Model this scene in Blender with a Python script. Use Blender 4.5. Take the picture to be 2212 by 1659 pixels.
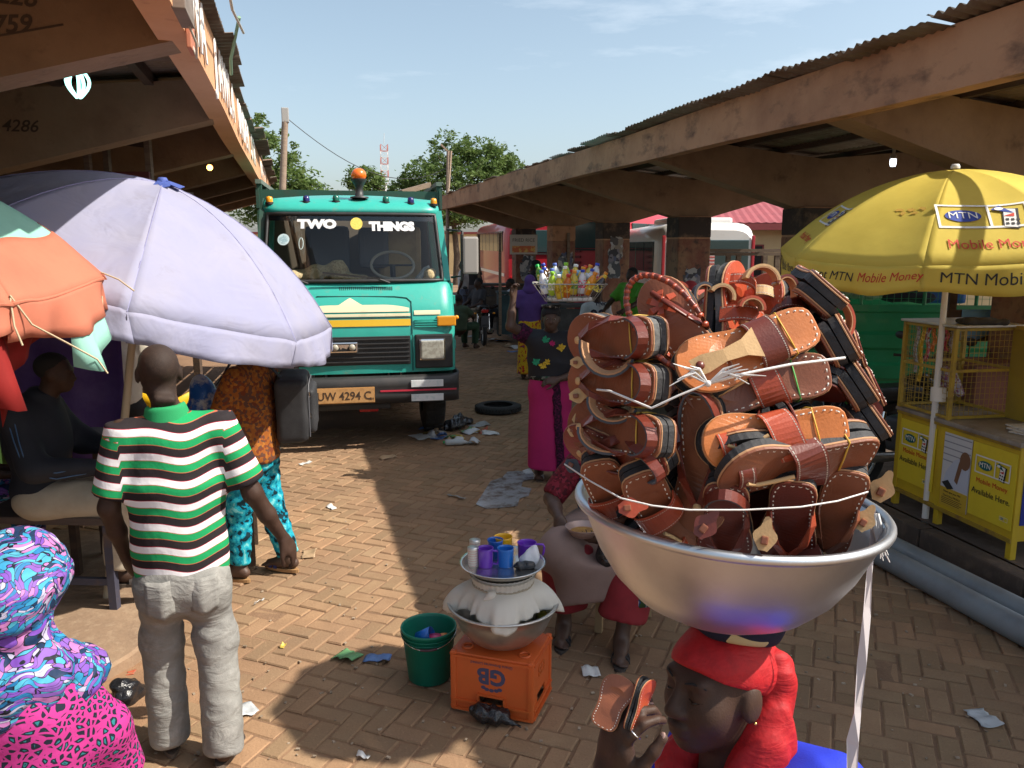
import bpy, bmesh, math, random
import numpy as np
from mathutils import Vector, Matrix, noise as mnoise, Euler
# camera, sky, sun, exposure
SC = bpy.context.scene
for _o in list(bpy.data.objects):
 bpy.data.objects.remove(_o)
COL = SC.collection
PITCH, YAW, CAMZ = math.radians(9.8), math.radians(15.0), 2.15
FPX, PCX, PCY = 1736.0, 1106.0, 829.5
_cam = bpy.data.cameras.new('camera')
cam = bpy.data.objects.new('camera', _cam)
COL.objects.link(cam)
cam.location = (0, 0, CAMZ)
cam.rotation_euler = (math.pi / 2 - PITCH, 0, -YAW)
_cam.sensor_width = 36.0
_cam.lens = 36.0 * FPX / 2212.0
_cam.clip_start = 0.05
_cam.clip_end = 3000
SC.camera = cam
SUN_DIR = Vector((-0.83, 0.38, -1.0)).normalized()
wd = bpy.data.worlds.new('World')
SC.world = wd
wd.use_nodes = True
_nt = wd.node_tree
_sky = _nt.nodes.new('ShaderNodeTexSky')
_sky.sky_type = 'NISHITA'
_sky.sun_disc = False
_sky.sun_elevation = math.asin(-SUN_DIR.z)
_sky.sun_rotation = math.atan2(-SUN_DIR.x, -SUN_DIR.y)
_sky.altitude = 200
_sky.air_density = 1.0
_sky.dust_density = 2.6
_sky.ozone_density = 1.4
_bg = _nt.nodes['Background']
_bg.inputs['Strength'].default_value = 0.132
_tc = _nt.nodes.new('ShaderNodeTexCoord')
_mp = _nt.nodes.new('ShaderNodeMapping')
_mp.inputs['Scale'].default_value = (1.3, 3.2, 9.0)
_mp.inputs['Rotation'].default_value = (0, 0, 0.4)
_nz = _nt.nodes.new('ShaderNodeTexNoise')
_nz.inputs['Scale'].default_value = 1.6
_nz.inputs['Detail'].default_value = 7
_nz.inputs['Roughness'].default_value = 0.62
_rp = _nt.nodes.new('ShaderNodeValToRGB')
_rp.color_ramp.elements[0].position = 0.52
_rp.color_ramp.elements[1].position = 0.95
_rp.color_ramp.elements[1].color = (0.55, 0.55, 0.55, 1)
_mx = _nt.nodes.new('ShaderNodeMix')
_mx.data_type = 'RGBA'
_nt.links.new(_tc.outputs['Generated'], _mp.inputs['Vector'])
_nt.links.new(_mp.outputs['Vector'], _nz.inputs['Vector'])
_nt.links.new(_nz.outputs['Fac'], _rp.inputs['Fac'])
_nt.links.new(_rp.outputs['Color'], _mx.inputs['Factor'])
_hs = _nt.nodes.new('ShaderNodeHueSaturation')
_hs.inputs['Saturation'].default_value = 0.78
_hs.inputs['Value'].default_value = 0.95
_hs.inputs['Hue'].default_value = 0.485
_nt.links.new(_sky.outputs['Color'], _hs.inputs['Color'])
_nt.links.new(_hs.outputs['Color'], _mx.inputs['A'])
_mx.inputs['B'].default_value = (7.6, 7.9, 8.2, 1)
_nt.links.new(_mx.outputs['Result'], _bg.inputs['Color'])
_sl = bpy.data.lights.new('sun', 'SUN')
_sl.energy = 4.6
_sl.angle = math.radians(0.55)
_sl.color = (1.0, 0.93, 0.82)
sun = bpy.data.objects.new('sun', _sl)
COL.objects.link(sun)
sun.rotation_euler = SUN_DIR.to_track_quat('-Z', 'Y').to_euler()
sun.location = (8, -4, 12)
SC.view_settings.view_transform = 'Standard'
SC.view_settings.look = 'None'
SC.view_settings.exposure = 0.62
SC.view_settings.gamma = 1.0
SC.view_settings.use_curve_mapping = False
SC.cycles.use_denoising = True
SC.cycles.max_bounces = 6
SC.cycles.transparent_max_bounces = 10
# where a point of the photograph lies in the place
def ray(px, py):
 x = (px - PCX) / FPX
 y = (PCY - py) / FPX
 up = y * math.cos(PITCH) - math.sin(PITCH)
 fw = math.cos(PITCH) + y * math.sin(PITCH)
 return Vector((x * math.cos(YAW) + fw * math.sin(YAW), fw * math.cos(YAW) - x * math.sin(YAW), up))
def at(px, py, d):
 return Vector((0, 0, CAMZ)) + ray(px, py) * d
def gnd(px, py, z=0.0):
 r = ray(px, py)
 return Vector((0, 0, CAMZ)) + r * ((z - CAMZ) / r.z)
CR = Vector((math.cos(YAW), -math.sin(YAW), 0))
CF = Vector((math.sin(YAW), math.cos(YAW), 0))
UP = Vector((0, 0, 1))
# materials
MATS = {}
def _link_bump(nt, bsdf, coord, scale, strength, dist, detail=6):
 n = nt.nodes.new('ShaderNodeTexNoise')
 n.inputs['Scale'].default_value = scale
 n.inputs['Detail'].default_value = detail
 nt.links.new(coord, n.inputs['Vector'])
 b = nt.nodes.new('ShaderNodeBump')
 b.inputs['Strength'].default_value = strength
 b.inputs['Distance'].default_value = dist
 nt.links.new(n.outputs['Fac'], b.inputs['Height'])
 nt.links.new(b.outputs['Normal'], bsdf.inputs['Normal'])
 return b
def M(name, col, rough=0.6, metal=0.0, var=None, var2=None, bump=None, spec=0.5, coat=0.0, trans=0.0, emit=None, alpha=1.0, sheen=0.0, rnd=0.0, fold=None):
 """one procedural material: base colour, one or two noise patches of another colour, fine relief"""
 if name in MATS:
  return MATS[name]
 m = bpy.data.materials.new(name)
 m.use_nodes = True
 nt = m.node_tree
 b = nt.nodes['Principled BSDF']
 b.inputs['Roughness'].default_value = rough
 b.inputs['Metallic'].default_value = metal
 b.inputs['Specular IOR Level'].default_value = spec
 b.inputs['Coat Weight'].default_value = coat
 b.inputs['Transmission Weight'].default_value = trans
 b.inputs['Alpha'].default_value = alpha
 b.inputs['Sheen Weight'].default_value = sheen
 tc = nt.nodes.new('ShaderNodeTexCoord')
 crd = tc.outputs['Object']
 rgb = nt.nodes.new('ShaderNodeRGB')
 rgb.outputs[0].default_value = (*col, 1)
 out = rgb.outputs[0]
 for v in (var, var2):
  if not v:
   continue
  sc, c2, lo, hi = v[:4]
  n = nt.nodes.new('ShaderNodeTexNoise')
  n.inputs['Scale'].default_value = sc
  n.inputs['Detail'].default_value = 8
  n.inputs['Roughness'].default_value = 0.65
  if len(v) > 4:
   mp = nt.nodes.new('ShaderNodeMapping')
   mp.inputs['Scale'].default_value = v[4]
   nt.links.new(crd, mp.inputs['Vector'])
   nt.links.new(mp.outputs[0], n.inputs['Vector'])
  else:
   nt.links.new(crd, n.inputs['Vector'])
  r = nt.nodes.new('ShaderNodeMapRange')
  r.inputs['From Min'].default_value = lo
  r.inputs['From Max'].default_value = hi
  nt.links.new(n.outputs['Fac'], r.inputs['Value'])
  mx = nt.nodes.new('ShaderNodeMix')
  mx.data_type = 'RGBA'
  nt.links.new(r.outputs[0], mx.inputs['Factor'])
  nt.links.new(out, mx.inputs['A'])
  mx.inputs['B'].default_value = (*c2, 1)
  out = mx.outputs['Result']
 if rnd:
  oi = nt.nodes.new('ShaderNodeObjectInfo')
  hs = nt.nodes.new('ShaderNodeHueSaturation')
  mr = nt.nodes.new('ShaderNodeMapRange')
  mr.inputs['To Min'].default_value = 1 - rnd
  mr.inputs['To Max'].default_value = 1 + rnd
  nt.links.new(oi.outputs['Random'], mr.inputs['Value'])
  nt.links.new(mr.outputs[0], hs.inputs['Value'])
  nt.links.new(out, hs.inputs['Color'])
  out = hs.outputs[0]
 nt.links.new(out, b.inputs['Base Color'])
 if emit:
  b.inputs['Emission Color'].default_value = (*emit[0], 1)
  b.inputs['Emission Strength'].default_value = emit[1]
 if bump:
  _link_bump(nt, b, crd, bump[0], bump[1], bump[2] if len(bump) > 2 else 0.01)
 if fold:
  mp = nt.nodes.new('ShaderNodeMapping')
  mp.inputs['Scale'].default_value = fold[:3]
  mp.inputs['Rotation'].default_value = (.3, .35, .2)
  n = nt.nodes.new('ShaderNodeTexNoise')
  n.inputs['Scale'].default_value = 1
  n.inputs['Detail'].default_value = 3
  n.inputs['Distortion'].default_value = 1.2
  nt.links.new(crd, mp.inputs['Vector'])
  nt.links.new(mp.outputs[0], n.inputs['Vector'])
  rp = nt.nodes.new('ShaderNodeMapRange')
  rp.inputs['From Min'].default_value, rp.inputs['From Max'].default_value = .35, .65
  rp.interpolation_type = 'SMOOTHSTEP'
  nt.links.new(n.outputs['Fac'], rp.inputs['Value'])
  bp = nt.nodes.new('ShaderNodeBump')
  bp.inputs['Strength'].default_value, bp.inputs['Distance'].default_value = fold[3], fold[4]
  nt.links.new(rp.outputs[0], bp.inputs['Height'])
  if b.inputs['Normal'].links:
   nt.links.new(b.inputs['Normal'].links[0].from_socket, bp.inputs['Normal'])
  nt.links.new(bp.outputs['Normal'], b.inputs['Normal'])
 MATS[name] = m
 return m
def print_cells(name, cols, scale, line=.035, stretch=(1, 1, 1), line_col=(.01, .012, .02), distort=.25, rough=.75):
 """printed cloth: patches of colour outlined in dark"""
 m = bpy.data.materials.new(name)
 m.use_nodes = True
 nt = m.node_tree
 b = nt.nodes['Principled BSDF']
 b.inputs['Roughness'].default_value = rough
 b.inputs['Specular IOR Level'].default_value = .25
 tc = nt.nodes.new('ShaderNodeTexCoord')
 nz = nt.nodes.new('ShaderNodeTexNoise')
 nz.inputs['Scale'].default_value = 5
 nt.links.new(tc.outputs['Object'], nz.inputs['Vector'])
 va = nt.nodes.new('ShaderNodeVectorMath')
 va.operation = 'MULTIPLY_ADD'
 va.inputs[1].default_value = (distort,) * 3
 nt.links.new(nz.outputs['Color'], va.inputs[0])
 nt.links.new(tc.outputs['Object'], va.inputs[2])
 mp = nt.nodes.new('ShaderNodeMapping')
 mp.inputs['Scale'].default_value = stretch
 nt.links.new(va.outputs[0], mp.inputs['Vector'])
 V = []
 for f in ('F1', 'DISTANCE_TO_EDGE'):
  v = nt.nodes.new('ShaderNodeTexVoronoi')
  v.feature = f
  v.inputs['Scale'].default_value = scale
  nt.links.new(mp.outputs[0], v.inputs['Vector'])
  V.append(v)
 sp = nt.nodes.new('ShaderNodeSeparateColor')
 nt.links.new(V[0].outputs['Color'], sp.inputs[0])
 cr = nt.nodes.new('ShaderNodeValToRGB')
 cr.color_ramp.interpolation = 'CONSTANT'
 e = cr.color_ramp.elements
 while len(e) < len(cols): e.new(.5)
 for i, c in enumerate(cols):
  e[i].position, e[i].color = i / len(cols), (*c, 1)
 nt.links.new(sp.outputs[0], cr.inputs[0])
 lt = nt.nodes.new('ShaderNodeMath')
 lt.operation = 'LESS_THAN'
 lt.inputs[1].default_value = line
 nt.links.new(V[1].outputs['Distance'], lt.inputs[0])
 mx = nt.nodes.new('ShaderNodeMix')
 mx.data_type = 'RGBA'
 nt.links.new(lt.outputs[0], mx.inputs['Factor'])
 nt.links.new(cr.outputs[0], mx.inputs['A'])
 mx.inputs['B'].default_value = (*line_col, 1)
 nt.links.new(mx.outputs['Result'], b.inputs['Base Color'])
 _link_bump(nt, b, tc.outputs['Object'], 22, .5, .015, 2)
 MATS[name] = m
 return m
def fabric_two_sided(m, back=0.3):
 """cloth lets some light through"""
 nt = m.node_tree
 b = nt.nodes['Principled BSDF']
 tl = nt.nodes.new('ShaderNodeBsdfTranslucent')
 src = b.inputs['Base Color'].links[0].from_socket
 nt.links.new(src, tl.inputs['Color'])
 mx = nt.nodes.new('ShaderNodeMixShader')
 mx.inputs[0].default_value = back
 o = nt.nodes['Material Output']
 nt.links.new(b.outputs[0], mx.inputs[1])
 nt.links.new(tl.outputs[0], mx.inputs[2])
 nt.links.new(mx.outputs[0], o.inputs['Surface'])
 return m
def ramp_material(name, stops, source='attr', attr='st', rough=0.75, scale=1.0, constant=True, kind=None, bump=None, sheen=0.0, distort=0.0):
 """colour bands or cells: stops = [(position, colour)]; source an attribute, or a Voronoi/noise/wave of the object's own space"""
 if name in MATS:
  return MATS[name]
 m = bpy.data.materials.new(name)
 m.use_nodes = True
 nt = m.node_tree
 b = nt.nodes['Principled BSDF']
 b.inputs['Roughness'].default_value = rough
 b.inputs['Sheen Weight'].default_value = sheen
 b.inputs['Specular IOR Level'].default_value = 0.25
 tc = nt.nodes.new('ShaderNodeTexCoord')
 vec = tc.outputs['Object']
 if distort:
  nz = nt.nodes.new('ShaderNodeTexNoise')
  nz.inputs['Scale'].default_value = 6
  nt.links.new(vec, nz.inputs['Vector'])
  va = nt.nodes.new('ShaderNodeVectorMath')
  va.operation = 'MULTIPLY_ADD'
  va.inputs[1].default_value = (distort, distort, distort)
  nt.links.new(nz.outputs['Color'], va.inputs[0])
  nt.links.new(vec, va.inputs[2])
  vec = va.outputs[0]
 if source == 'attr':
  a = nt.nodes.new('ShaderNodeAttribute')
  a.attribute_name = attr
  mt = nt.nodes.new('ShaderNodeMath')
  mt.operation = 'MULTIPLY'
  mt.inputs[1].default_value = scale
  nt.links.new(a.outputs['Fac'], mt.inputs[0])
  fr = nt.nodes.new('ShaderNodeMath')
  fr.operation = 'FRACT'
  nt.links.new(mt.outputs[0], fr.inputs[0])
  fac = fr.outputs[0]
 elif source == 'cells':
  v = nt.nodes.new('ShaderNodeTexVoronoi')
  v.feature = 'DISTANCE_TO_EDGE'
  v.inputs['Scale'].default_value = scale
  nt.links.new(vec, v.inputs['Vector'])
  fac = v.outputs['Distance']
 elif source == 'voronoi':
  v = nt.nodes.new('ShaderNodeTexVoronoi')
  v.inputs['Scale'].default_value = scale
  nt.links.new(vec, v.inputs['Vector'])
  sp = nt.nodes.new('ShaderNodeSeparateColor')
  nt.links.new(v.outputs['Color'], sp.inputs[0])
  fac = sp.outputs[0]
 elif source == 'wave':
  v = nt.nodes.new('ShaderNodeTexWave')
  v.inputs['Scale'].default_value = scale
  v.inputs['Distortion'].default_value = 6
  v.inputs['Detail'].default_value = 2
  v.inputs['Detail Scale'].default_value = 2
  nt.links.new(vec, v.inputs['Vector'])
  fac = v.outputs['Fac']
 else:
  v = nt.nodes.new('ShaderNodeTexNoise')
  v.inputs['Scale'].default_value = scale
  v.inputs['Detail'].default_value = 3
  nt.links.new(vec, v.inputs['Vector'])
  fac = v.outputs['Fac']
 cr = nt.nodes.new('ShaderNodeValToRGB')
 cr.color_ramp.interpolation = 'CONSTANT' if constant else 'LINEAR'
 e = cr.color_ramp.elements
 while len(e) < len(stops):
  e.new(0.5)
 for i, (p, c) in enumerate(stops):
  e[i].position = p
  e[i].color = (*c, 1)
 nt.links.new(fac, cr.inputs['Fac'])
 nt.links.new(cr.outputs['Color'], b.inputs['Base Color'])
 if bump:
  _link_bump(nt, b, tc.outputs['Object'], bump[0], bump[1], bump[2])
 MATS[name] = m
 return m
# objects, names and labels
def link(name, data, parent=None, smooth=None):
 o = bpy.data.objects.new(name, data)
 COL.objects.link(o)
 if parent is not None:
  o.parent = parent
 return o
def tag(o, label=None, cat=None, group=None, kind=None):
 if label: o['label'] = label
 if cat: o['category'] = cat
 if group: o['group'] = group
 if kind: o['kind'] = kind
 return o
def thing(name, label, cat, loc=(0, 0, 0), rz=0.0, group=None, scale=1.0):
 o = link(name, None)
 o.empty_display_size = 0.1
 o.location = loc
 o.rotation_euler = (0, 0, rz)
 if scale != 1.0:
  o.scale = (scale,) * 3
 return tag(o, label, cat, group)
def copy_tree(o, parent=None):
 c = o.copy()
 COL.objects.link(c)
 c.parent = parent
 for ch in list(o.children):
  copy_tree(ch, c)
 return c
def sm(me, angle=None):
 for p in me.polygons:
  p.use_smooth = True
 return me
class MB:
 """collects shapes for ONE mesh"""
 def __init__(self):
  self.v, self.f, self.s = [], [], []
  self.m = []
  self.mi = 0
 def add(self, vs, fs, smooth=False):
  n = len(self.v)
  self.v += [tuple(p) for p in vs]
  for f in fs:
   self.f.append(tuple(n + i for i in f))
   self.s.append(smooth)
   self.m.append(self.mi)
  return self
 def box(self, c, size, mat=None, bev=0.0):
  sx, sy, sz = (s / 2 for s in size)
  if bev <= 0:
   vs = [Vector((x, y, z)) for x in (-sx, sx) for y in (-sy, sy) for z in (-sz, sz)]
   fs = [(0, 1, 3, 2), (4, 6, 7, 5), (0, 4, 5, 1), (2, 3, 7, 6), (0, 2, 6, 4), (1, 5, 7, 3)]
  else:
   b = min(bev, sx * .9, sy * .9, sz * .9)
   vs, fs = [], []
   bm = bmesh.new()
   bmesh.ops.create_cube(bm, size=1.0)
   for v in bm.verts:
    v.co = Vector((v.co.x * 2 * sx, v.co.y * 2 * sy, v.co.z * 2 * sz))
   bmesh.ops.bevel(bm, geom=list(bm.edges), offset=b, segments=2, profile=0.6, affect='EDGES')
   bm.verts.index_update()
   vs = [v.co.copy() for v in bm.verts]
   fs = [tuple(v.index for v in f.verts) for f in bm.faces]
   bm.free()
  T = Matrix.Translation(Vector(c)) if mat is None else Matrix.Translation(Vector(c)) @ mat.to_4x4()
  return self.add([T @ v for v in vs], fs)
 def bar(self, a, b, w, h, up=UP):
  """a bar of section w x h from a to b"""
  a, b = Vector(a), Vector(b)
  d = (b - a)
  L = d.length
  d.normalize()
  up = Vector(up)
  x = d.cross(up)
  if x.length < 1e-4:
   x = d.cross(Vector((1, 0, 0)))
  x.normalize()
  z = x.cross(d)
  R = Matrix((x, d, z)).transposed()
  return self.box((a + b) / 2, (w, L, h), R)
 def tube(self, pts, r, seg=8, caps=True, closed=False, smooth=True):
  pts = [Vector(p) for p in pts]
  n = len(pts)
  rs = [r] * n if not hasattr(r, '__len__') else r
  vs, fs = [], []
  t0 = None
  for i, p in enumerate(pts):
   if closed:
    t = pts[(i + 1) % n] - pts[i - 1]
   else:
    t = pts[min(i + 1, n - 1)] - pts[max(i - 1, 0)]
   t.normalize()
   if t0 is None:
    nrm = t.orthogonal().normalized()
   else:
    nrm = (nrm - t * nrm.dot(t))
    if nrm.length < 1e-5:
     nrm = t.orthogonal()
    nrm.normalize()
   t0 = t
   bn = t.cross(nrm)
   for k in range(seg):
    a = 2 * math.pi * k / seg
    vs.append(p + (nrm * math.cos(a) + bn * math.sin(a)) * rs[i])
  m = n if closed else n - 1
  for i in range(m):
   for k in range(seg):
    a, b = i * seg + k, i * seg + (k + 1) % seg
    c, d = ((i + 1) % n) * seg + (k + 1) % seg, ((i + 1) % n) * seg + k
    fs.append((a, b, c, d))
  self.add(vs, fs, smooth)
  if caps and not closed:
   self.add(vs[:seg], [tuple(range(seg - 1, -1, -1))])
   self.add(vs[-seg:], [tuple(range(seg))])
  return self
 def strap(self, pts, nrms, w, th=0.003, smooth=True):
  """a flat band through pts, its flat side facing nrms"""
  pts = [Vector(p) for p in pts]
  nrms = [Vector(q).normalized() for q in nrms]
  ws = [w] * len(pts) if not hasattr(w, '__len__') else w
  vs, fs = [], []
  n = len(pts)
  for i, p in enumerate(pts):
   t = (pts[min(i + 1, n - 1)] - pts[max(i - 1, 0)]).normalized()
   s = t.cross(nrms[i]).normalized()
   u = s.cross(t)
   for a, b in ((-1, 0), (1, 0), (1, 1), (-1, 1)):
    vs.append(p + s * (a * ws[i] / 2) + u * (b * th))
  for i in range(n - 1):
   for k in range(4):
    a, b = i * 4 + k, i * 4 + (k + 1) % 4
    fs.append((a, b, b + 4, a + 4))
  fs.append((3, 2, 1, 0))
  e = (n - 1) * 4
  fs.append((e, e + 1, e + 2, e + 3))
  return self.add(vs, fs, False)
 def lathe(self, prof, seg=24, c=(0, 0, 0), sx=1.0, sy=1.0, cap0=False, cap1=False, mat=None, smooth=True):
  c = Vector(c)
  vs, fs = [], []
  for r, z in prof:
   for k in range(seg):
    a = 2 * math.pi * k / seg
    v = Vector((r * math.cos(a) * sx, r * math.sin(a) * sy, z))
    vs.append(c + (mat @ v if mat is not None else v))
  for i in range(len(prof) - 1):
   for k in range(seg):
    a, b = i * seg + k, i * seg + (k + 1) % seg
    fs.append((a, b, b + seg, a + seg))
  self.add(vs, fs, smooth)
  if cap0:
   self.add(vs[:seg], [tuple(range(seg - 1, -1, -1))])
  if cap1:
   self.add(vs[-seg:], [tuple(range(seg))])
  return self
 def prism(self, outline, z0, z1, mat=None, side=True, top=True, bot=True):
  """outline in xy (counter-clockwise), extruded from z0 to z1"""
  n = len(outline)
  vs = [Vector((x, y, z0)) for x, y in outline] + [Vector((x, y, z1)) for x, y in outline]
  if mat is not None:
   vs = [mat @ v for v in vs]
  fs = []
  if bot: fs.append(tuple(range(n - 1, -1, -1)))
  if top: fs.append(tuple(range(n, 2 * n)))
  if side: fs += [(i, (i + 1) % n, n + (i + 1) % n, n + i) for i in range(n)]
  return self.add(vs, fs)
 def grid(self, fn, nu, nv, smooth=True, closed_u=False, flip=False):
  vs = [fn(i / (nu if closed_u else nu - 1), j / (nv - 1)) for j in range(nv) for i in range(nu)]
  fs = []
  for j in range(nv - 1):
   for i in range(nu if closed_u else nu - 1):
    a, b = j * nu + i, j * nu + (i + 1) % nu
    q = (a, b, b + nu, a + nu)
    fs.append(q[::-1] if flip else q)
  return self.add(vs, fs, smooth)
 def ball(self, c, r, seg=12, rings=8, mat=None):
  rr = (r, r, r) if not hasattr(r, '__len__') else r
  c = Vector(c)
  def fn(u, v):
   a, t = 2 * math.pi * u, math.pi * (v - .5)
   p = Vector((rr[0] * math.cos(t) * math.cos(a), rr[1] * math.cos(t) * math.sin(a), rr[2] * math.sin(t)))
   return c + (mat @ p if mat is not None else p)
  return self.grid(fn, seg, rings, True, True)
 def build(self, name, mat, parent=None, T=None):
  me = bpy.data.meshes.new(name)
  vs = self.v if T is None else [tuple(T @ Vector(p)) for p in self.v]
  me.from_pydata(vs, [], self.f)
  me.polygons.foreach_set('use_smooth', self.s)
  mats = mat if isinstance(mat, (list, tuple)) else [mat]
  for m in mats:
   me.materials.append(m)
  if len(mats) > 1:
   me.polygons.foreach_set('material_index', self.m)
  me.update()
  return link(name, me, parent)
def solid(o, th, offset=0.0):
 """give a sheet real thickness"""
 md = o.modifiers.new('thickness', 'SOLIDIFY')
 md.thickness = th
 md.offset = offset
 return o
_FONTS = {}
def text(name, s, size, T, mat, parent=None, ext=0.0006, bold=0.0, align='CENTER', sx=1.0, bend=None, shear=0.0):
 """flat lettering on a surface: T maps its own xy plane into the parent's space"""
 cu = bpy.data.curves.new(name, 'FONT')
 cu.body = s
 cu.size = size
 cu.align_x = align
 cu.align_y = 'CENTER'
 cu.extrude = ext
 cu.offset = bold
 cu.shear = shear
 cu.resolution_u = 3
 t = bpy.data.objects.new(name, cu)
 COL.objects.link(t)
 dg = bpy.context.evaluated_depsgraph_get()
 me = bpy.data.meshes.new_from_object(t.evaluated_get(dg))
 bpy.data.objects.remove(t)
 bpy.data.curves.remove(cu)
 for v in me.vertices:
  p = Vector((v.co.x * sx, v.co.y, v.co.z))
  v.co = bend(p) if bend else T @ p
 me.materials.clear()
 me.materials.append(mat)
 me.name = name
 return link(name, me, parent)
def frame(o, x, y, z):
 """a matrix with the given axes"""
 x, y, z = Vector(x), Vector(y), Vector(z)
 return Matrix(((x[0], y[0], z[0], o[0]), (x[1], y[1], z[1], o[1]), (x[2], y[2], z[2], o[2]), (0, 0, 0, 1)))
# continuous bodies and cloth from blended volumes
def _rot3(R):
 return np.array(R.to_3x3()) if R is not None else np.eye(3)
def cap(p0, p1, r0, r1=None, k=0.03, f=(1, 1)):
 return ('cap', np.array(p0, float), np.array(p1, float), r0, r0 if r1 is None else r1, k)
def ell(c, r, k=0.03, R=None):
 return ('ell', np.array(c, float), np.array(r if hasattr(r, '__len__') else (r, r, r), float), _rot3(R), k)
def cone(p0, p1, r0, r1, k=0.01, x=(1, 0, 0), e=1.0, rd=0.006):
 """flat-ended tapered tube with an elliptical section: radius r along x, e*r across"""
 return ('cone', np.array(p0, float), np.array(p1, float), r0, r1, k, np.array(x, float), e, rd)
def rbox(c, hs, k=0.02, R=None, rd=0.02):
 return ('box', np.array(c, float), np.array(hs, float), _rot3(R), k, rd)
def sub(pr, k=0.01):
 return ('sub', pr, k)
def cut(p, n):
 """keep the side the normal points away from"""
 return ('cut', np.array(p, float), np.array(n, float) / np.linalg.norm(n))
def _bounds(pr):
 t = pr[0]
 if t == 'cap':
  r = max(pr[3], pr[4])
  return np.minimum(pr[1], pr[2]) - r, np.maximum(pr[1], pr[2]) + r
 if t == 'ell':
  e = np.abs(pr[3]) @ pr[2]
  return pr[1] - e, pr[1] + e
 if t == 'cone':
  r = max(pr[3], pr[4]) * max(1, pr[7])
  return np.minimum(pr[1], pr[2]) - r, np.maximum(pr[1], pr[2]) + r
 if t == 'box':
  e = np.abs(pr[3]) @ (pr[2] + pr[5])
  return pr[1] - e, pr[1] + e
 return _bounds(pr[1])
def _dist(pr, P):
 t = pr[0]
 if t == 'cap':
  a, b, r0, r1 = pr[1:5]
  ab = b - a
  L2 = max(ab @ ab, 1e-9)
  s = np.clip((P - a) @ ab / L2, 0, 1)
  return np.linalg.norm(P - a - s[..., None] * ab, axis=-1) - (r0 + (r1 - r0) * s)
 if t == 'ell':
  c, r, R = pr[1:4]
  q = (P - c) @ R
  k0 = np.linalg.norm(q / r, axis=-1)
  k1 = np.linalg.norm(q / (r * r), axis=-1)
  return k0 * (k0 - 1) / np.maximum(k1, 1e-6)
 if t == 'cone':
  a, b, r0, r1, k, x, e, rd = pr[1:9]
  d = b - a
  L = np.linalg.norm(d)
  d = d / L
  x = x - d * (x @ d)
  x = x / np.linalg.norm(x)
  y = np.cross(d, x)
  q = P - a
  s = q @ d
  rr = np.sqrt((q @ x) ** 2 + (q @ y / e) ** 2)
  rad = r0 + (r1 - r0) * np.clip(s / L, 0, 1) - rd
  dx = rr - rad
  dz = np.abs(s - L / 2) - (L / 2 - rd)
  return np.minimum(np.maximum(dx, dz), 0) + np.sqrt(np.maximum(dx, 0) ** 2 + np.maximum(dz, 0) ** 2) - rd
 if t == 'box':
  c, hs, R, k, rd = pr[1:6]
  q = np.abs((P - c) @ R) - hs
  return np.linalg.norm(np.maximum(q, 0), axis=-1) + np.minimum(q.max(axis=-1), 0) - rd
def _k(pr):
 return {'cap': 5, 'ell': 4, 'cone': 5, 'box': 4}[pr[0]]
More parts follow.
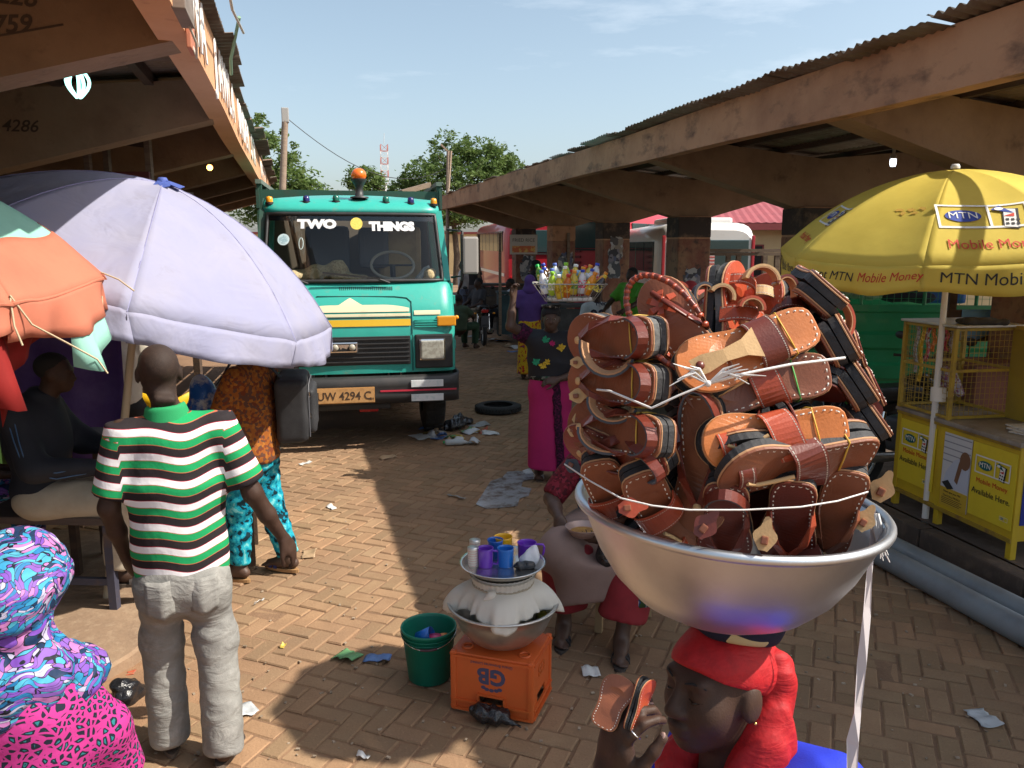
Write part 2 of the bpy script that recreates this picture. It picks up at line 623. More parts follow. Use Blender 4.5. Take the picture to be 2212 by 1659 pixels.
def volume(prims, h, disp=None, smooth=2, lo=None, hi=None):
 """blend the shapes and return vertices and quads of their common surface"""
 bs = [_bounds(p) for p in prims if p[0] not in ('sub', 'cut')]
 lo = np.min([b[0] for b in bs], 0) - 3 * h if lo is None else np.array(lo, float)
 hi = np.max([b[1] for b in bs], 0) + 3 * h if hi is None else np.array(hi, float)
 n = np.ceil((hi - lo) / h).astype(int) + 1
 V = np.full(n, 0.4, np.float64)
 ax = [lo[i] + h * np.arange(n[i]) for i in range(3)]
 def region(pl, ph, m):
  i0 = np.clip(np.floor((pl - m - lo) / h).astype(int), 0, n - 1)
  i1 = np.clip(np.ceil((ph + m - lo) / h).astype(int) + 1, 1, n)
  return i0, i1
 for pr in prims:
  if pr[0] == 'cut':
   P = np.stack(np.meshgrid(*ax, indexing='ij'), -1)
   V = np.maximum(V, (P - pr[1]) @ pr[2])
   continue
  neg = pr[0] == 'sub'
  q = pr[1] if neg else pr
  k = pr[2] if neg else pr[_k(pr)]
  pl, ph = _bounds(q)
  i0, i1 = region(pl, ph, max(k, 2 * h) + 2 * h)
  if np.any(i1 <= i0):
   continue
  sl = tuple(slice(a, b) for a, b in zip(i0, i1))
  P = np.stack(np.meshgrid(*[ax[i][i0[i]:i1[i]] for i in range(3)], indexing='ij'), -1)
  d = _dist(q, P)
  A = V[sl]
  k = max(k, 1e-4)
  if neg:
   g = np.clip(.5 - .5 * (A + d) / k, 0, 1)
   V[sl] = A * (1 - g) + (-d) * g + k * g * (1 - g)
  else:
   g = np.clip(.5 + .5 * (A - d) / k, 0, 1)
   V[sl] = A * (1 - g) + d * g - k * g * (1 - g)
 if disp is not None:
  P = np.stack(np.meshgrid(*ax, indexing='ij'), -1)
  V = V - disp(P)
 S = V < 0
 off = np.array([(i, j, k) for i in (0, 1) for j in (0, 1) for k in (0, 1)])
 cs = sum(S[o[0]:n[0] - 1 + o[0], o[1]:n[1] - 1 + o[1], o[2]:n[2] - 1 + o[2]].astype(np.int8) for o in off)
 act = (cs > 0) & (cs < 8)
 I = np.argwhere(act)
 idx = np.full(act.shape, -1, np.int64)
 idx[act] = np.arange(len(I))
 cv = [V[I[:, 0] + o[0], I[:, 1] + o[1], I[:, 2] + o[2]] for o in off]
 acc = np.zeros((len(I), 3))
 cnt = np.zeros(len(I))
 for a in range(8):
  for b in range(a + 1, 8):
   if np.abs(off[a] - off[b]).sum() != 1:
    continue
   m = (cv[a] < 0) != (cv[b] < 0)
   t = np.where(m, cv[a] / np.where(m, cv[a] - cv[b], 1), 0)
   acc += np.where(m[:, None], off[a] + t[:, None] * (off[b] - off[a]), 0)
   cnt += m
 vs = lo + h * (I + acc / cnt[:, None])
 qs = []
 for axis in range(3):
  u, w = (axis + 1) % 3, (axis + 2) % 3
  s0 = [slice(None)] * 3
  s1 = [slice(None)] * 3
  s0[axis], s1[axis] = slice(0, -1), slice(1, None)
  ch = S[tuple(s0)] != S[tuple(s1)]
  E = np.argwhere(ch)
  E = E[(E[:, u] > 0) & (E[:, w] > 0) & (E[:, u] < n[u] - 1) & (E[:, w] < n[w] - 1)]
  if not len(E):
   continue
  inside = S[E[:, 0], E[:, 1], E[:, 2]]
  def cell(du, dw):
   c = E.copy()
   c[:, u] += du
   c[:, w] += dw
   return idx[c[:, 0], c[:, 1], c[:, 2]]
  q = np.stack([cell(-1, -1), cell(0, -1), cell(0, 0), cell(-1, 0)], 1)
  q[~inside] = q[~inside][:, ::-1]
  qs.append(q)
 qs = np.concatenate(qs)
 if smooth:
  e = np.concatenate([qs[:, [0, 1]], qs[:, [1, 2]], qs[:, [2, 3]], qs[:, [3, 0]]])
  deg = np.bincount(e[:, 0], minlength=len(vs))[:, None]
  for _ in range(smooth):
   s = np.zeros_like(vs)
   np.add.at(s, e[:, 0], vs[e[:, 1]])
   vs = .5 * vs + .5 * s / np.maximum(deg, 1)
 return vs, qs
def vol_obj(name, prims, h, mat, parent=None, disp=None, smooth=2, attr=None, slots=None, lo=None, hi=None):
 vs, qs = volume(prims, h, disp, smooth, lo, hi)
 me = bpy.data.meshes.new(name)
 me.vertices.add(len(vs))
 me.vertices.foreach_set('co', vs.astype(np.float32).ravel())
 me.loops.add(qs.size)
 me.loops.foreach_set('vertex_index', qs.astype(np.int32).ravel())
 me.polygons.add(len(qs))
 me.polygons.foreach_set('loop_start', np.arange(0, qs.size, 4, dtype=np.int32))
 me.polygons.foreach_set('use_smooth', np.ones(len(qs), bool))
 mats = mat if isinstance(mat, (list, tuple)) else [mat]
 for m in mats:
  me.materials.append(m)
 if slots is not None:
  me.polygons.foreach_set('material_index', slots(vs[qs].mean(1)).astype(np.int32))
 me.update(calc_edges=True)
 me.validate()
 if attr is not None:
  a = me.attributes.new('st', 'FLOAT', 'POINT')
  a.data.foreach_set('value', attr(vs).astype(np.float32))
 return link(name, me, parent)
def wrinkle(amp, fx, fy, fz, seed=0):
 """soft folds for cloth"""
 rs = np.random.RandomState(seed)
 W = [(rs.normal(size=3) * np.array([fx, fy, fz]), rs.uniform(0, 6.28), rs.uniform(.5, 1)) for _ in range(7)]
 def d(P):
  s = 0
  for w, ph, a in W:
   s = s + a * np.sin(P @ w + ph)
  return amp * s / 3
 return d
# THE SETTING
rnd = random.Random(7)
soil = M('soil', (0.255, 0.15, 0.085), 0.95, var=(1.3, (0.16, 0.09, 0.05), 0.4, 0.7), var2=(28, (0.30, 0.18, 0.10), 0.5, 0.8), bump=(90, 0.5, 0.01))
g = MB().add([(-400, -60, -.008), (400, -60, -.008), (400, 900, -.008), (-400, 900, -.008)], [(0, 1, 2, 3)]).build('ground', soil)
tag(g, kind='structure')
def paver_material():
 m = bpy.data.materials.new('paver')
 m.use_nodes = True
 nt = m.node_tree
 b = nt.nodes['Principled BSDF']
 b.inputs['Roughness'].default_value = 0.9
 b.inputs['Specular IOR Level'].default_value = 0.25
 tc = nt.nodes.new('ShaderNodeNewGeometry')
 oi = nt.nodes.new('ShaderNodeObjectInfo')
 ad = nt.nodes.new('ShaderNodeMath'); ad.operation = 'ADD'
 fr = nt.nodes.new('ShaderNodeMath'); fr.operation = 'FRACT'
 nt.links.new(tc.outputs['Random Per Island'], ad.inputs[0])
 nt.links.new(oi.outputs['Random'], ad.inputs[1])
 nt.links.new(ad.outputs[0], fr.inputs[0])
 cr = nt.nodes.new('ShaderNodeValToRGB')
 e = cr.color_ramp.elements
 e[0].color = (0.25, 0.165, 0.092, 1)
 e[1].color = (0.37, 0.248, 0.142, 1)
 x = e.new(.45); x.color = (0.31, 0.202, 0.115, 1)
 x = e.new(.88); x.color = (0.36, 0.215, 0.12, 1)
 nt.links.new(fr.outputs[0], cr.inputs[0])
 out = cr.outputs[0]
 for sc, c2, lo, hi in ((0.9, (0.19, 0.12, 0.078), .42, .75), (7, (0.25, 0.15, 0.085), .4, .8), (60, (0.42, 0.27, 0.16), .58, .9), (170, (0.14, 0.085, 0.055), .55, .85)):
  n = nt.nodes.new('ShaderNodeTexNoise')
  n.inputs['Scale'].default_value = sc
  n.inputs['Detail'].default_value = 6
  nt.links.new(tc.outputs['Position'], n.inputs['Vector'])
  r = nt.nodes.new('ShaderNodeMapRange')
  r.inputs['From Min'].default_value, r.inputs['From Max'].default_value = lo, hi
  r.inputs['To Max'].default_value = 0.75
  nt.links.new(n.outputs['Fac'], r.inputs['Value'])
  mx = nt.nodes.new('ShaderNodeMix'); mx.data_type = 'RGBA'
  nt.links.new(r.outputs[0], mx.inputs['Factor'])
  nt.links.new(out, mx.inputs['A'])
  mx.inputs['B'].default_value = (*c2, 1)
  out = mx.outputs['Result']
 nt.links.new(out, b.inputs['Base Color'])
 _link_bump(nt, b, tc.outputs['Position'], 70, 0.45, 0.006, 8)
 return m
PAVER = paver_material()
pavement = link('pavement', None)
tag(pavement, kind='structure')
PW, PJ = 0.104, 0.009
PANG = math.radians(-37)
def paver_shape(mb, T, hx, hy, z1, seed):
 r = random.Random(seed)
 j = lambda: r.uniform(-.0025, .0025)
 c = .007
 base = [(-hx, -hy), (hx, -hy), (hx, hy), (-hx, hy)]
 out = []
 for x, y in base:
  out.append((x + j(), y + j()))
 vs = [T @ Vector((x, y, -.03)) for x, y in out]
 vs += [T @ Vector((x, y, z1 - c)) for x, y in out]
 vs += [T @ Vector((x * (1 - c / hx) + j() * .5, y * (1 - c / hy) + j() * .5, z1 + j() * .6)) for x, y in out]
 fs = []
 for a in (0, 4):
  fs += [(a + i, a + (i + 1) % 4, a + 4 + (i + 1) % 4, a + 4 + i) for i in range(4)]
 fs.append((8, 9, 10, 11))
 mb.add(vs, fs)
def in_pave(p):
 if p.y < 1.9 or p.y > 19 or p.x > 4.12 + (p.y - 3) * .05:
  return False
 if p.x < -0.95 - max(0, 3.2 - p.y) * 1.2 and p.y < 6: return False
 if p.y > 6 and p.x < -2.2: return False
 if p.y > 9.6 and p.x < 1.0: return False
 return True
spots = []
Rz = Matrix.Rotation(PANG, 4, 'Z')
for ix in range(-170, 260):
 for iy in range(-170, 260):
  k = (ix - iy) % 4
  if k == 0: lx, ly, hx, hy = (ix + 1) * PW, (iy + .5) * PW, PW - PJ / 2, PW / 2 - PJ / 2
  elif k == 3: lx, ly, hx, hy = (ix + .5) * PW, (iy + 1) * PW, PW / 2 - PJ / 2, PW - PJ / 2
  else: continue
  p = Rz @ Vector((lx, ly, 0))
  if in_pave(p):
   spots.append((p, hx, hy))
def in_view(p):
 d = p - Vector((0, 0, CAMZ))
 x, f = d.dot(CR), d.dot(CF)
 dep = f * math.cos(PITCH) + CAMZ * math.sin(PITCH)
 py = PCY - FPX * (-CAMZ * math.cos(PITCH) + f * math.sin(PITCH)) / dep
 px = PCX + FPX * x / dep
 hid = (1200 < px < 1900 and py < 1300) or (200 < px < 520 and py < 1640) or px < 240
 return -30 < px < 2240 and py < 1690 and not hid, dep
seen = sorted([s for s in spots if in_view(s[0])[0]], key=lambda s: in_view(s[0])[1])[:300]
ids = {id(s) for s in seen}
variants = []
for q in range(6):
 for hx, hy in ((PW - PJ / 2, PW / 2 - PJ / 2),):
  mb = MB(); paver_shape(mb, Matrix(), hx, hy, 0.0, 40 + q)
  o = mb.build('paver', PAVER)
  variants.append(o.data)
  bpy.data.objects.remove(o)
for p, hx, hy in seen:
 o = link('paver', rnd.choice(variants), pavement)
 o.location = (p.x, p.y, rnd.uniform(-.006, .003) - (.004 if rnd.random() < .08 else 0))
 o.rotation_euler = (rnd.uniform(-.014, .014), rnd.uniform(-.014, .014), PANG + (0 if hx > hy else math.pi / 2) + rnd.uniform(-.022, .022))
mb = MB()
for i, s in enumerate(spots):
 if id(s) in ids: continue
 p, hx, hy = s
 T = Matrix.Translation((p.x, p.y, rnd.uniform(-.006, .003))) @ Matrix.Rotation(PANG + rnd.uniform(-.012, .012), 4, 'Z')
 paver_shape(mb, T, hx, hy, 0.0, i)
tag(mb.build('paver_field', PAVER, pavement), kind='stuff')
water = M('water_painted_sheen', (0.36, 0.37, 0.38), 0.12, spec=0.8, var=(7, (0.17, 0.14, 0.12), .46, .6))  # pale grey base colour stands for the sky reflected in the puddle
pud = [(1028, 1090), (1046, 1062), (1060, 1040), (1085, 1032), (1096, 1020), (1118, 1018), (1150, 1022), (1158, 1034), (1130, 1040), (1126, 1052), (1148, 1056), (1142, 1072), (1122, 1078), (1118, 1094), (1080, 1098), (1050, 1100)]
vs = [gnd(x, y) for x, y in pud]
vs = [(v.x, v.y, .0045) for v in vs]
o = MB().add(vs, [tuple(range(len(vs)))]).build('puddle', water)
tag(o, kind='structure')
conc = M('worn_concrete', (0.30, 0.20, 0.125), 0.92, var=(2.2, (0.20, 0.13, 0.085), .4, .7), var2=(14, (0.36, 0.26, 0.17), .5, .75), bump=(35, 0.5, 0.01))
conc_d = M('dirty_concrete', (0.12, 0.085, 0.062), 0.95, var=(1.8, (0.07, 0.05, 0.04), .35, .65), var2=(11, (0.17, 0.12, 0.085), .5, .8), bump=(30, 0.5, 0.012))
out = [(-0.70, 5.9), (-0.74, 5.0), (-0.82, 4.42), (-0.90, 4.22), (-1.04, 4.03), (-1.4, 3.86), (-2.2, 3.7), (-6, 3.4), (-9, 3.6), (-9, 24), (-2.6, 24), (-2.5, 9), (-1.9, 6.4)]
mb = MB()
n = len(out)
top = [(x - .012 * (1 if i < 6 else 0), y + .01, .075) for i, (x, y) in enumerate(out)]
mb.add([(x, y, -.05) for x, y in out] + [(x, y, .062) for x, y in out] + top,
       [(n + i, i, (i + 1) % n, n + (i + 1) % n) for i in range(n)][:0] + [(i, n + i, n + (i + 1) % n, (i + 1) % n) for i in range(n)] + [(n + i, 2 * n + i, 2 * n + (i + 1) % n, n + (i + 1) % n) for i in range(n)] + [tuple(range(3 * n - 1, 2 * n - 1, -1))])
o = mb.build('concrete_slab', conc); tag(o, kind='structure')
mb = MB()
def fn(u, v):
 a = u * 6.2832
 r = v
 x, y = -.92 + .5 * r * math.cos(a), 3.92 + .42 * r * math.sin(a)
 return Vector((x, y, .028 * (1 - r * r) ** 2 * (1 + .5 * math.sin(7 * x + 3) * math.sin(9 * y)) - .008 * r))
mb.grid(fn, 36, 14, True, True)
o = mb.build('swept_sand', M('sand', (0.32, 0.185, 0.10), 0.97, var=(9, (0.24, 0.135, 0.072), .4, .7), bump=(120, .6, .008)))
tag(o, kind='structure')
def kerb_x(y): return 4.14 + max(0, y - 3) * .05
mb = MB()
ys = [-2, 3, 6, 10, 20, 34]
L = [(kerb_x(y) + .13, y) for y in ys]
vs = [(x, y, .165) for x, y in L] + [(30, y, .165) for y in ys]
mb.add(vs, [(i, len(ys) + i, len(ys) + i + 1, i + 1) for i in range(len(ys) - 1)])
o = mb.build('platform', conc_d); tag(o, kind='structure')
kerb = link('kerb', None); tag(kerb, kind='structure')
y = 0.0
while y < 26:
 l = .9
 xa, xb = kerb_x(y), kerb_x(y + l)
 T = frame((xa + .065, y, 0), (1, 0, 0), ((xb - xa), l, 0), (0, 0, 1))
 T = Matrix.Translation((xa + .065, y + l / 2, .07)) @ Matrix.Rotation(-math.atan2(xb - xa, l), 4, 'Z')
 MB().box((0, 0, 0), (.13, l - .012, .2), None, .015).build('kerb_stone', conc_d, kerb, T)
 y += l
# THE TWO STATION ROOFS
ochre = M('ochre_plaster', (0.41, 0.225, 0.125), 0.92, var=(1.4, (0.27, 0.135, 0.075), .42, .68), var2=(4.5, (0.055, 0.035, 0.028), .52, .74, (1, .55, 1.1)), bump=(18, .5, .012))
orange = M('orange_plaster', (0.62, 0.33, 0.17), 0.85, var=(1.1, (0.53, 0.27, 0.13), .42, .68), var2=(9, (0.36, 0.15, 0.07), .6, .85, (1, 1, .4)), bump=(22, .3, .01))
beam_m = M('beam_plaster', (0.28, 0.185, 0.115), 0.92, var=(1.7, (0.20, 0.125, 0.075), .42, .68), var2=(5, (0.08, 0.05, 0.035), .6, .8), bump=(20, .45, .012))
roof_m = M('rusty_roof_sheet', (0.21, 0.17, 0.13), 0.6, 0.55, var=(2.2, (0.13, 0.075, 0.045), .4, .7), var2=(12, (0.30, 0.27, 0.23), .55, .8), bump=(20, .2, .01))
roof_b = M('bright_roof_sheet', (0.52, 0.52, 0.50), 0.45, 0.6, var=(3, (0.35, 0.32, 0.28), .45, .75), bump=(20, .2, .01))
wood_d = M('dark_wood', (0.085, 0.052, 0.034), 0.85, var=(3, (0.045, 0.03, 0.022), .4, .7, (1, 1, 8)), bump=(60, .5, .006))
wood_m = M('grey_wood', (0.22, 0.16, 0.11), 0.85, var=(4, (0.12, 0.085, 0.06), .4, .7, (1, 1, 8)), bump=(60, .5, .006))
maroon = M('maroon_paint', (0.19, 0.07, 0.042), 0.8, var=(3.2, (0.25, 0.14, 0.075), .42, .6), var2=(9, (0.05, 0.032, 0.028), .52, .7), bump=(30, .5, .01))
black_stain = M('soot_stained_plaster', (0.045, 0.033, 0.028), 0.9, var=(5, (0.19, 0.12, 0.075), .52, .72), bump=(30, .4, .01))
def wavy_sheet(y0, w, x0, z0, x1, z1, r, name, parent, mat):
 """corrugated sheet, waves across y, running from (x0, z0) to (x1, z1)"""
 pitch, amp = .076, .0095
 n = int(w / pitch * 6)
 dz, dy = r.uniform(-.012, .018), r.uniform(-.02, .02)
 over = r.uniform(-.09, .05)
 lift = [r.uniform(-.012, .02) for _ in range(4)]
 def fn(u, v):
  y = y0 + u * w + dy * (1 - v)
  s = -1 if x1 > x0 else 1
  x = x0 + s * over * (1 - v) + (x1 - x0) * v
  z = z0 + (z1 - z0) * v + amp * math.sin(2 * math.pi * (y0 + u * w) / pitch) * (1 + .5 * (1 - v) * math.sin(u * 5 + y0)) + dz * (1 - v)
  z += (1 - v) ** 2 * lift[int(u * 2.99)] * .8
  return Vector((x, y, z))
 mb = MB().grid(fn, n, 5)
 return solid(mb.build(name, mat, parent), .002)
def fascia(mb, x, th, y0, y1, z0, z1, ampl, seed):
 n = 60
 r = random.Random(seed)
 ph = [r.uniform(0, 6) for _ in range(6)]
 def wob(y, k): return ampl * (math.sin(y * .55 + ph[k]) + .5 * math.sin(y * 1.7 + ph[k + 1]))
 ring = []
 for i in range(n):
  y = y0 + (y1 - y0) * i / (n - 1)
  a, b, s = z0 + wob(y, 0), z1 + wob(y, 2) * .7, wob(y, 3) * .6
  ring.append([(x + s, y, a), (x + th + s, y, a), (x + th + s, y, b), (x + s, y, b)])
 vs = [p for q in ring for p in q]
 fs = []
 for i in range(n - 1):
  for k in range(4):
   a, b = i * 4 + k, i * 4 + (k + 1) % 4
   fs.append((a, b, b + 4, a + 4))
 fs += [(3, 2, 1, 0), tuple((n - 1) * 4 + k for k in range(4))]
 mb.add(vs, fs)
 return mb
def beam_mesh(sgn, xc, half, over, zb, zt_f, zb_f, wid):
 """butterfly beam: low at its column, rising to both edges"""
 pr = [(xc - over, zb_f), (xc - half, zb), (xc + half, zb), (xc + over, zb_f), (xc + over, zt_f), (xc, zt_f - .2), (xc - over, zt_f)]
 mb = MB()
 n = len(pr)
 mb.add([(x, -wid / 2, z) for x, z in pr] + [(x, wid / 2, z) for x, z in pr],
           [tuple(range(n)), tuple(range(2 * n - 1, n - 1, -1))] + [(i, n + i, n + (i + 1) % n, (i + 1) % n) for i in range(n)])
 return mb
r5 = random.Random(5)
poster_ms = [ramp_material('torn_poster_%d' % i, st, 'voronoi', rough=.8, scale=sc, distort=.3) for i, (st, sc) in enumerate([
 ([(0, (.08, .09, .10)), (.3, (.35, .36, .36)), (.55, (.14, .15, .17)), (.8, (.45, .44, .42))], 9),
 ([(0, (.36, .34, .31)), (.35, (.10, .09, .09)), (.6, (.26, .22, .18)), (.85, (.42, .42, .44))], 7),
 ([(0, (.20, .19, .22)), (.3, (.06, .06, .07)), (.62, (.33, .33, .32)), (.85, (.11, .13, .2))], 11)])]
def torn(w, h, r):
 n = 22
 return [(w / 2 * math.cos(a) * (1 / max(abs(math.cos(a)), abs(math.sin(a)))) * r.uniform(.72, 1.0),
             h / 2 * math.sin(a) * (1 / max(abs(math.cos(a)), abs(math.sin(a)))) * r.uniform(.75, 1.0)) for a in [2 * math.pi * i / n for i in range(n)]]
def station_roof(name, label, xf, xc, ys, y0, y1, sgn, fas_mat, zf0, zf1, seed, sheet_bright):
 """columns at xc, fascia at xf; sgn=+1 when the roof lies to the right of its fascia"""
 r = random.Random(seed)
 t = thing(name, label, 'canopy', (0, 0, 0))
 over = abs(xc - xf) - .06
 th = .13
 fascia(MB(), xf if sgn > 0 else xf - th, th, y0, y1, zf0, zf1, .012, seed).build('fascia', fas_mat, t)
 xb = 2 * xc - xf
 fascia(MB(), xb - th if sgn > 0 else xb, th, y0, y1, zf0, zf1, .012, seed + 1).build('fascia', fas_mat, t)
 bm = beam_mesh(sgn, xc, .3, over, 2.56, zf1 - .06, zf0 + .015, .24)
 first = None
 for i, y in enumerate(ys):
  if first is None:
   first = bm.build('beam', beam_m, t); o = first
  else:
   o = link('beam', first.data, t)
  o.location = (0, y, 0)
  c = MB().box((xc, y, 1.36), (.52, .40, 2.42), None, .02).build('column', ochre, t)
  p = MB().box((xc, y, 1.0), (.526, .406, 2.5), None, .02).build('painted_base', maroon, c)
  p.location.z = 0
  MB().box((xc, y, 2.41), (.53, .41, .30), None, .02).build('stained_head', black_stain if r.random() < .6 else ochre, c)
  for q in range(3):
   w, h = r.uniform(.22, .36), r.uniform(.25, .5)
   T = frame((xc + r.uniform(-.07, .07), y - .2055 - .001 * q, r.uniform(1.2, 2.1)), (1, 0, 0), (0, 0, 1), (0, -1, 0))
   mb = MB().prism(torn(w, h, r), 0, .0015, T)
   mb.build('poster', poster_ms[r.randrange(3)], c)
 y = y0
 while y < y1:
  w = .82
  m = roof_b if r.random() < sheet_bright else roof_m
  e = xf - (.11 + (max(-.10, min(.12, (8 - y) * .025)) if sgn > 0 else 0)) * sgn
  if sgn > 0 and 3.0 < y < 4.3:  # unseen gap in the sheets, shaped so sun reaches the yellow umbrella
   wavy_sheet(y, w + .06, e, zf1 + .02, 4.2, zf1 - .04, r, 'roof_sheet', t, m)
   if y > 3.7: wavy_sheet(y + .5, .38, 4.2, zf1 - .04, xc, zf1 - .19, r, 'roof_sheet', t, m)
  else:
   wavy_sheet(y, w + .06, e, zf1 + .02, xc, zf1 - .19, r, 'roof_sheet', t, m)
  e = xb + .1 * sgn
  wavy_sheet(y, w + .06, e, zf1 + .035, xc, zf1 - .19, r, 'roof_sheet', t, roof_m)
  y += w
 for k, f in enumerate((.22, .5, .78)):
  for s in (1, -1):
   x = xc - s * over * f
   MB().box((x, (y0 + y1) / 2, zf1 - .06 - .13 * (1 - f)), (.06, y1 - y0 - .3, .08)).build('purlin', wood_d, t)
 return t
right_roof = station_roof('station_shelter', 'long ochre concrete market roof on stained columns, right of the street', 3.6, 5.7, [2.1 + 3.0 * i for i in range(7)], -1.0, 21.4, 1, ochre, 3.02, 3.35, 11, .22)
left_roof = station_roof('station_shelter', 'orange concrete market roof with white lettering along its edge, above the umbrellas', -.40, -2.5, [1.7, 4.1] + [6.35 + 2.2 * i for i in range(6)], 1.2, 17.6, -1, orange, 3.02, 3.36, 23, .05)
white_paint = M('white_paint', (0.78, 0.76, 0.72), 0.7, var=(14, (0.55, 0.47, 0.38), .5, .8))
s = 'WA JAWLA UNDER STA'
yy = 3.95
for ch in s:
 wch = {'W': .40, 'J': .26, ' ': .42, 'M': .4}.get(ch, .34)
 if ch != ' ':
  T = frame((-.392, yy + wch / 2, 3.19), (0, 1, 0), (0, 0, 1), (1, 0, 0))
  text('letter', ch, .36, T, white_paint, left_roof, .004, .008, sx=1.15)
 yy += wch
yy = 12.2
for ch in 'OFFICE':
 T = frame((-.392, yy, 3.19), (0, 1, 0), (0, 0, 1), (1, 0, 0))
 text('letter', ch, .30, T, white_paint, left_roof, .004, .006, sx=1.1)
 yy += .36
grey_board = M('weathered_board', (0.23, 0.19, 0.16), .85, var=(3, (.13, .1, .08), .4, .7, (1, 1, 6)))
MB().box((-.375, 3.55, 3.33), (.05, .30, .62), None, .004).build('board', grey_board, left_roof)
MB().box((-.385, 3.86, 3.24), (.02, .16, .55), None, .004).build('board', M('salmon_paint', (.50, .19, .11), .8, var=(5, (.4, .14, .08), .4, .7)), left_roof)
cable = M('pale_cable', (0.45, 0.42, 0.36), .6)
MB().tube([(-.37, 3.66, 3.03), (-.35, 3.72, 2.97), (-.36, 3.80, 2.93), (-.38, 3.86, 2.99)], .005).build('wire', cable, left_roof)
MB().tube([(-.24, 3.6, 3.5), (-.25, 4.2, 3.40), (-.26, 4.8, 3.39), (-.24, 5.5, 3.44)], .008).build('wire', cable, left_roof)
MB().tube([(-.25, 5.3, 3.48), (-.33, 5.6, 3.3), (-.34, 5.75, 3.24)], .01).build('wire', M('green_rope', (.2, .33, .22), .8), left_roof)
ink = M('charcoal_scribble', (0.075, 0.05, 0.035), .9)
T = frame((-1.12, 3.977, 3.17), (1, 0, 0), (0, .0, 1), (0, -1, 0)) @ Matrix.Rotation(-.06, 4, 'Z')
text('scribble', '83228', .10, T, ink, left_roof, .0004, .002, 'CENTER', shear=.3)
T = frame((-1.15, 3.977, 3.05), (1, 0, 0), (0, 0, 1), (0, -1, 0)) @ Matrix.Rotation(.1, 4, 'Z')
text('scribble', '38759', .10, T, ink, left_roof, .0004, .002, 'CENTER', shear=.3)
MB().bar((-1.35, 3.977, 2.96), (-.9, 3.977, 3.07), .004, .008).build('scribble', ink, left_roof)
T = frame((-1.8, 6.227, 2.93), (1, 0, 0), (0, 0, 1), (0, -1, 0))
text('scribble', '02 4286', .11, T, ink, left_roof, .0004, .001, 'CENTER', shear=.3)
MB().box((-2.5, 3.2, 3.46), (4.1, .06, .34), None, .01).build('gable_board', orange, left_roof)
# BEHIND THE MARKET
leaf_m = M('neem_leaves', (0.13, 0.20, 0.05), 0.6, var=(.9, (0.075, 0.13, 0.035), .4, .65), var2=(3, (0.20, 0.25, 0.08), .5, .75), spec=.3)
fabric_two_sided(leaf_m, .42)
bark = M('bark', (0.12, 0.085, 0.06), .95, var=(6, (.07, .05, .035), .4, .7), bump=(30, .8, .02))
def tree(label, base, h, rx, rz_, seed, nclump, trunk_r=.22, lobes=None):
 r = random.Random(seed)
 t = thing('tree', label, 'tree', base)
 zc = h - rz_
 mb = MB()
 tips = []
 top = Vector((r.uniform(-.2, .2), r.uniform(-.2, .2), zc * .62))
 mb.tube([(0, 0, -.2), (.05, .02, zc * .3), top], [trunk_r, trunk_r * .8, trunk_r * .62], 8)
 lobes = lobes or [(r.uniform(-.7, .7), r.uniform(-.5, .5), r.uniform(-.55, .6), r.uniform(.38, .55)) for _ in range(9)]
 for lx, ly, lz, lr in lobes:
  c = Vector((lx * rx, ly * rx, zc + lz * rz_))
  tips.append((c, lr))
  m = (top + c) / 2 + Vector((r.uniform(-.3, .3), r.uniform(-.3, .3), -.15))
  mb.tube([top - Vector((0, 0, .1)), m, c], [trunk_r * .5, trunk_r * .32, .03], 6)
  for _ in range(3):
   e = c + Vector((r.uniform(-1, 1), r.uniform(-1, 1), r.uniform(-.4, 1))) * lr * rx * .7
   mb.tube([m, (m + e) / 2 + Vector((0, 0, .1)), e], [trunk_r * .22, .03, .015], 5)
 mb.build('trunk', bark, t)
 rs = np.random.RandomState(seed)
 V, Fs = [], []
 for q in range(nclump):
  c, lr = tips[rs.randint(len(tips))]
  d = rs.normal(size=3); d /= np.linalg.norm(d)
  rad = lr * rs.uniform(.35, 1.08)
  cc = np.array(c) + d * rad * np.array([rx, rx, rz_])
  cr_ = rs.uniform(.16, .36)
  nl = rs.randint(26, 46)
  pos = cc + rs.normal(size=(nl, 3)) * cr_ * np.array([.55, .55, .42])
  for p in pos:
   a = rs.normal(size=3); a /= np.linalg.norm(a)
   a[2] = a[2] * .6 - .2
   b = np.cross(a, rs.normal(size=3)); b /= max(np.linalg.norm(b), 1e-6)
   l, w = rs.uniform(.09, .17), rs.uniform(.03, .055)
   n0 = len(V)
   V += [tuple(p - a * l), tuple(p + b * w), tuple(p + a * l), tuple(p - b * w)]
   Fs.append((n0, n0 + 1, n0 + 2, n0 + 3))
 me = bpy.data.meshes.new('crown')
 me.from_pydata(V, [], Fs)
 me.materials.append(leaf_m)
 link('crown', me, t)
 return t
def base_at(px, F):
 p = at(px, 530, F)
 return Vector((p.x, p.y, 0))
tree('large bushy neem tree behind the truck, right of the lattice tower', base_at(985, 44), 8.3, 4.0, 2.9, 3, 950,
     lobes=[(-.75, 0, -.5, .42), (-.55, .2, -.2, .38), (-.35, 0, .1, .34), (0, .2, .55, .42), (.15, -.2, 0, .5), (.4, 0, .45, .4), (.62, .1, .3, .42), (.85, 0, -.3, .4), (-.1, -.2, -.45, .45), (.45, .1, -.35, .5), (-1.1, 0, -.55, .34), (-1.2, .1, .02, .26)])
tree('dark green tree showing over the left market roof, behind the leaning pole', base_at(612, 34), 7.9, 2.2, 2.6, 8, 520,
     lobes=[(-.6, 0, .4, .5), (-.2, 0, .1, .55), (.2, 0, -.3, .5), (.55, .1, -.6, .42), (-.4, .2, -.4, .55), (.1, 0, -.8, .5), (.95, 0, -.9, .3)])
tree('small tree glimpsed past the shelter columns over the buses', base_at(1440, 48), 5.2, 2.4, 1.6, 21, 140)
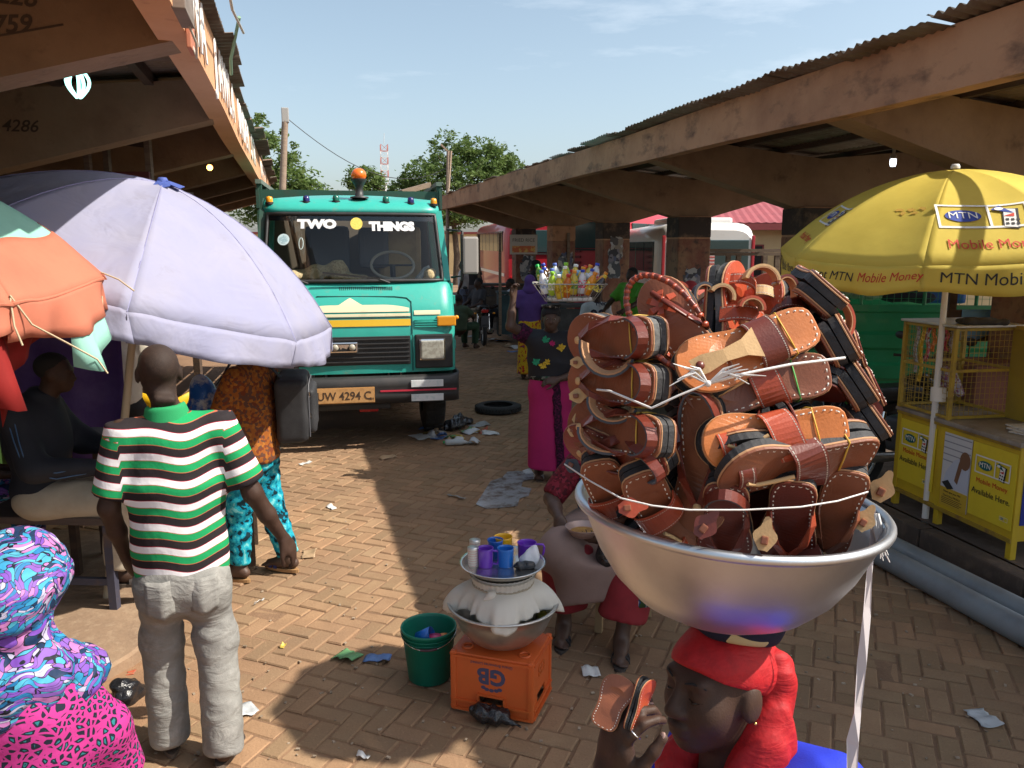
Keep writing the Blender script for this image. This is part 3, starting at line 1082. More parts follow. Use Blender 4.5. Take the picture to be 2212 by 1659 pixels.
red_m = M('mast_red', (.45, .16, .13), .7)
wht_m = M('mast_white', (.6, .6, .6), .7)
bm_ = base_at(835, 520)
t = thing('radio_mast', 'distant red and white lattice mast above the treetops', 'mast', bm_)
zt = 36.0
for k in range(6):
 z0, z1 = 41 + k * 4, 41 + (k + 1) * 4
 mb = MB()
 w = 2.2
 for sx in (-1, 1):
  for sy in (-1, 1):
   mb.bar((sx * w, sy * w, z0), (sx * w, sy * w, z1), .35, .35)
  mb.bar((sx * w, -w, z0), (-sx * w, -w, z1), .22, .22)
  mb.bar((-w, sx * w, z0), (w, sx * w, z0), .3, .3)
  mb.bar((sx * w, -w, z0), (sx * w, w, z1), .22, .22)
 mb.build('mast_section', red_m if k % 2 else wht_m, t)
MB().tube([(0, 0, 65), (.3, 0, 72)], .15, 5).build('antenna', wht_m, t)
MB().tube([(0, 0, -.1), (0, 0, 41.2)], 1.2, 8).build('tower_base', wht_m, t)
pole_m = M('pole_wood', (.30, .22, .16), .9, var=(4, (.2, .14, .1), .4, .7, (1, 1, 6)), bump=(40, .5, .01))
p0 = base_at(588, 19); p1 = at(616, 252, 19.2)
t = thing('utility_pole', 'leaning wooden pole with a grey cap beside the left roof', 'pole', p0)
MB().tube([(0, 0, -.2), p1 - p0], [.09, .075], 8).build('pole', pole_m, t)
MB().box(p1 - p0 + Vector((0, 0, .03)), (.17, .17, .34), None, .02).build('cap', M('grey_cap', (.38, .36, .33), .7), t)
q0 = base_at(962, 19.5); q1 = at(968, 326, 19.5)
t = thing('utility_pole', 'thin wooden pole with a forked top at the end of the right roof', 'pole', q0)
MB().tube([(0, 0, -.2), (q1 - q0) * .75, q1 - q0], [.05, .045, .04], 8).build('pole', pole_m, t)
MB().bar((q1 - q0) * .80, (q1 - q0) * 1.0 + Vector((.05, 0, 0)), .09, .05).build('batten', pole_m, t)
MB().bar((q1 - q0) - Vector((0, 0, .02)), (q1 - q0) + Vector((-.18, 0, .15)), .05, .04).build('fork', pole_m, t)
w1 = q1 - Vector((0, 0, .38))
pts = []
for i in range(17):
 s = i / 16
 p = p1.lerp(w1, s)
 p.z -= 1.05 * 4 * s * (1 - s) * (.5 + .3 * s)
 pts.append(p)
o = MB().tube(pts, .012, 4).build('overhead_wire', M('wire_black', (.07, .07, .07), .6))
tag(o, 'thin black wire sagging between the two wooden poles', 'wire')
cream = M('cream_wall', (.56, .42, .22), .9, var=(.8, (.47, .34, .17), .4, .7), bump=(8, .2, .01))
mar_r = M('maroon_roof', (.33, .07, .075), .55, var=(2, (.25, .055, .06), .4, .7))
mar_w = M('maroon_band', (.19, .03, .03), .7)
glass_d = M('dark_glass', (.02, .022, .025), .12)
def hall(label, px, F, w, d, rz, hz, rise):
 p = base_at(px, F)
 t = thing('hall', label, 'building', p, rz)
 MB().box((w / 2, d / 2, hz / 2), (w, d, hz)).build('wall', cream, t)
 MB().box((w / 2, d / 2, .35), (w + .03, d + .03, .9)).build('plinth', mar_w, t)
 e, n = .45, int(w / .25)
 mb = MB()
 def front(u, v):
  x = -e + (w + 2 * e) * u
  x = x + (w / 2 - x) * v * (rise * 1.6 / w)
  return Vector((x, -e + (d / 2 + e) * v, hz + .2 + rise * v + .02 * (1 if int(u * n * 2) % 2 else 0)))
 mb.grid(front, n * 2 + 1, 2, False)
 def back(u, v):
  q = front(u, v); return Vector((q.x, d - q.y, q.z))
 mb.grid(back, n * 2 + 1, 2, False, False, True)
 a, b = front(0, 0), front(0, 1)
 mb.add([a, b, Vector((a.x, d + e, a.z))], [(0, 1, 2)])
 a, b = front(1, 0), front(1, 1)
 mb.add([a, b, Vector((a.x, d + e, a.z))], [(2, 1, 0)])
 mb.build('roof', mar_r, t)
 MB().box((w / 2, d / 2, hz + .09), (w + 2 * e, d + 2 * e, .2)).build('eave_board', mar_w, t)
 x = .9
 while x + 1.1 < w:
  f = MB().box((x + .65, -.01, hz - .95), (1.3, .06, 1.0)).build('window', mar_w, t)
  MB().box((x + .34, -.045, hz - .95), (.56, .02, .9)).build('pane', glass_d, f)
  MB().box((x + .96, -.045, hz - .95), (.56, .02, .9)).build('pane', glass_d, f)
  x += 2.6
 return t
hall('cream hall with a maroon hipped roof behind the white minibus', 1500, 25, 14, 7, -.2, 2.62, 1.1)
hall('low cream hall with a pink maroon roof behind the yellow umbrella', 2010, 16, 12, 6, -.2, 2.75, 1.05)
# buses
wbus = M('white_bus_paint', (.72, .70, .66), .35, coat=.3, var=(3, (.6, .57, .52), .5, .8))
rbus = M('red_bus_paint', (.40, .015, .025), .35, coat=.4, var=(2, (.3, .012, .02), .5, .8))
tyre_m = M('tyre_rubber', (.022, .021, .02), .85, var=(12, (.045, .04, .036), .5, .8), bump=(60, .3, .004))
tint = M('tinted_bus_glass', (.03, .06, .06), .08, spec=.8)
lamp_r = M('lamp_red', (.5, .02, .02), .25)
lamp_a = M('lamp_amber', (.8, .32, .02), .25)
def bus(label, loc, rz, W, Lh, Hh, body, band, n_win, low, kind):
 """rear face at y = 0, body running to +y"""
 t = thing('bus', label, 'bus', loc, rz)
 mb = MB()
 def ring(y, k, zt):
  pts = []
  r_ = .28 * k
  for a in range(28):
   ang = 2 * math.pi * a / 28
   cx, cz = math.cos(ang), math.sin(ang)
   e = .32
   x = W / 2 * k * math.copysign(abs(cx) ** e, cx)
   z = .38 + (zt - .38) / 2 + (zt - .38) / 2 * math.copysign(abs(cz) ** e, cz)
   pts.append(Vector((x, y, z)))
  return pts
 ys = [(0.0, .90, Hh - .16), (.06, .96, Hh - .06), (.22, 1, Hh), (Lh * .5, 1, Hh), (Lh - .3, 1, Hh - .02), (Lh, .93, Hh - .2)]
 vs = [p for y, k, z in ys for p in ring(y, k, z)]
 fs = []
 for i in range(len(ys) - 1):
  for k in range(28):
   a, b = i * 28 + k, i * 28 + (k + 1) % 28
   fs.append((a, a + 28, b + 28, b))
 mb.add(vs, fs, True)
 mb.add(vs[:28], [tuple(range(28))]); mb.add(vs[-28:], [tuple(range(27, -1, -1))])
 mb.build('body', body, t)
 zw = Hh - .72
 f = MB().box((0, -.01, zw), (W * .82, .05, .72), None, .02).build('rear_window', tint, t)
 MB().box((0, -.03, zw - .40), (W * .84, .02, .05)).build('gasket', tyre_m, f)
 for s in (-1, 1):
  MB().box((s * W * .4, -.02, .95), (.14, .05, .4), None, .01).build('tail_lamp', lamp_r, t)
  for i in range(n_win):
   y0 = .5 + i * (Lh - 1.0) / n_win
   MB().box((s * (W / 2 + .003), y0 + (Lh - 1) / n_win / 2, zw), (.03, (Lh - 1) / n_win - .07, .66), None, .01).build('side_window', tint, t)
  MB().box((s * (W / 2 + .002), Lh / 2, low), (.02, Lh - .4, .10)).build('stripe', band, t)
  for y in (1.2, Lh - 1.1):
   w = MB().lathe([(.2, -.12), (.42, -.12), (.45, -.08), (.45, .08), (.42, .12), (.2, .12)], 20, (s * (W / 2 - .12), y, .45), mat=Matrix.Rotation(math.pi / 2, 3, 'Y')).build('wheel', tyre_m, t)
   MB().lathe([(0, .1), (.2, .1)], 14, (s * (W / 2 - .12), y, .45), mat=Matrix.Rotation(s * math.pi / 2, 3, 'Y')).build('rim', wht_m, w)
 MB().box((0, -.06, .48), (W * .92, .12, .2), None, .03).build('bumper', body, t)
 return t
b = bus('white minibus with a striped flag sticker on its rear window', at(1530, 530, 16.6) - Vector((0, 0, 2.15)), -YAW + .02, 2.05, 6.4, 2.62, wbus, rbus, 5, 1.0, 0)
MB().box((0, 1.5, 2.66), (1.4, 1.6, .16), None, .06).build('air_unit', wbus, b)
for s in (-1, 1):
 MB().box((s * .93, -.012, 1.6), (.07, .04, 1.5), None, .02).build('corner_trim', rbus, b)
MB().box((0, -.015, .98), (1.7, .03, .06)).build('stripe', lamp_a, b)
fl = M('flag_white', (.7, .62, .58), .6)
T0 = (-.18, -.037, 1.83)
f = MB().box(T0, (.62, .004, .36)).build('flag_sticker', fl, b)
for k in range(5):
 MB().box((-.18, -.041, 1.70 + .07 * k), (.62, .004, .033)).build('flag_stripe', M('flag_red', (.5, .09, .07), .6), f)
MB().box((-.39, -.0445, 1.91), (.22, .004, .19)).build('flag_canton', M('flag_blue', (.03, .06, .2), .6), f)
for k in range(7):
 a = 2 * math.pi * k / 7
 MB().box((-.39 + .06 * math.cos(a), -.0475, 1.91 + .06 * math.sin(a)), (.022, .003, .022)).build('flag_star', fl, f)
b = bus('red coach with rear vents seen between the shelter columns', at(1262, 530, 22.5) - Vector((0, 0, 2.15)), -YAW - .55, 2.4, 9.0, 3.15, rbus, wbus, 7, 1.2, 1)
for k in range(5):
 MB().box((-.55, -.02, 1.35 + .16 * k), (.9, .04, .07), None, .01).build('vent_slat', M('vent_dark', (.12, .005, .01), .5), b)
for s in (-.9, .9):
 MB().lathe([(0, 0), (.09, 0), (.1, .03)], 14, (s, -.05, 2.9), mat=Matrix.Rotation(math.pi / 2, 3, 'X')).build('marker_lamp', lamp_a, b)
b = bus('second red coach half hidden behind the far columns', at(1170, 530, 26) - Vector((0, 0, 2.15)), -YAW + .15, 2.4, 9.0, 3.0, rbus, wbus, 7, 1.2, 1)
o = thing('yard_wall', 'long pale yard wall far behind the buses', 'wall', base_at(1300, 60), -YAW)
MB().box((8, 0, 1.5), (90, .3, 3.0)).build('wall', cream, o)
MB().box((8, 0, 3.05), (90.2, .5, .14)).build('coping', mar_w, o)
o = thing('shop_row', 'row of dark closed shops under the left market roof', 'building', (-4.9, 4.0, 0))
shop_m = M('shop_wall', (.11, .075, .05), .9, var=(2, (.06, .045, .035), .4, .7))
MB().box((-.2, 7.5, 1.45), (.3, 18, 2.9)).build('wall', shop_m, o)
for k in range(7):
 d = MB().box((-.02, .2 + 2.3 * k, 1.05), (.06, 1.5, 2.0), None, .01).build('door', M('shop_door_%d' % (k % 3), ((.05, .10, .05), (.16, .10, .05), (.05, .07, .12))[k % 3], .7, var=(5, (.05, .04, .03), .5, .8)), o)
 MB().box((.02, .7 + 2.3 * k, 1.05), (.03, .04, .16)).build('handle', wht_m, d)
# THE TEAL TRUCK
teal = M('teal_paint', (0.03, 0.39, 0.315), .4, coat=.3, var=(2.5, (0.03, 0.34, 0.28), .45, .75), var2=(9, (0.20, 0.27, 0.19), .58, .84), bump=(4, .22, .02))
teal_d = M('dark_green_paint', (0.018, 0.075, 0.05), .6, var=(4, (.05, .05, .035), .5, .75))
cream_p = M('cream_paint', (.74, .68, .45), .45, coat=.2, var=(6, (.6, .52, .33), .55, .8))
yellow_p = M('yellow_tape', (.72, .44, .02), .5, var=(8, (.5, .3, .05), .55, .8))
black_p = M('black_plastic', (.02, .02, .02), .5, var=(8, (.045, .04, .035), .5, .8))
steel = M('dull_steel', (.5, .49, .47), .35, .8, var=(9, (.3, .25, .2), .5, .8))
chrome = M('chrome', (.75, .74, .72), .18, 1.0)
wglass = bpy.data.materials.new('windscreen_glass'); wglass.use_nodes = True
_n = wglass.node_tree; _b = _n.nodes['Principled BSDF']
_g = _n.nodes.new('ShaderNodeBsdfGlossy'); _g.inputs['Roughness'].default_value = .03
_t = _n.nodes.new('ShaderNodeBsdfTransparent'); _t.inputs['Color'].default_value = (.90, .94, .93, 1)
_f = _n.nodes.new('ShaderNodeFresnel'); _f.inputs['IOR'].default_value = 1.5
_x = _n.nodes.new('ShaderNodeMixShader')
_n.links.new(_f.outputs[0], _x.inputs[0]); _n.links.new(_t.outputs[0], _x.inputs[1]); _n.links.new(_g.outputs[0], _x.inputs[2])
_n.links.new(_x.outputs[0], _n.nodes['Material Output'].inputs['Surface'])
truck = thing('truck', 'teal flat-fronted truck with TWO THINGS lettered across its windscreen', 'truck', (.60, 8.50, 0), math.radians(-3.5))
HWD = 1.05
def outline(yf, hw, n=13, yb=1.62, bulge=.05, rc=.16):
 """plan outline of the cab, left back to right back, front at yf"""
 pts = [(-hw, yb), (-hw, (yb + yf) / 2 + .1), (-hw, yf + rc)]
 for k in range(1, 5):
  a = k / 5 * math.pi / 2
  pts.append((-hw + rc * (1 - math.cos(a)), yf + rc - rc * math.sin(a)))
 for k in range(n):
  x = (-hw + rc) + 2 * (hw - rc) * k / (n - 1)
  pts.append((x, yf - bulge * (1 - (x / hw) ** 2) + bulge * (1 - ((hw - rc) / hw) ** 2)))
 return pts[:7] + pts[7:] + [(-x, y) for x, y in reversed(pts[:7])]
def loft(rows, name, mat, cap_top=False, cap_bot=False, pick=None):
 mb = MB()
 n = len(rows[0])
 vs = [p for r_ in rows for p in r_]
 fs = []
 for j in range(len(rows) - 1):
  for i in range(n - 1):
   if pick and not pick(i): continue
   fs.append((j * n + i, j * n + i + 1, (j + 1) * n + i + 1, (j + 1) * n + i))
 mb.add(vs, fs, True)
 if cap_top: mb.add(rows[-1], [tuple(range(n))])
 if cap_bot: mb.add(rows[0], [tuple(range(n - 1, -1, -1))])
 return mb.build(name, mat, truck)
def rows(prof, hwf=lambda z: HWD, rc=.16, bulge=.05):
 return [[Vector((x, y, z)) for x, y in outline(yf, hwf(z), rc=rc, bulge=bulge)] for yf, z in prof]
hw_low = lambda z: HWD - .02 * max(0, z - 1.4)
body = loft(rows([(0.0, .82), (-.005, 1.0), (0.0, 1.22), (.01, 1.30), (.035, 1.44), (.08, 1.55), (.15, 1.66), (.20, 1.735), (.235, 1.76)], hw_low), 'cab_body', teal)
hw_up = lambda z: HWD - .02 - .075 * max(0, (z - 1.76) / .74)
roof = loft(rows([(.455, 2.475), (.43, 2.50), (.44, 2.54), (.52, 2.60), (.66, 2.645)], hw_up, rc=.2), 'cab_roof', teal)
rt = rows([(.66, 2.645)], hw_up, rc=.2)[0]
mb = MB()
def fn(u, v):
 i = u * (len(rt) - 1)
 k = min(int(i), len(rt) - 2)
 p = rt[k].lerp(rt[k + 1], i - k)
 c = Vector((0, 1.3, 2.72))
 q = p.lerp(c, v)
 q.z = p.z + (c.z - p.z) * math.sin(v * math.pi / 2)
 return q
mb.grid(fn, 40, 7)
mb.build('roof_top', teal, truck)
for s in (-1, 1):
 a, b = Vector((s * (HWD - .075), .33, 1.75)), Vector((s * (HWD - .135), .58, 2.50))
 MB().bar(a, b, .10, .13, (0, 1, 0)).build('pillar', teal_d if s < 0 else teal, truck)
 a, b = Vector((s * (HWD - .05), 1.5, 1.75)), Vector((s * (HWD - .11), 1.5, 2.50))
 MB().bar(a, b, .09, .2, (0, 1, 0)).build('pillar', teal, truck)
 d = MB().box((s * (HWD + .012), .95, 1.32), (.02, 1.0, .82), None, .008).build('door', teal, truck)
 MB().bar((s * (HWD + .03), .55, 1.58), (s * (HWD + .03), .72, 1.58), .02, .03).build('door_handle', black_p, d)
 for z in (1.05, 1.55):
  MB().box((s * (HWD + .022), .47, z), (.05, .05, .1), None, .01).build('hinge', teal, d)
 MB().add([(s * (HWD - .045), .44, 1.78), (s * (HWD - .045), 1.42, 1.78), (s * (HWD - .10), 1.42, 2.47), (s * (HWD - .10), .66, 2.47)], [(0, 1, 2, 3)]).build('side_window', wglass, truck)
MB().box((0, 1.6, 1.7), (2.06, .04, 1.85)).build('cab_back', M('cab_lining', (.20, .16, .12), .9), truck)
MB().box((0, .95, .84), (2.06, 1.25, .04)).build('cab_floor', black_p, truck)
WS = [(.225, 1.775), (.44, 2.475)]
def ws(u, v, off=0.0):
 """point of the windscreen: u -1..1 across, v 0..1 up"""
 z = WS[0][1] + (WS[1][1] - WS[0][1]) * v
 hw = HWD - .115 - .055 * v
 yf = WS[0][0] + (WS[1][0] - WS[0][0]) * v
 y = yf - .07 * (1 - u * u) + .012 + .10 * max(0, abs(u) - .85) ** 1.5 * 4
 return Vector((hw * u, y - off, z))
mb = MB().grid(lambda u, v: ws(2 * u - 1, v), 25, 9)
wsg = mb.build('windscreen', wglass, truck)
mb = MB()
edge = [ws(-1 + 2 * i / 20, 0) for i in range(21)] + [ws(1, i / 8) for i in range(1, 8)] + [ws(1 - 2 * i / 20, 1) for i in range(21)] + [ws(-1, 1 - i / 8) for i in range(1, 8)]
mb.tube(edge, .022, 6, closed=True)
mb.build('gasket', black_p, wsg)
mb = MB().grid(lambda u, v: ws(2 * u - 1, .90 + .10 * v, -.004), 25, 2)
mb.build('sun_band', M('dark_sun_band', (.02, .028, .035), .25), wsg)
def on_ws(uc, vc):
 def bend(p):
  return ws(uc + p.x / .92, vc + p.y / .73, .006 + p.z)
 return bend
wl = M('white_vinyl', (.82, .82, .82), .5)
text('letter_row', 'TWO', .125, None, wl, wsg, .001, .009, bend=on_ws(-.42, .845), sx=1.32)
text('letter_row', 'THINGS', .125, None, wl, wsg, .001, .009, bend=on_ws(.46, .815), sx=1.10)
yst = M('yellow_sticker', (.82, .62, .12), .5, var=(60, (.7, .5, .08), .5, .6))
def disc(uc, vc, r, mat, name, off=.005):
 mb = MB()
 b = on_ws(uc, vc)
 vs = [b(Vector((r * math.cos(a), r * math.sin(a), 0))) - Vector((0, off - .005, 0)) for a in [2 * math.pi * k / 28 for k in range(28)]]
 mb.add(vs, [tuple(range(28))])
 return mb.build(name, mat, wsg)
disc(.04, .86, .066, yst, 'round_sticker')
disc(-.80, .62, .062, M('pale_sticker', (.55, .68, .70), .5), 'round_sticker')
disc(-.80, .62, .045, M('sticker_print', (.30, .45, .50), .5, var=(70, (.6, .72, .74), .5, .6)), 'sticker_print', .0062)
mb = MB()
b = on_ws(-.60, .56)
mb.tube([b(Vector((.022 * math.cos(a), .062 * math.sin(a), .003))) for a in [2 * math.pi * k / 20 for k in range(20)]], .004, 5, closed=True)
mb.build('feather_sticker', M('feather', (.55, .68, .66), .6), wsg)
mb = MB()
for k in range(28):
 mb.box((-.16 + .02 * k, .148, 1.695), (.011, .02, .04), Matrix.Rotation(-.5, 3, 'X'))
tag(mb.build('air_intake', M('intake_dark', (.01, .09, .075), .6), truck), kind='stuff')
for x0, x1, z1 in ((.36, -.33, 1.87), (-.48, -1.0, 1.86)):
 w = MB().tube([(x0, .13, 1.755), (x0 - .12, .12, 1.80)], .012, 6).build('wiper', black_p, truck)
 MB().bar((x0 - .10, .115, 1.80), (x1, .10 if x0 > 0 else .19, z1), .018, .02).build('wiper_blade', black_p, w)
def hoodf(x, z):
 P = [(.0, 1.22), (.01, 1.30), (.035, 1.44), (.08, 1.55), (.15, 1.66), (.20, 1.735)]
 for (y0, z0), (y1, z1) in zip(P, P[1:]):
  if z <= z1: break
 y = y0 + (y1 - y0) * (z - z0) / (z1 - z0)
 hw = hw_low(z); rc = .16
 b = .05 * (1 - ((hw - rc) / hw) ** 2)
 return Vector((x, y - .05 * (1 - (x / hw) ** 2) + b - .006, z))
def band(fz0, fz1, x0, x1, mat, name, th=.003):
 mb = MB().grid(lambda u, v: hoodf(x0 + (x1 - x0) * u, fz0(x0 + (x1 - x0) * u) + (fz1(x0 + (x1 - x0) * u) - fz0(x0 + (x1 - x0) * u)) * v) - Vector((0, th, 0)), 60, 4)
 return mb.build(name, mat, truck)
peak = lambda x: 1.535 + .075 * max(0, 1 - abs(x + .06) / .12) - .05 * max(0, (abs(x) - .25) / .35) ** 2
band(lambda x: 1.462, peak, -.88, .55, cream_p, 'cream_stripe')
band(lambda x: 1.415, lambda x: 1.445, -.88, .56, cream_p, 'cream_stripe')
band(lambda x: 1.315, lambda x: 1.385, -.88, .56, yellow_p, 'yellow_stripe')
band(lambda x: 1.392, lambda x: 1.402, -.88, .56, black_p, 'dark_line')
band(lambda x: 1.425, lambda x: 1.47, .60, .88, cream_p, 'cream_stripe')
mb = MB().tube([hoodf(.575, z) - Vector((0, 0, 0)) for z in (1.23, 1.32, 1.44, 1.50, 1.56)] + [hoodf(.53, 1.60), hoodf(.40, 1.615), hoodf(-.4, 1.625)], .006, 5)
mb.build('panel_seam', M('seam_dark', (.008, .10, .085), .8), truck)
MB().tube([(.575, -.03, .84), (.575, -.045, 1.02), (.575, -.035, 1.22)], .006, 5).build('panel_seam', MATS['seam_dark'], truck)
for k in range(4):
 MB().box((.72, -.012, 1.30 + .024 * k), (.24, .02, .012), None, .003).build('louvre', teal, truck)
MB().box((-.18, -.028, 1.06), (1.46, .035, .30), None, .008).build('grille', black_p, truck)
for k in range(6):
 MB().box((-.18, -.052, .945 + .047 * k), (1.44, .02, .014), None, .003).build('grille_bar', M('grille_bar_paint', (.035, .035, .035), .4), truck)
bd = MB().box((-.14, -.07, 1.105), (.29, .03, .11), None, .02).build('badge', chrome, truck)
MB().box((-.14, -.083, 1.105), (.25, .02, .08), None, .01).build('badge_field', black_p, bd)
for s in (-1, 1):
 MB().lathe([(0, .012), (.03, .012), (.034, 0)], 16, (-.14 + s * .085, -.093, 1.105), mat=Matrix.Rotation(math.pi / 2, 3, 'X')).build('badge_lamp', M('old_lens', (.45, .42, .34), .2, coat=.5), bd)
MB().add([(-.2, -.095, 1.135), (-.08, -.095, 1.135), (-.11, -.095, 1.09), (-.15, -.095, 1.105), (-.17, -.095, 1.085)], [(0, 4, 3, 2, 1)]).build('badge_emblem', chrome, bd)
for s in (-1, 1):
 h = MB().box((s * .80, -.02, 1.04), (.40, .06, .36), None, .015).build('headlamp_surround', black_p, truck)
 MB().box((s * .78, -.055, 1.06), (.28, .05, .235), None, .035).build('headlamp_rim', chrome, h)
 MB().box((s * .78, -.075, 1.06), (.245, .03, .20), None, .014).build('headlamp', M('headlamp_glass', (.48, .47, .40), .12, coat=.8, var=(30, (.33, .31, .26), .4, .6)), h)
 MB().box((s * .94, .012, 1.355), (.20, .075, .105), None, .012).build('indicator', lamp_a, truck)
 MB().ball((s * 1.06, .07, 1.385), .024).build('side_indicator', lamp_a, truck)
bump_m = M('bumper_black', (.028, .027, .027), .5, var=(3, (.06, .05, .045), .5, .75))
mb = MB()
pr = [(0, .0), (-.06, .02), (-.07, .10), (-.055, .145), (-.07, .19), (-.06, .275), (0, .30)]
pl = outline(-.05, HWD + .03, yb=.5, rc=.12, bulge=.05)
mb.grid(lambda u, v: (lambda p, q: Vector((p[0] * (1 + q[0] * .2), p[1] + q[0], .50 + q[1])))(pl[min(int(u * (len(pl) - 1) + .5), len(pl) - 1)], pr[int(v * (len(pr) - 1) + .5)]), len(pl), len(pr))
solid(mb.build('bumper', bump_m, truck), .02, -1)
bp = truck.children[-1]
for z in (.565, .715):
 MB().box((.71, -.155, z), (.34, .012, .075), None, .004).build('reflector', M('white_reflector', (.72, .74, .74), .5, var=(20, (.5, .6, .6), .5, .7)), bp)
MB().box((.62, -.15, .645), (.8, .01, .016)).build('red_tape', M('red_tape', (.55, .03, .06), .5), bp)
plate = MB().box((-.14, -.19, .62), (.60, .012, .165), None, .006).build('number_plate', M('copper_plate', (.52, .27, .09), .5, .3, var=(16, (.36, .18, .06), .45, .7)), truck)
MB().box((-.14, -.197, .62), (.585, .004, .148)).build('plate_field', M('plate_field', (.56, .31, .12), .55, var=(14, (.42, .22, .08), .45, .7)), plate)
T = frame((-.15, -.2000, .613), (1, 0, 0), (0, 0, 1), (0, -1, 0))
text('plate_number', 'UW 4294 C', .118, T, M('plate_ink', (.06, .035, .02), .6), plate, .0015, .0015, sx=.93)
text('plate_number', 'GH', .035, frame((.125, -.2000, .58), (1, 0, 0), (0, 0, 1), (0, -1, 0)), MATS['plate_ink'], plate, .0015)
MB().box((-.05, -.02, .47), (.75, .1, .06), None, .01).build('under_rail', black_p, truck)
MB().box((.1, .1, .43), (.2, .1, .08), None, .01).build('tow_box', lamp_r, truck)
dash = MB().box((0, .42, 1.66), (1.9, .42, .16), None, .03).build('dashboard', M('dash_brown', (.10, .085, .07), .8), truck)
seat_m = M('seat_tan', (.46, .33, .17), .75, var=(6, (.34, .24, .12), .4, .7))
seat_g = M('seat_grey', (.13, .13, .14), .85)
for x, m in ((.48, seat_m), (-.35, seat_g)):
 s_ = MB().box((x + .06, 1.2, 2.0), (.50, .14, .74), None, .06).build('seat', m, truck)
 MB().box((x + .06, 1.0, 1.55), (.52, .5, .16), None, .05).build('seat_cushion', m, s_)
MB().box((.23, 1.0, 2.12), (.34, .14, .46), None, .06).build('headrest', seat_g, truck)
rim = [Vector((.42 + .235 * math.cos(a), .62 + .235 * math.sin(a) * .62, 1.93 + .235 * math.sin(a) * .62)) for a in [2 * math.pi * k / 28 for k in range(28)]]
sw = MB().tube(rim, .017, 7, closed=True).build('steering_wheel', M('wheel_cream', (.36, .33, .27), .5), truck)
MB().tube([(.42, .62, 1.93), (.42, .50, 1.68)], .03, 8).build('column', black_p, sw)
mb = MB()
for k in (0, 14, 21):
 mb.tube([rim[k], (.42, .62, 1.93)], .012, 6)
mb.build('spoke', black_p, sw)
MB().bar((-.55, 1.0, 1.6), (-.68, .9, 2.46), .05, .03).build('plank', wood_m, truck)
sack_m = M('jute_sack', (.52, .42, .24), .95, var=(50, (.30, .23, .12), .45, .6), var2=(7, (.5, .4, .22), .5, .7), bump=(220, .8, .004))
vol_obj('jute_sack', [ell((-.62, .32, 1.83), (.17, .13, .075), .05), ell((-.38, .34, 1.86), (.15, .12, .09), .05), ell((-.18, .33, 1.89), (.12, .11, .11), .05), ell((-.05, .30, 1.80), (.2, .1, .05), .05), cap((-.95, .36, 1.82), (-.7, .33, 1.84), .055, .06, .04)], .016, sack_m, truck, wrinkle(.012, 40, 40, 40, 4))
vol_obj('jute_sack', [ell((.80, .30, 1.83), (.07, .07, .085), .02), ell((.79, .3, 1.76), (.09, .07, .04), .03)], .014, sack_m, truck, wrinkle(.008, 50, 50, 50, 5))
MB().lathe([(.035, 0), (.04, .02), (.04, .17), (.02, .2), (.015, .22)], 12, (.66, .33, 1.76), mat=Matrix.Rotation(.7, 3, 'Y')).build('bottle', M('clear_bottle', (.5, .55, .55), .1, alpha=.5), truck)
MB().box((-.02, .25, 1.765), (.09, .08, .07), None, .01).build('blue_box', M('blue_card', (.06, .1, .4), .6), truck)
for x, m in ((-.86, lamp_a), (-.48, M('lamp_navy', (.02, .02, .12), .25)), (-.17, M('lamp_green', (.01, .12, .08), .25)), (.36, MATS['lamp_green']), (.63, MATS['lamp_navy']), (.88, lamp_a)):
 z = 2.62 - .03 * abs(x)
 l = MB().lathe([(.036, 0), (.036, .03), (.03, .06), (.0, .068)], 12, (x, .53, z)).build('marker_lamp', m, truck)
 MB().lathe([(.044, -.02), (.044, .006)], 12, (x, .53, z), cap1=True).build('lamp_base', black_p, l)
bc = MB().lathe([(.10, 2.655), (.10, 2.67), (.045, 2.68), (.04, 2.76), (.06, 2.81), (.085, 2.845), (.085, 2.86)], 18, (.08, .62, 0), cap1=True).build('beacon_stand', M('beacon_black', (.03, .03, .03), .5), truck)
MB().ball((.08, .62, 2.90), (.082, .082, .075), 18, 12).build('beacon', M('beacon_orange', (.85, .16, .01), .25, coat=.4), bc)
mi = MB().box((1.24, .22, 2.04), (.17, .05, .40), None, .03).build('mirror', M('mirror_back', (.36, .34, .31), .5), truck)
MB().box((1.15, .25, 2.02), (.03, .05, .50), None, .01).build('mirror_rim', black_p, mi)
MB().tube([(1.02, .45, 2.32), (1.16, .28, 2.30), (1.16, .26, 1.82), (1.05, .40, 1.80)], .014, 6).build('mirror_arm', black_p, mi)
for s in (-1, 1):
 for y, dx in ((.80, .80), (4.2, .80)):
  w = MB().lathe([(.22, -.12), (.36, -.125), (.425, -.10), (.445, -.06), (.445, .06), (.425, .10), (.36, .125), (.22, .12)], 28, (s * (dx + .05), y, .445), mat=Matrix.Rotation(math.pi / 2, 3, 'Y')).build('wheel', tyre_m, truck)
  MB().lathe([(0, .04), (.1, .05), (.14, .01), (.22, .06), (.235, .1)], 18, (s * (dx + .05), y, .445), mat=Matrix.Rotation(s * math.pi / 2, 3, 'Y')).build('rim', steel, w)
  mb = MB()
  for k in range(36):
   a = 2 * math.pi * k / 36
   mb.box((s * (dx + .05) + (.05 if k % 2 else -.05), y + .447 * math.cos(a), .445 + .447 * math.sin(a)), (.10, .05, .016), Matrix.Rotation(a - math.pi / 2, 3, 'X'))
  mb.build('tread', tyre_m, w)
 MB().box((s * .42, 3.0, .72), (.09, 5.2, .16)).build('chassis_rail', black_p, truck)
 mb = MB().grid(lambda u, v: Vector((s * (.68 + .38 * v), .80 + .56 * math.cos(math.pi * u), .46 + .56 * math.sin(math.pi * u))), 16, 3)
 solid(mb.build('wheel_arch', teal_d, truck), .015)
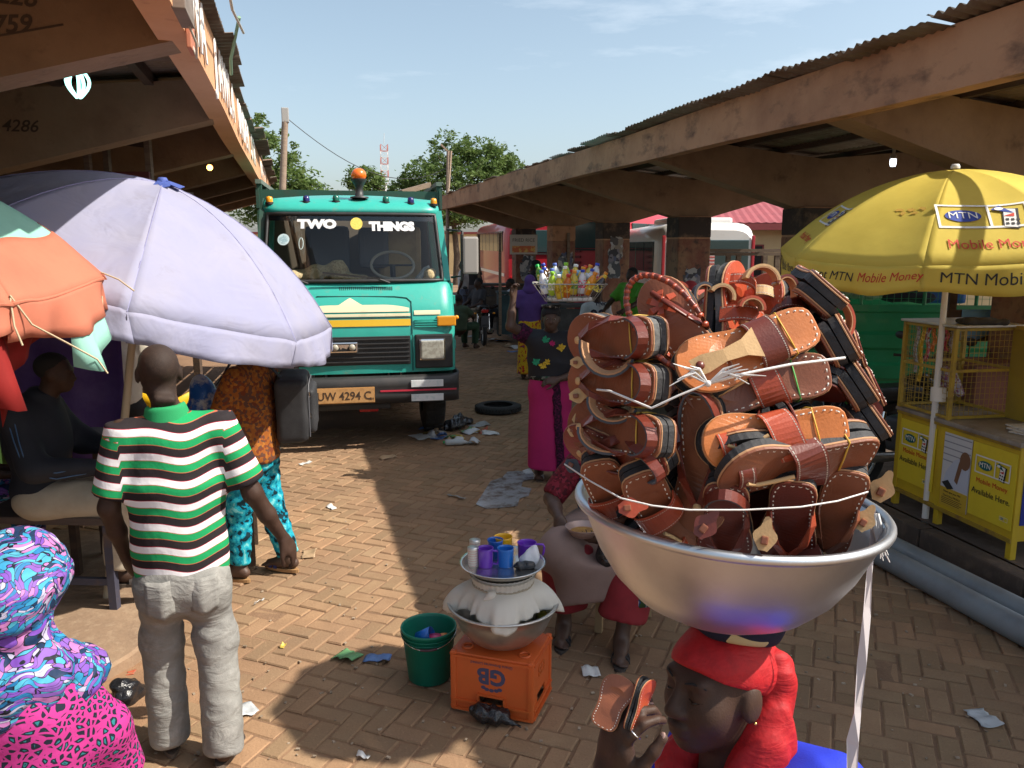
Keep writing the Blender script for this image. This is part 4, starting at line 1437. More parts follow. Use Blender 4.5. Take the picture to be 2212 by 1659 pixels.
MB().tube([(-.8, .80, .445), (.8, .80, .445)], .06, 8).build('axle', black_p, truck)
MB().tube([(-.8, 4.2, .445), (.8, 4.2, .445)], .07, 8).build('axle', black_p, truck)
vol_obj('engine', [rbox((0, 1.1, .62), (.3, .4, .16), rd=.04), ell((.1, .7, .5), (.16, .16, .12), .05)], .03, black_p, truck)
MB().box((0, 3.9, .98), (2.2, 4.3, .12)).build('bed_floor', teal_d, truck)
for s in (-1, 1):
 for k in range(7):
  MB().box((s * 1.08, 1.80 + .68 * k, 1.95), (.06, .06, 1.85)).build('stake', teal_d, truck)
 for k in range(6):
  MB().box((s * 1.10, 3.9, 1.16 + .31 * k), (.035, 4.3, .24)).build('side_board', teal_d, truck)
 MB().box((s * 1.08, 3.9, 2.90), (.07, 4.35, .05)).build('top_rail', M('grey_green_rail', (.12, .16, .13), .7, var=(6, (.2, .2, .18), .5, .8)), truck)
for z in (1.4, 1.9, 2.4, 2.76):
 MB().box((0, 1.80, z), (2.12, .04, .10)).build('headboard_rail', teal_d, truck)
MB().bar((.62, 1.9, 2.80), (1.02, 2.3, 2.93), .05, .06).build('loose_plank', wood_m, truck)
MB().bar((-1.08, 5.6, 2.92), (1.08, 5.6, 2.92), .05, .05).build('top_rail', teal_d, truck)
# UMBRELLAS
class Umbrella:
 def __init__(self, name, label, C, R, h, ax, ay, ph, N, mats, pole_to, pole_mat, valance=.14, sag=.03, rib_mat=None, scallop=.02, seed=0, cap_mat=None, pole_r=.02, vmats=None, soft=.2, seam=None):
  C = Vector(C)
  n = Vector((math.sin(ax), math.sin(ay), 1)).normalized()
  a = n.cross(Vector((0, 1, 0))).normalized()
  b = n.cross(a)
  self.C, self.n, self.R, self.h, self.N, self.sag, self.val = C, n, R, h, N, sag, valance
  self.cor = [C + R * (math.cos(ph + 2 * math.pi * i / N) * a + math.sin(ph + 2 * math.pi * i / N) * b) for i in range(N)]
  self.apex = C + n * h
  self.scallop, self.soft = scallop, soft
  base = Vector(pole_to)
  self.t = thing(name, label, 'umbrella', base)
  self.base = base
  r = random.Random(seed)
  self.jit = [(r.uniform(.7, 1.3), r.uniform(0, 6)) for _ in range(N)]
  rib_mat = rib_mat or steel
  for i in range(N):
   mb = MB().grid(lambda u, v: self.S(i, u, v) - base, 19, 15)
   p = solid(mb.build('panel', mats[i % len(mats)], self.t), .002)
   mb = MB().grid(lambda u, v: self.V(i, u, v) - base, 25, 6)
   vm = (vmats or mats)[i % len(vmats or mats)]
   if vm is not None:
    solid(mb.build('valance', vm, p), .002)
   if seam:
    MB().tube([self.S(i, 0, .03 + .97 * k / 10, .0015) - base for k in range(11)], .0028, 4).build('seam', seam, p)
   MB().tube([self.S(i, 0, v, -.018) - base for v in (.02, .25, .5, .75, 1.0)], .006, 5).build('rib', rib_mat, self.t)
   MB().tube([self.S(i, 0, .52, -.02) - base, C + n * (h * .18) - base], .004, 5).build('strut', rib_mat, self.t)
  MB().tube([Vector((0, 0, 0)), self.C - base, self.apex + n * (.05 if pole_r > .021 else .0) - base], [pole_r * 1.25, pole_r, pole_r], 10).build('pole', pole_mat, self.t)
  MB().lathe([(.03, 0), (.03, .015), (.022, .03), (0, .032)], 12, self.apex - base + n * .005).build('cap', cap_mat or pole_mat, self.t)
 def S(self, i, u, v, off=0.0):
  a, b = self.cor[i % self.N], self.cor[(i + 1) % self.N]
  p = a.lerp(b, u)
  d = p - self.C
  q = self.C + d * v
  hh = self.h * (1 - max(v, 0) ** 1.95)
  k, ph = self.jit[i % self.N]
  hh -= self.sag * max(0, math.sin(math.pi * u)) ** .8 * math.sin(math.pi / 2 * min(1, max(v, 0) * 1.15)) * k
  hh += .004 * math.sin(9 * u + ph) * v * math.sin(5 * v + ph)
  e = min(u, 1 - u)
  hh -= .03 * math.exp(-e * 26) * max(0, v - .8) * 3
  hh += .0035 * math.sin(34 * e + ph) * math.exp(-e * 9) * max(0, v - .45) * 2
  return q + self.n * (hh + off) + d.normalized() * (off * .7)
 def V(self, i, u, w, off=0.0):
  """hanging edge: w 0 at the rim, 1 at the hem"""
  p = self.S(i, u, 1.0)
  out = (p - self.C).normalized()
  k, ph = self.jit[i % self.N]
  e = min(u, 1 - u)
  l = self.val * (1 + self.scallop * 6 * (math.sin(math.pi * u) - .6)) + .006 * math.sin(11 * u + ph)
  flare = .008 * math.sin(math.pi * u) + .016 * math.sin(8 * u + ph) * w + .008 * math.sin(21 * u + ph) * w
  pinch = math.exp(-e * 16)
  side = (self.cor[(i + 1) % self.N] - self.cor[i % self.N]).normalized() * ((.02 if u < .5 else -.02) * pinch * w)
  return p - UP * (l * w * (.70 + .25 * w)) + out * (flare * w + .055 * w * (1.3 - .6 * w) * self.soft - .05 * pinch * w + off) - side
lil = M('lilac_cloth', (.37, .375, .53), .85, var=(2.2, (.42, .41, .51), .4, .7), var2=(7, (.32, .31, .40), .58, .85), bump=(6, .15, .02), fold=(3, 3, 5, .10, .05))
fabric_two_sided(lil, .28)
lilac = Umbrella('umbrella', 'large faded lilac umbrella tilted over the street in front of the truck', (-.865, 5.06, 2.0), 1.15, .52, math.radians(19.5), math.radians(-4.1), math.radians(98.5), 8, [lil], (-1.17, 5.0, .07), M('pale_pole', (.48, .40, .28), .7), .16, .03, scallop=.0, seed=3, cap_mat=M('blue_cap', (.06, .10, .35), .7), soft=.6, seam=M('lilac_seam', (.27, .27, .45), .8))
mb = MB()
r = random.Random(4)
for k in range(9):
 a = 2 * math.pi * k / 9
 c = lilac.apex - lilac.base + lilac.n * .015
 d = Vector((math.cos(a), math.sin(a), 0))
 s = Vector((-d.y, d.x, 0))
 l = r.uniform(.07, .15)
 mb.add([c + d * .02 - s * .035, c + d * .02 + s * .035, c + d * l + s * .03 - UP * l * .25, c + d * l * 1.1 - s * .02 - UP * l * .35], [(0, 1, 2, 3)])
solid(mb.build('torn_cap_cloth', MATS['blue_cap'], lilac.t), .003)
mint = M('mint_cloth', (.36, .70, .58), .85, var=(3, (.30, .60, .50), .45, .7), var2=(20, (.48, .40, .32), .72, .85), bump=(8, .15, .02)); fabric_two_sided(mint, .25)
coral = M('coral_cloth', (.66, .225, .135), .85, var=(3, (.58, .19, .115), .45, .7), bump=(8, .15, .02)); fabric_two_sided(coral, .3)
redc = M('red_cloth', (.32, .015, .012), .85, var=(3, (.24, .012, .01), .45, .7)); fabric_two_sided(redc, .3)
patch = Umbrella('umbrella', 'patched mint and coral umbrella with frayed edges at the left edge', (-1.604, 3.775, 2.055), .80, .42, math.radians(2.2), math.radians(-7.8), math.radians(140.2), 8, [mint], (-1.62, 3.9, 0.0), M('stick_pole', (.26, .18, .10), .8), .10, .03, scallop=.0, seed=9, vmats=[None])
pb = patch.base
r = random.Random(6)
for i in (7, 0, 1):
 j0, j1 = r.uniform(.70, .74), r.uniform(.76, .80)
 mb = MB().grid(lambda u, v: patch.S(i, u, (j0 + (j1 - j0) * u + .015 * math.sin(9 * u + i)) * (1 - v) + 1.02 * v, .006) - pb, 19, 9)
 o = solid(mb.build('sewn_patch', coral, patch.t), .002)
 mb = MB().grid(lambda u, v: patch.V(i, u, v * (1.35 + .22 * math.sin(3 * u + 2 * i)), .014) - pb, 25, 6)
 solid(mb.build('hanging_edge', coral, o), .002)
mb = MB().grid(lambda u, v: patch.V(0, .50 + .42 * u, .9 + v * (1.35 + .2 * math.sin(5 * u)), .004) - pb, 13, 5)
solid(mb.build('hanging_patch', mint, patch.t), .002)
mb = MB().grid(lambda u, v: patch.V(7, .35 + .65 * u, .4 + v * (2.6 - 1.2 * (1 - u)), -.05) - pb, 13, 5)
solid(mb.build('hanging_patch', redc, patch.t), .002)
mb = MB().grid(lambda u, v: patch.V(0, .58 * u, .5 + v * (2.5 - 1.8 * u), -.06) - pb, 13, 5)
solid(mb.build('hanging_patch', redc, patch.t), .002)
cord = M('raw_cord', (.50, .40, .26), .9)
c0, c1 = patch.cor[0] - pb, patch.cor[1] - pb
for pts in ([c0, c0 + Vector((.01, -.02, -.10)), c0 + Vector((.03, -.02, -.17))], [c0 + Vector((0, 0, .01)), c0 + Vector((.05, .04, -.10)), c0 + Vector((.14, .12, -.18)), c0 + Vector((.2, .3, -.27)), c0 + Vector((.235, .3, -.33))],
   [c1, c1 + Vector((.07, -.02, -.03)), c1 + Vector((.13, -.03, -.08))], [c1 + Vector((0, -.03, -.1)), c1 + Vector((0, -.04, -.2)), c1 + Vector((.005, -.04, -.27))], [c0 + Vector((-.1, 0, -.2)), c0 + Vector((-.08, 0, -.35))]):
 MB().tube(pts, .0038, 5).build('tie_cord', cord, patch.t)
yel = M('yellow_cloth', (.88, .72, .14), .75, var=(2.4, (.80, .64, .11), .4, .7), var2=(6, (.55, .36, .06), .70, .85), bump=(7, .2, .02)); fabric_two_sided(yel, .45)
YP = Vector((4.42, 4.70, .10))
yum = Umbrella('umbrella', 'yellow MTN Mobile Money umbrella standing at the yellow kiosk', (4.367, 4.649, 2.155), 1.15, .50, math.radians(-4.4), math.radians(-3.5), math.radians(310.4), 8, [yel], YP, M('white_pole', (.72, .70, .66), .5), .17, .03, scallop=.03, seed=12)
yp = yum.base
p_black, p_red, p_white, p_blue = M('print_black', (.02, .02, .02), .7), M('print_red', (.55, .04, .015), .7), M('print_white', (.75, .74, .70), .7), M('print_blue', (.02, .05, .30), .7)
p_teal = M('print_teal', (.0, .12, .13), .7)
CH = .765 * 1.15
def on_panel(i, uc, vc, off=.006):
 def bend(p):
  v = vc - p.y / 1.15
  return yum.S(i, uc + p.x / (CH * max(v, .2)), v, off + p.z) - yp
 return bend
def on_val(i, uc, wc, off=.004):
 def bend(p):
  return yum.V(i, uc + p.x / CH, wc - p.y / .17, off + p.z) - yp
 return bend
def shape(bend, pts, name, mat, parent, sub_n=8):
 """flat printed shape laid on a curved surface"""
 n = len(pts)
 P = []
 for a, b in zip(pts, pts[1:] + pts[:1]):
  for k in range(sub_n):
   P.append((a[0] + (b[0] - a[0]) * k / sub_n, a[1] + (b[1] - a[1]) * k / sub_n))
 c = (sum(p[0] for p in pts) / n, sum(p[1] for p in pts) / n)
 vs = [bend(Vector((c[0], c[1], 0)))]
 for f in (.5, 1):
  vs += [bend(Vector((c[0] + (x - c[0]) * f, c[1] + (y - c[1]) * f, 0))) for x, y in P]
 m = len(P)
 fs = [(0, 1 + k, 1 + (k + 1) % m) for k in range(m)] + [(1 + k, 1 + m + k, 1 + m + (k + 1) % m, 1 + (k + 1) % m) for k in range(m)]
 return MB().add(vs, fs).build(name, mat, parent)
def oval(cx, cy, rx, ry, n=20):
 return [(cx + rx * math.cos(2 * math.pi * k / n), cy + ry * math.sin(2 * math.pi * k / n)) for k in range(n)]
def rect(x0, y0, x1, y1):
 return [(x0, y0), (x1, y0), (x1, y1), (x0, y1)]
def logo(bf, s, parent, oval_mat, phone=True):
 """white framed oval with MTN and a phone beside it; bf(off) gives the mapping, s the frame's width"""
 b, b2, b3 = bf(.005), bf(.007), bf(.009)
 t = .012 * s / .4
 for q in (rect(-s / 2, -s * .2, s / 2, -s * .2 + t), rect(-s / 2, s * .2 - t, s / 2, s * .2), rect(-s / 2, -s * .2, -s / 2 + t, s * .2), rect(s / 2 - t, -s * .2, s / 2, s * .2), rect(s * .06, -s * .2, s * .06 + t, s * .2)):
  shape(b, q, 'logo_frame', p_white, parent, 6)
 shape(b, oval(-s * .21, 0, s * .2, s * .10), 'logo_oval', oval_mat, parent, 1)
 text('logo_text', 'MTN', s * .155, None, p_white, parent, .0003, .0, bend=lambda p: b2(p + Vector((-s * .21, 0, 0))))
 if phone:
  ph = shape(b, [(s * .19, -s * .20), (s * .36, -s * .23), (s * .40, s * .10), (s * .23, s * .13)], 'phone_print', p_black, parent, 4)
  shape(b2, [(s * .205, -s * .185), (s * .335, -s * .21), (s * .365, s * .09), (s * .24, s * .115)], 'phone_face', p_white, ph, 3)
  for a in range(3):
   for c in range(2):
    x, y = s * (.225 + .055 * a + .008 * c), s * (-.165 + .065 * c - .006 * a)
    shape(b3, rect(x, y, x + s * .034, y + s * .036), 'phone_key', p_black, ph, 1)
  shape(b3, [(s * .22, -s * .02), (s * .33, -s * .04), (s * .34, s * .02)], 'phone_red', p_red, ph, 2)
  shape(b3, [(s * .10, s * .10), (s * .20, s * .17), (s * .34, s * .02), (s * .25, s * .05)], 'phone_flag', oval_mat, ph, 2)
  shape(bf(.011), oval(s * .19, s * .105, s * .05, s * .028, 12), 'phone_coin', p_white, ph, 1)
P2, P1, P0 = [c for c in yum.t.children if c.name.startswith('panel')][2], [c for c in yum.t.children if c.name.startswith('panel')][1], [c for c in yum.t.children if c.name.startswith('panel')][0]
logo(lambda o: on_panel(2, .42, .70, o), .50, P2, p_blue)
text('print', 'Mobile Money', .088, None, p_red, P2, .0003, .0, bend=on_panel(2, .46, .89), sx=1.0)
text('lettering', 'MTN Mobile Money', .095, None, p_black, P2, .0003, .0, bend=on_val(2, .55, .52), sx=1.0)
text('print', 'I Accept MTN', .080, None, p_black, P1, .0003, .0, bend=on_val(1, .25, .50), shear=.25, sx=.92)
text('print', 'Mobile Money', .080, None, p_red, P1, .0003, .0, bend=on_val(1, .76, .46), shear=.25, sx=.88)
logo(lambda o: on_panel(0, .48, .70, o), .42, P0, p_blue)
text('print', 'Mobile Money', .07, None, p_red, P0, .0003, .0, bend=on_panel(0, .48, .88))
text('print', 'MTN Mobile Money', .085, None, p_black, P0, .0003, .0, bend=on_val(0, .5, .5))
for k in range(5):
 u, v = .55 + .07 * k, .62 + .03 * (k % 2)
 rr = random.Random(k)
 b = on_panel(1, u, v, .004)
 shape(b, [(.035 * rr.uniform(.3, 1) * math.cos(a), .022 * rr.uniform(.3, 1) * math.sin(a)) for a in [2 * math.pi * q / 9 for q in range(9)]], 'rust_stain', M('rust_stain', (.58, .34, .05), .8), P1, 1)
MB().tube([Vector((-.02, -.04, .95)), Vector((-.015, -.03, 1.05))], .05, 12).build('pole_clamp', MATS['white_pole'], yum.t)
MB().ball((.06, -.06, 1.0), .028).build('clamp_knob', MATS['white_pole'], yum.t)
shadow_parasol = Umbrella('umbrella', 'plain beige parasol on a tall pole, added right of the view to cast a round shadow', (3.04, 2.37, 3.30), .52, .20, 0, 0, 0, 8, [M('beige_cloth', (.5, .42, .3), .8)], (3.04, 2.37, 0), MATS['stick_pole'], .06, .02, seed=2)  # added out of view; casts the round shadow beside the crate
# KIOSK AND THE RIGHT SIDE
ky = M('kiosk_yellow', (.58, .40, .015), .55, var=(4, (.48, .31, .02), .42, .7), var2=(14, (.25, .15, .04), .66, .8), bump=(9, .12, .01))
kp = M('poster_yellow', (.72, .56, .03), .45, var=(5, (.66, .5, .03), .45, .7))
kedge = M('kiosk_edge', (.34, .22, .02), .6, var=(8, (.16, .09, .04), .5, .7))
ktop = M('kiosk_top', (.30, .26, .22), .55, var=(4, (.16, .12, .09), .4, .7), var2=(12, (.48, .45, .40), .58, .8))
kio = thing('kiosk', 'yellow mobile money kiosk with wire cage, posters and a worn counter', 'kiosk', (4.33, 3.88, .165), math.radians(-5.0))
def kbox(y0, y1, x0, x1, z0, z1, name, mat, par=kio, bev=.008):
 return MB().box(((x0 + x1) / 2, (y0 + y1) / 2, (z0 + z1) / 2), (x1 - x0, y1 - y0, z1 - z0), None, bev).build(name, mat, par)
near = kbox(0, .70, 0, .58, .12, .74, 'counter_box', ky)
far = kbox(.73, 1.20, .01, .56, .12, .74, 'counter_box', ky)
kbox(-.02, .72, -.025, .60, .742, .775, 'counter_top', ktop, kio, .006)
kbox(.72, 1.22, -.015, .58, .742, .768, 'counter_top', ktop, kio, .006)
for y in (.02, .70, 1.18):
 for x in (.02, .55):
  kbox(y - .022, y + .022, x - .022, x + .022, 0, .76, 'leg', ky, kio, .004)
for z in (.125, .735):
 kbox(0, 1.2, -.012, .012, z - .014, z + .014, 'edge_rail', kedge, kio, .003)
def kface(y, z, x=0.0):
 return frame((x, y, z), (0, -1, 0), (0, 0, 1), (-1, 0, 0))
def flat(T): return lambda off: (lambda p: T @ (p + Vector((0, 0, off))))
def kposter(yc, zc, w, h, xf, par):
 MB().box((xf, yc, zc), (.004, w, h)).build('poster', kp, par)
 T = kface(yc, zc, xf - .002)
 logo(flat(T @ Matrix.Translation((-.01 * w, h * .22, 0)) @ Matrix.Scale(1, 4)), w * .80, par, p_teal)
 text('print', 'Mobile Money', w * .125, T @ Matrix.Translation((0, h * .0, .004)), p_red, par, .0003)
 text('print', 'Available Here.', w * .150, T @ Matrix.Translation((0, -h * .15, .004)), p_black, par, .0003, 0, sx=.95)
 s = w * .2
 logo(flat(T @ Matrix.Translation((w * .34, -h * .38, 0))), s * .9, par, p_teal, False)
kposter(.20, .44, .38, .50, -.006, near)
kposter(.965, .45, .40, .47, .004, far)
MB().box((-.005, .535, .43), (.004, .265, .52)).build('poster', M('poster_white', (.60, .60, .62), .5), near)
T = kface(.535, .43, -.0075)
fb = flat(T)
for k in range(5):
 shape(fb(.001), rect(-.13, .06 + .045 * k, .13, .068 + .045 * k), 'poster_print', M('print_grey', (.28, .28, .32), .6), near, 2)
shape(fb(.002), [(-.11, -.12), (.13, -.12), (.13, .10), (.06, .12), (-.02, .08), (-.09, -.02)], 'poster_print', M('print_shirt', (.50, .54, .64), .6), near, 2)
shape(fb(.003), oval(.085, .10, .05, .065, 14), 'poster_print', M('print_skin', (.20, .095, .05), .6), near, 1)
shape(fb(.004), [(.0, -.06), (.03, -.08), (.07, .07), (.10, .13), (.06, .15), (.03, .07)], 'poster_print', MATS['print_skin'], near, 2)
shape(fb(.003), [(-.12, -.10), (-.06, -.14), (.0, -.12), (-.06, -.07)], 'poster_print', p_black, near, 2)
MB().box((-.0085, .535, .235), (.002, .262, .13)).build('poster_print', M('print_mustard', (.55, .36, .03), .6), near)
text('print', 'Never give your PIN', .020, T @ Matrix.Translation((-.01, -.155, .004)), p_black, near, .0003)
text('print', "Don't be a MUGU.", .022, T @ Matrix.Translation((-.01, -.185, .004)), p_black, near, .0003)
for k in range(4):
 shape(fb(.0035), rect(-.11, -.205 - .012 * k, .09 - .02 * (k % 2), -.201 - .012 * k), 'poster_print', p_black, near, 1)
MB().box((.29, -.004, .46), (.5, .004, .46)).build('poster', M('poster_blue', (.012, .03, .26), .45), near)
Te = frame((.29, -.0065, .46), (1, 0, 0), (0, 0, 1), (0, -1, 0))
shape(lambda p: Te @ p, [(-.2, -.2), (-.05, -.2), (.02, -.05), (-.1, -.02), (-.18, -.1)], 'poster_print', MATS['print_skin'], near, 2)
cg = M('cage_yellow', (.40, .27, .03), .6, var=(9, (.15, .09, .04), .5, .75))
for y in (.66, 1.19):
 for x in (.0, .50):
  kbox(y - .014, y + .014, x - .014, x + .014, .77, 1.42, 'cage_post', cg, kio, .003)
for z in (.79, 1.12, 1.41):
 for x in (0, .5):
  kbox(.66, 1.19, x - .01, x + .01, z - .01, z + .01, 'cage_rail', cg, kio, .002)
 for y in (.66, 1.19):
  kbox(y - .01, y + .01, .014, .486, z - .01, z + .01, 'cage_rail', cg, kio, .002)
def wires(a, du, dv, nu, nv, r=.0018):
 mb = MB()
 a, du, dv = Vector(a), Vector(du), Vector(dv)
 for i in range(nu + 1): mb.tube([a + du * i / nu, a + du * i / nu + dv], r, 4, False)
 for i in range(nv + 1): mb.tube([a + dv * i / nv, a + dv * i / nv + du], r, 4, False)
 return mb
for nm, a, du in (('wire_mesh', (0, .66, .79), (0, .53, 0)), ('wire_mesh', (0, .66, .79), (.5, 0, 0)), ('wire_mesh', (0, 1.19, .79), (.5, 0, 0))):
 tag(wires(a, du, (0, 0, .62), 13, 15).build(nm, cg, kio), kind='stuff')
kbox(.62, 1.22, -.03, .53, 1.425, 1.44, 'cage_roof', M('cage_roof_metal', (.55, .53, .50), .4, .3, var=(6, (.3, .27, .24), .5, .75)), kio, .004)
d = kbox(.25, .655, .44, .47, .78, 1.42, 'cage_door', M('door_yellow', (.33, .24, .02), .6, var=(3, (.24, .17, .03), .4, .7)), kio, .004)
kbox(.24, .27, .42, .48, .78, 1.42, 'door_post', cg, kio, .004)
kbox(.25, .655, .43, .48, 1.405, 1.435, 'door_rail', cg, kio, .004)
vol_obj('dark_rag', [cap((.1, .68, 1.46), (.35, .62, 1.46), .03, .022), cap((.25, .7, 1.46), (.45, .8, 1.455), .028, .015), ell((.2, .75, 1.46), (.12, .1, .025))], .012, M('dark_rag', (.04, .035, .03), .95), kio, wrinkle(.008, 60, 60, 60, 2))
cols = [(.25, .27, .30), (.62, .40, .03), (.35, .03, .08), (.60, .16, .02), (.62, .42, .04), (.40, .03, .05), (.20, .18, .25)]
for k, c in enumerate(cols):
 y = 1.14 - .062 * k
 L = (.36, .42, .26, .18, .25, .16, .17)[k]
 s_ = MB().grid(lambda u, v: Vector((.06 + .01 * math.sin(9 * v + k), y - .02 + .04 * u, 1.40 - L * v)), 3, 9)
 st = solid(s_.build('sachet_strip', ramp_material('sachet_%d' % k, [(0, c), (.5, tuple(min(1, x * 1.6 + .1) for x in c)), (.75, (.5, .5, .55) if k % 2 == 0 else c)], 'voronoi', scale=70, rough=.35), kio), .004)
vol_obj('sachet_bundle', [cap((.08, .80, 1.08), (.12, .72, .95), .05, .03), cap((.1, .9, .98), (.1, .75, 1.0), .025, .02)], .01, ramp_material('sachet_mix', [(0, (.35, .33, .4)), (.4, (.25, .1, .2)), (.7, (.5, .48, .5))], 'voronoi', scale=60), kio, wrinkle(.01, 60, 60, 60, 8))
news = M('newsprint', (.56, .52, .48), .85, var=(40, (.40, .37, .34), .5, .62))
for k in range(3):
 o = MB().box((.30 + .02 * k, .18 + .03 * k, .781 + .009 * k), (.30, .24, .008), Matrix.Rotation(.3 - .2 * k, 3, 'Z')).build('newspaper', news)
 o.location = kio.location; o.rotation_euler = kio.rotation_euler
 tag(o, ('lowest folded newspaper on the yellow kiosk counter', 'middle folded newspaper on the yellow kiosk counter', 'topmost folded newspaper on the yellow kiosk counter')[k], 'newspaper', 'newspapers on the counter')
pvc = M('grey_pvc', (.20, .225, .24), .45, var=(3, (.15, .16, .17), .45, .7), var2=(5, (.16, .11, .08), .68, .8))
for i, (x, lab) in enumerate(((3.72, 'grey plastic drain pipe lying nearer the street'), (3.93, 'grey plastic drain pipe lying against the kerb'))):
 t = thing('drain_pipe', lab, 'pipe', (x, 1.6, .081), -.012 + .01 * i, 'drain pipes on the ground')
 MB().lathe([(.066, 0), (.075, 0), (.075, 6.2), (.066, 6.2), (.066, 0)], 24, (0, 0, 0), mat=Matrix.Rotation(-math.pi / 2, 3, 'X')).build('tube', pvc, t)
 MB().lathe([(.0755, 0), (.083, .01), (.083, .16), (.0755, .19)], 24, (0, 0, 0), mat=Matrix.Rotation(-math.pi / 2, 3, 'X')).build('socket', pvc, t)
grn = M('cargo_green', (.012, .21, .075), .4, coat=.2, var=(3, (.015, .26, .11), .45, .7), var2=(10, (.06, .16, .07), .68, .82))
tri_p = at(1800, 530, 7.7); tri_p.z = .165
tri = thing('cargo_tricycle', 'green cargo tricycle bed with caged sides behind the kiosk', 'tricycle', tri_p, -YAW - .12)
mb = MB()
prof = [(0, .55), (0, .68), (-.03, .71), (-.03, .83), (0, .86), (0, .98), (-.03, 1.01), (-.03, 1.13), (0, 1.16), (0, 1.34), (-.02, 1.36), (-.02, 1.42)]
mb.grid(lambda u, v: Vector((-.15 + 1.75 * u, prof[int(v * 11 + .5)][0], prof[int(v * 11 + .5)][1])), 2, 12, False)
solid(mb.build('side_panel', grn, tri), .01)
MB().box((.73, .65, .58), (1.75, 1.3, .05)).build('bed_floor', grn, tri)
MB().box((.73, 1.3, .98), (1.75, .03, .85)).build('side_panel', grn, tri)
MB().box((-.15, .65, .98), (.03, 1.28, .85)).build('tail_panel', grn, tri)
for x in (-.13, .30, .88, 1.35):
 MB().tube([(x, .02, 1.40), (x, .02, 2.05)], .018, 8).build('cage_post', grn, tri)
MB().tube([(-.15, .02, 1.66), (1.6, .02, 1.66)], .012, 6).build('cage_rail', grn, tri)
MB().tube([(-.15, .02, 2.05), (1.6, .02, 2.05)], .015, 6).build('cage_rail', grn, tri)
tag(wires((-.13, .02, 1.42), (1.73, 0, 0), (0, 0, .24), 26, 4, .0025).build('wire_mesh', grn, tri), kind='stuff')
for x in (.2, 1.2):
 for y in (.1, 1.2):
  w = MB().lathe([(.14, -.06), (.28, -.07), (.30, 0), (.28, .07), (.14, .06)], 20, (x, y, .30), mat=Matrix.Rotation(math.pi / 2, 3, 'X')).build('wheel', tyre_m, tri)
def local(o, p): return o.matrix_basis @ Vector(p)
o = vol_obj('sack', [ell((.27, .35, 1.62), (.27, .2, .16), .06), ell((.48, .33, 1.56), (.18, .16, .12), .06), cap((.62, .3, 1.56), (.70, .28, 1.60), .05, .07, .04)], .02, M('white_sack', (.46, .44, .38), .9, var=(7, (.34, .32, .27), .45, .7), bump=(150, .5, .004)), None, wrinkle(.012, 25, 25, 25, 3))
o.location = tri_p; o.rotation_euler = tri.rotation_euler
tag(o, 'tied white sack lying on the green tricycle', 'sack')
t = thing('cool_box', 'blue plastic cool box standing on the green tricycle', 'cool box', local(tri, (1.12, .38, 1.46)), tri.rotation_euler.z)
MB().box((0, 0, .14), (.44, .34, .36), None, .03).build('body', M('cool_blue', (.02, .10, .36), .45, var=(6, (.03, .13, .42), .45, .7)), t)
MB().box((0, 0, .345), (.46, .36, .06), None, .025).build('lid', MATS['cool_blue'], t)
MB().box((0, -.175, .16), (.18, .02, .06), None, .008).build('handle', M('cool_dark', (.01, .05, .2), .5), t)
o = vol_obj('dark_bundle', [ell((.75, .3, 1.50), (.2, .15, .07), .05), ell((.95, .25, 1.48), (.12, .12, .06), .05)], .02, M('dark_cloth', (.03, .03, .04), .95), None, wrinkle(.015, 30, 30, 30, 9))
o.location = tri_p; o.rotation_euler = tri.rotation_euler
tag(o, 'dark crumpled cloth bundle beside the blue cool box', 'bundle')
rusty = M('rusty_brown', (.20, .075, .05), .75, var=(5, (.13, .05, .035), .4, .7), var2=(12, (.3, .16, .1), .6, .8))
t = thing('wooden_counter', 'rust brown wooden counter at the right edge behind the kiosk', 'counter', (at(2135, 530, 5.9).x, at(2135, 530, 5.9).y, .165), -YAW)
MB().box((.5, .25, .78), (1.0, .5, .55), None, .01).build('panel', rusty, t)
MB().box((.5, .24, 1.07), (1.06, .56, .035), None, .006).build('top', rusty, t)
for x in (.03, .97):
 for y in (.03, .47):
  MB().box((x, y, .26), (.05, .05, .52)).build('leg', rusty, t)
t = thing('drying_frame', 'dark wooden frame draped with a blue cloth', 'frame', (at(2080, 530, 6.6).x, at(2080, 530, 6.6).y, .165), -YAW)
for x in (-.05, .62):
 MB().box((x, 0, .95), (.06, .06, 1.9)).build('post', wood_d, t)
MB().box((.28, 0, 1.42), (.75, .05, .07)).build('rail', wood_d, t)
MB().box((.28, 0, 1.22), (.75, .05, .05)).build('rail', wood_d, t)
mb = MB().grid(lambda u, v: Vector((.02 + .5 * u, -.045 - .01 * math.sin(12 * u), 1.46 - (.20 + .06 * math.sin(4 * u + 1)) * v)), 20, 5)
o = solid(mb.build('blue_cloth', M('blue_cloth', (.16, .34, .58), .85, bump=(10, .3, .02)), None), .004)
o.location, o.rotation_euler = t.location, t.rotation_euler
tag(o, 'pale blue cloth hung over the dark wooden frame', 'cloth')
t = thing('wooden_stall', 'grey wooden stall frame standing before the white minibus', 'stall', (at(1520, 530, 12.5).x, at(1520, 530, 12.5).y, .165), -YAW)
for x in (.05, .55, 1.15):
 MB().box((x, 0, .95), (.07, .07, 1.75)).build('post', wood_m, t)
 MB().box((x, .6, .95), (.07, .07, 1.75)).build('post', wood_m, t)
MB().box((.55, 0, 1.85), (1.75, .08, .05)).build('rail', wood_m, t)
MB().box((.55, .6, 1.90), (1.75, .08, .05)).build('rail', wood_m, t)
MB().box((.55, .3, .62), (1.4, .7, .05)).build('shelf', wood_m, t)
rs = random.Random(31)
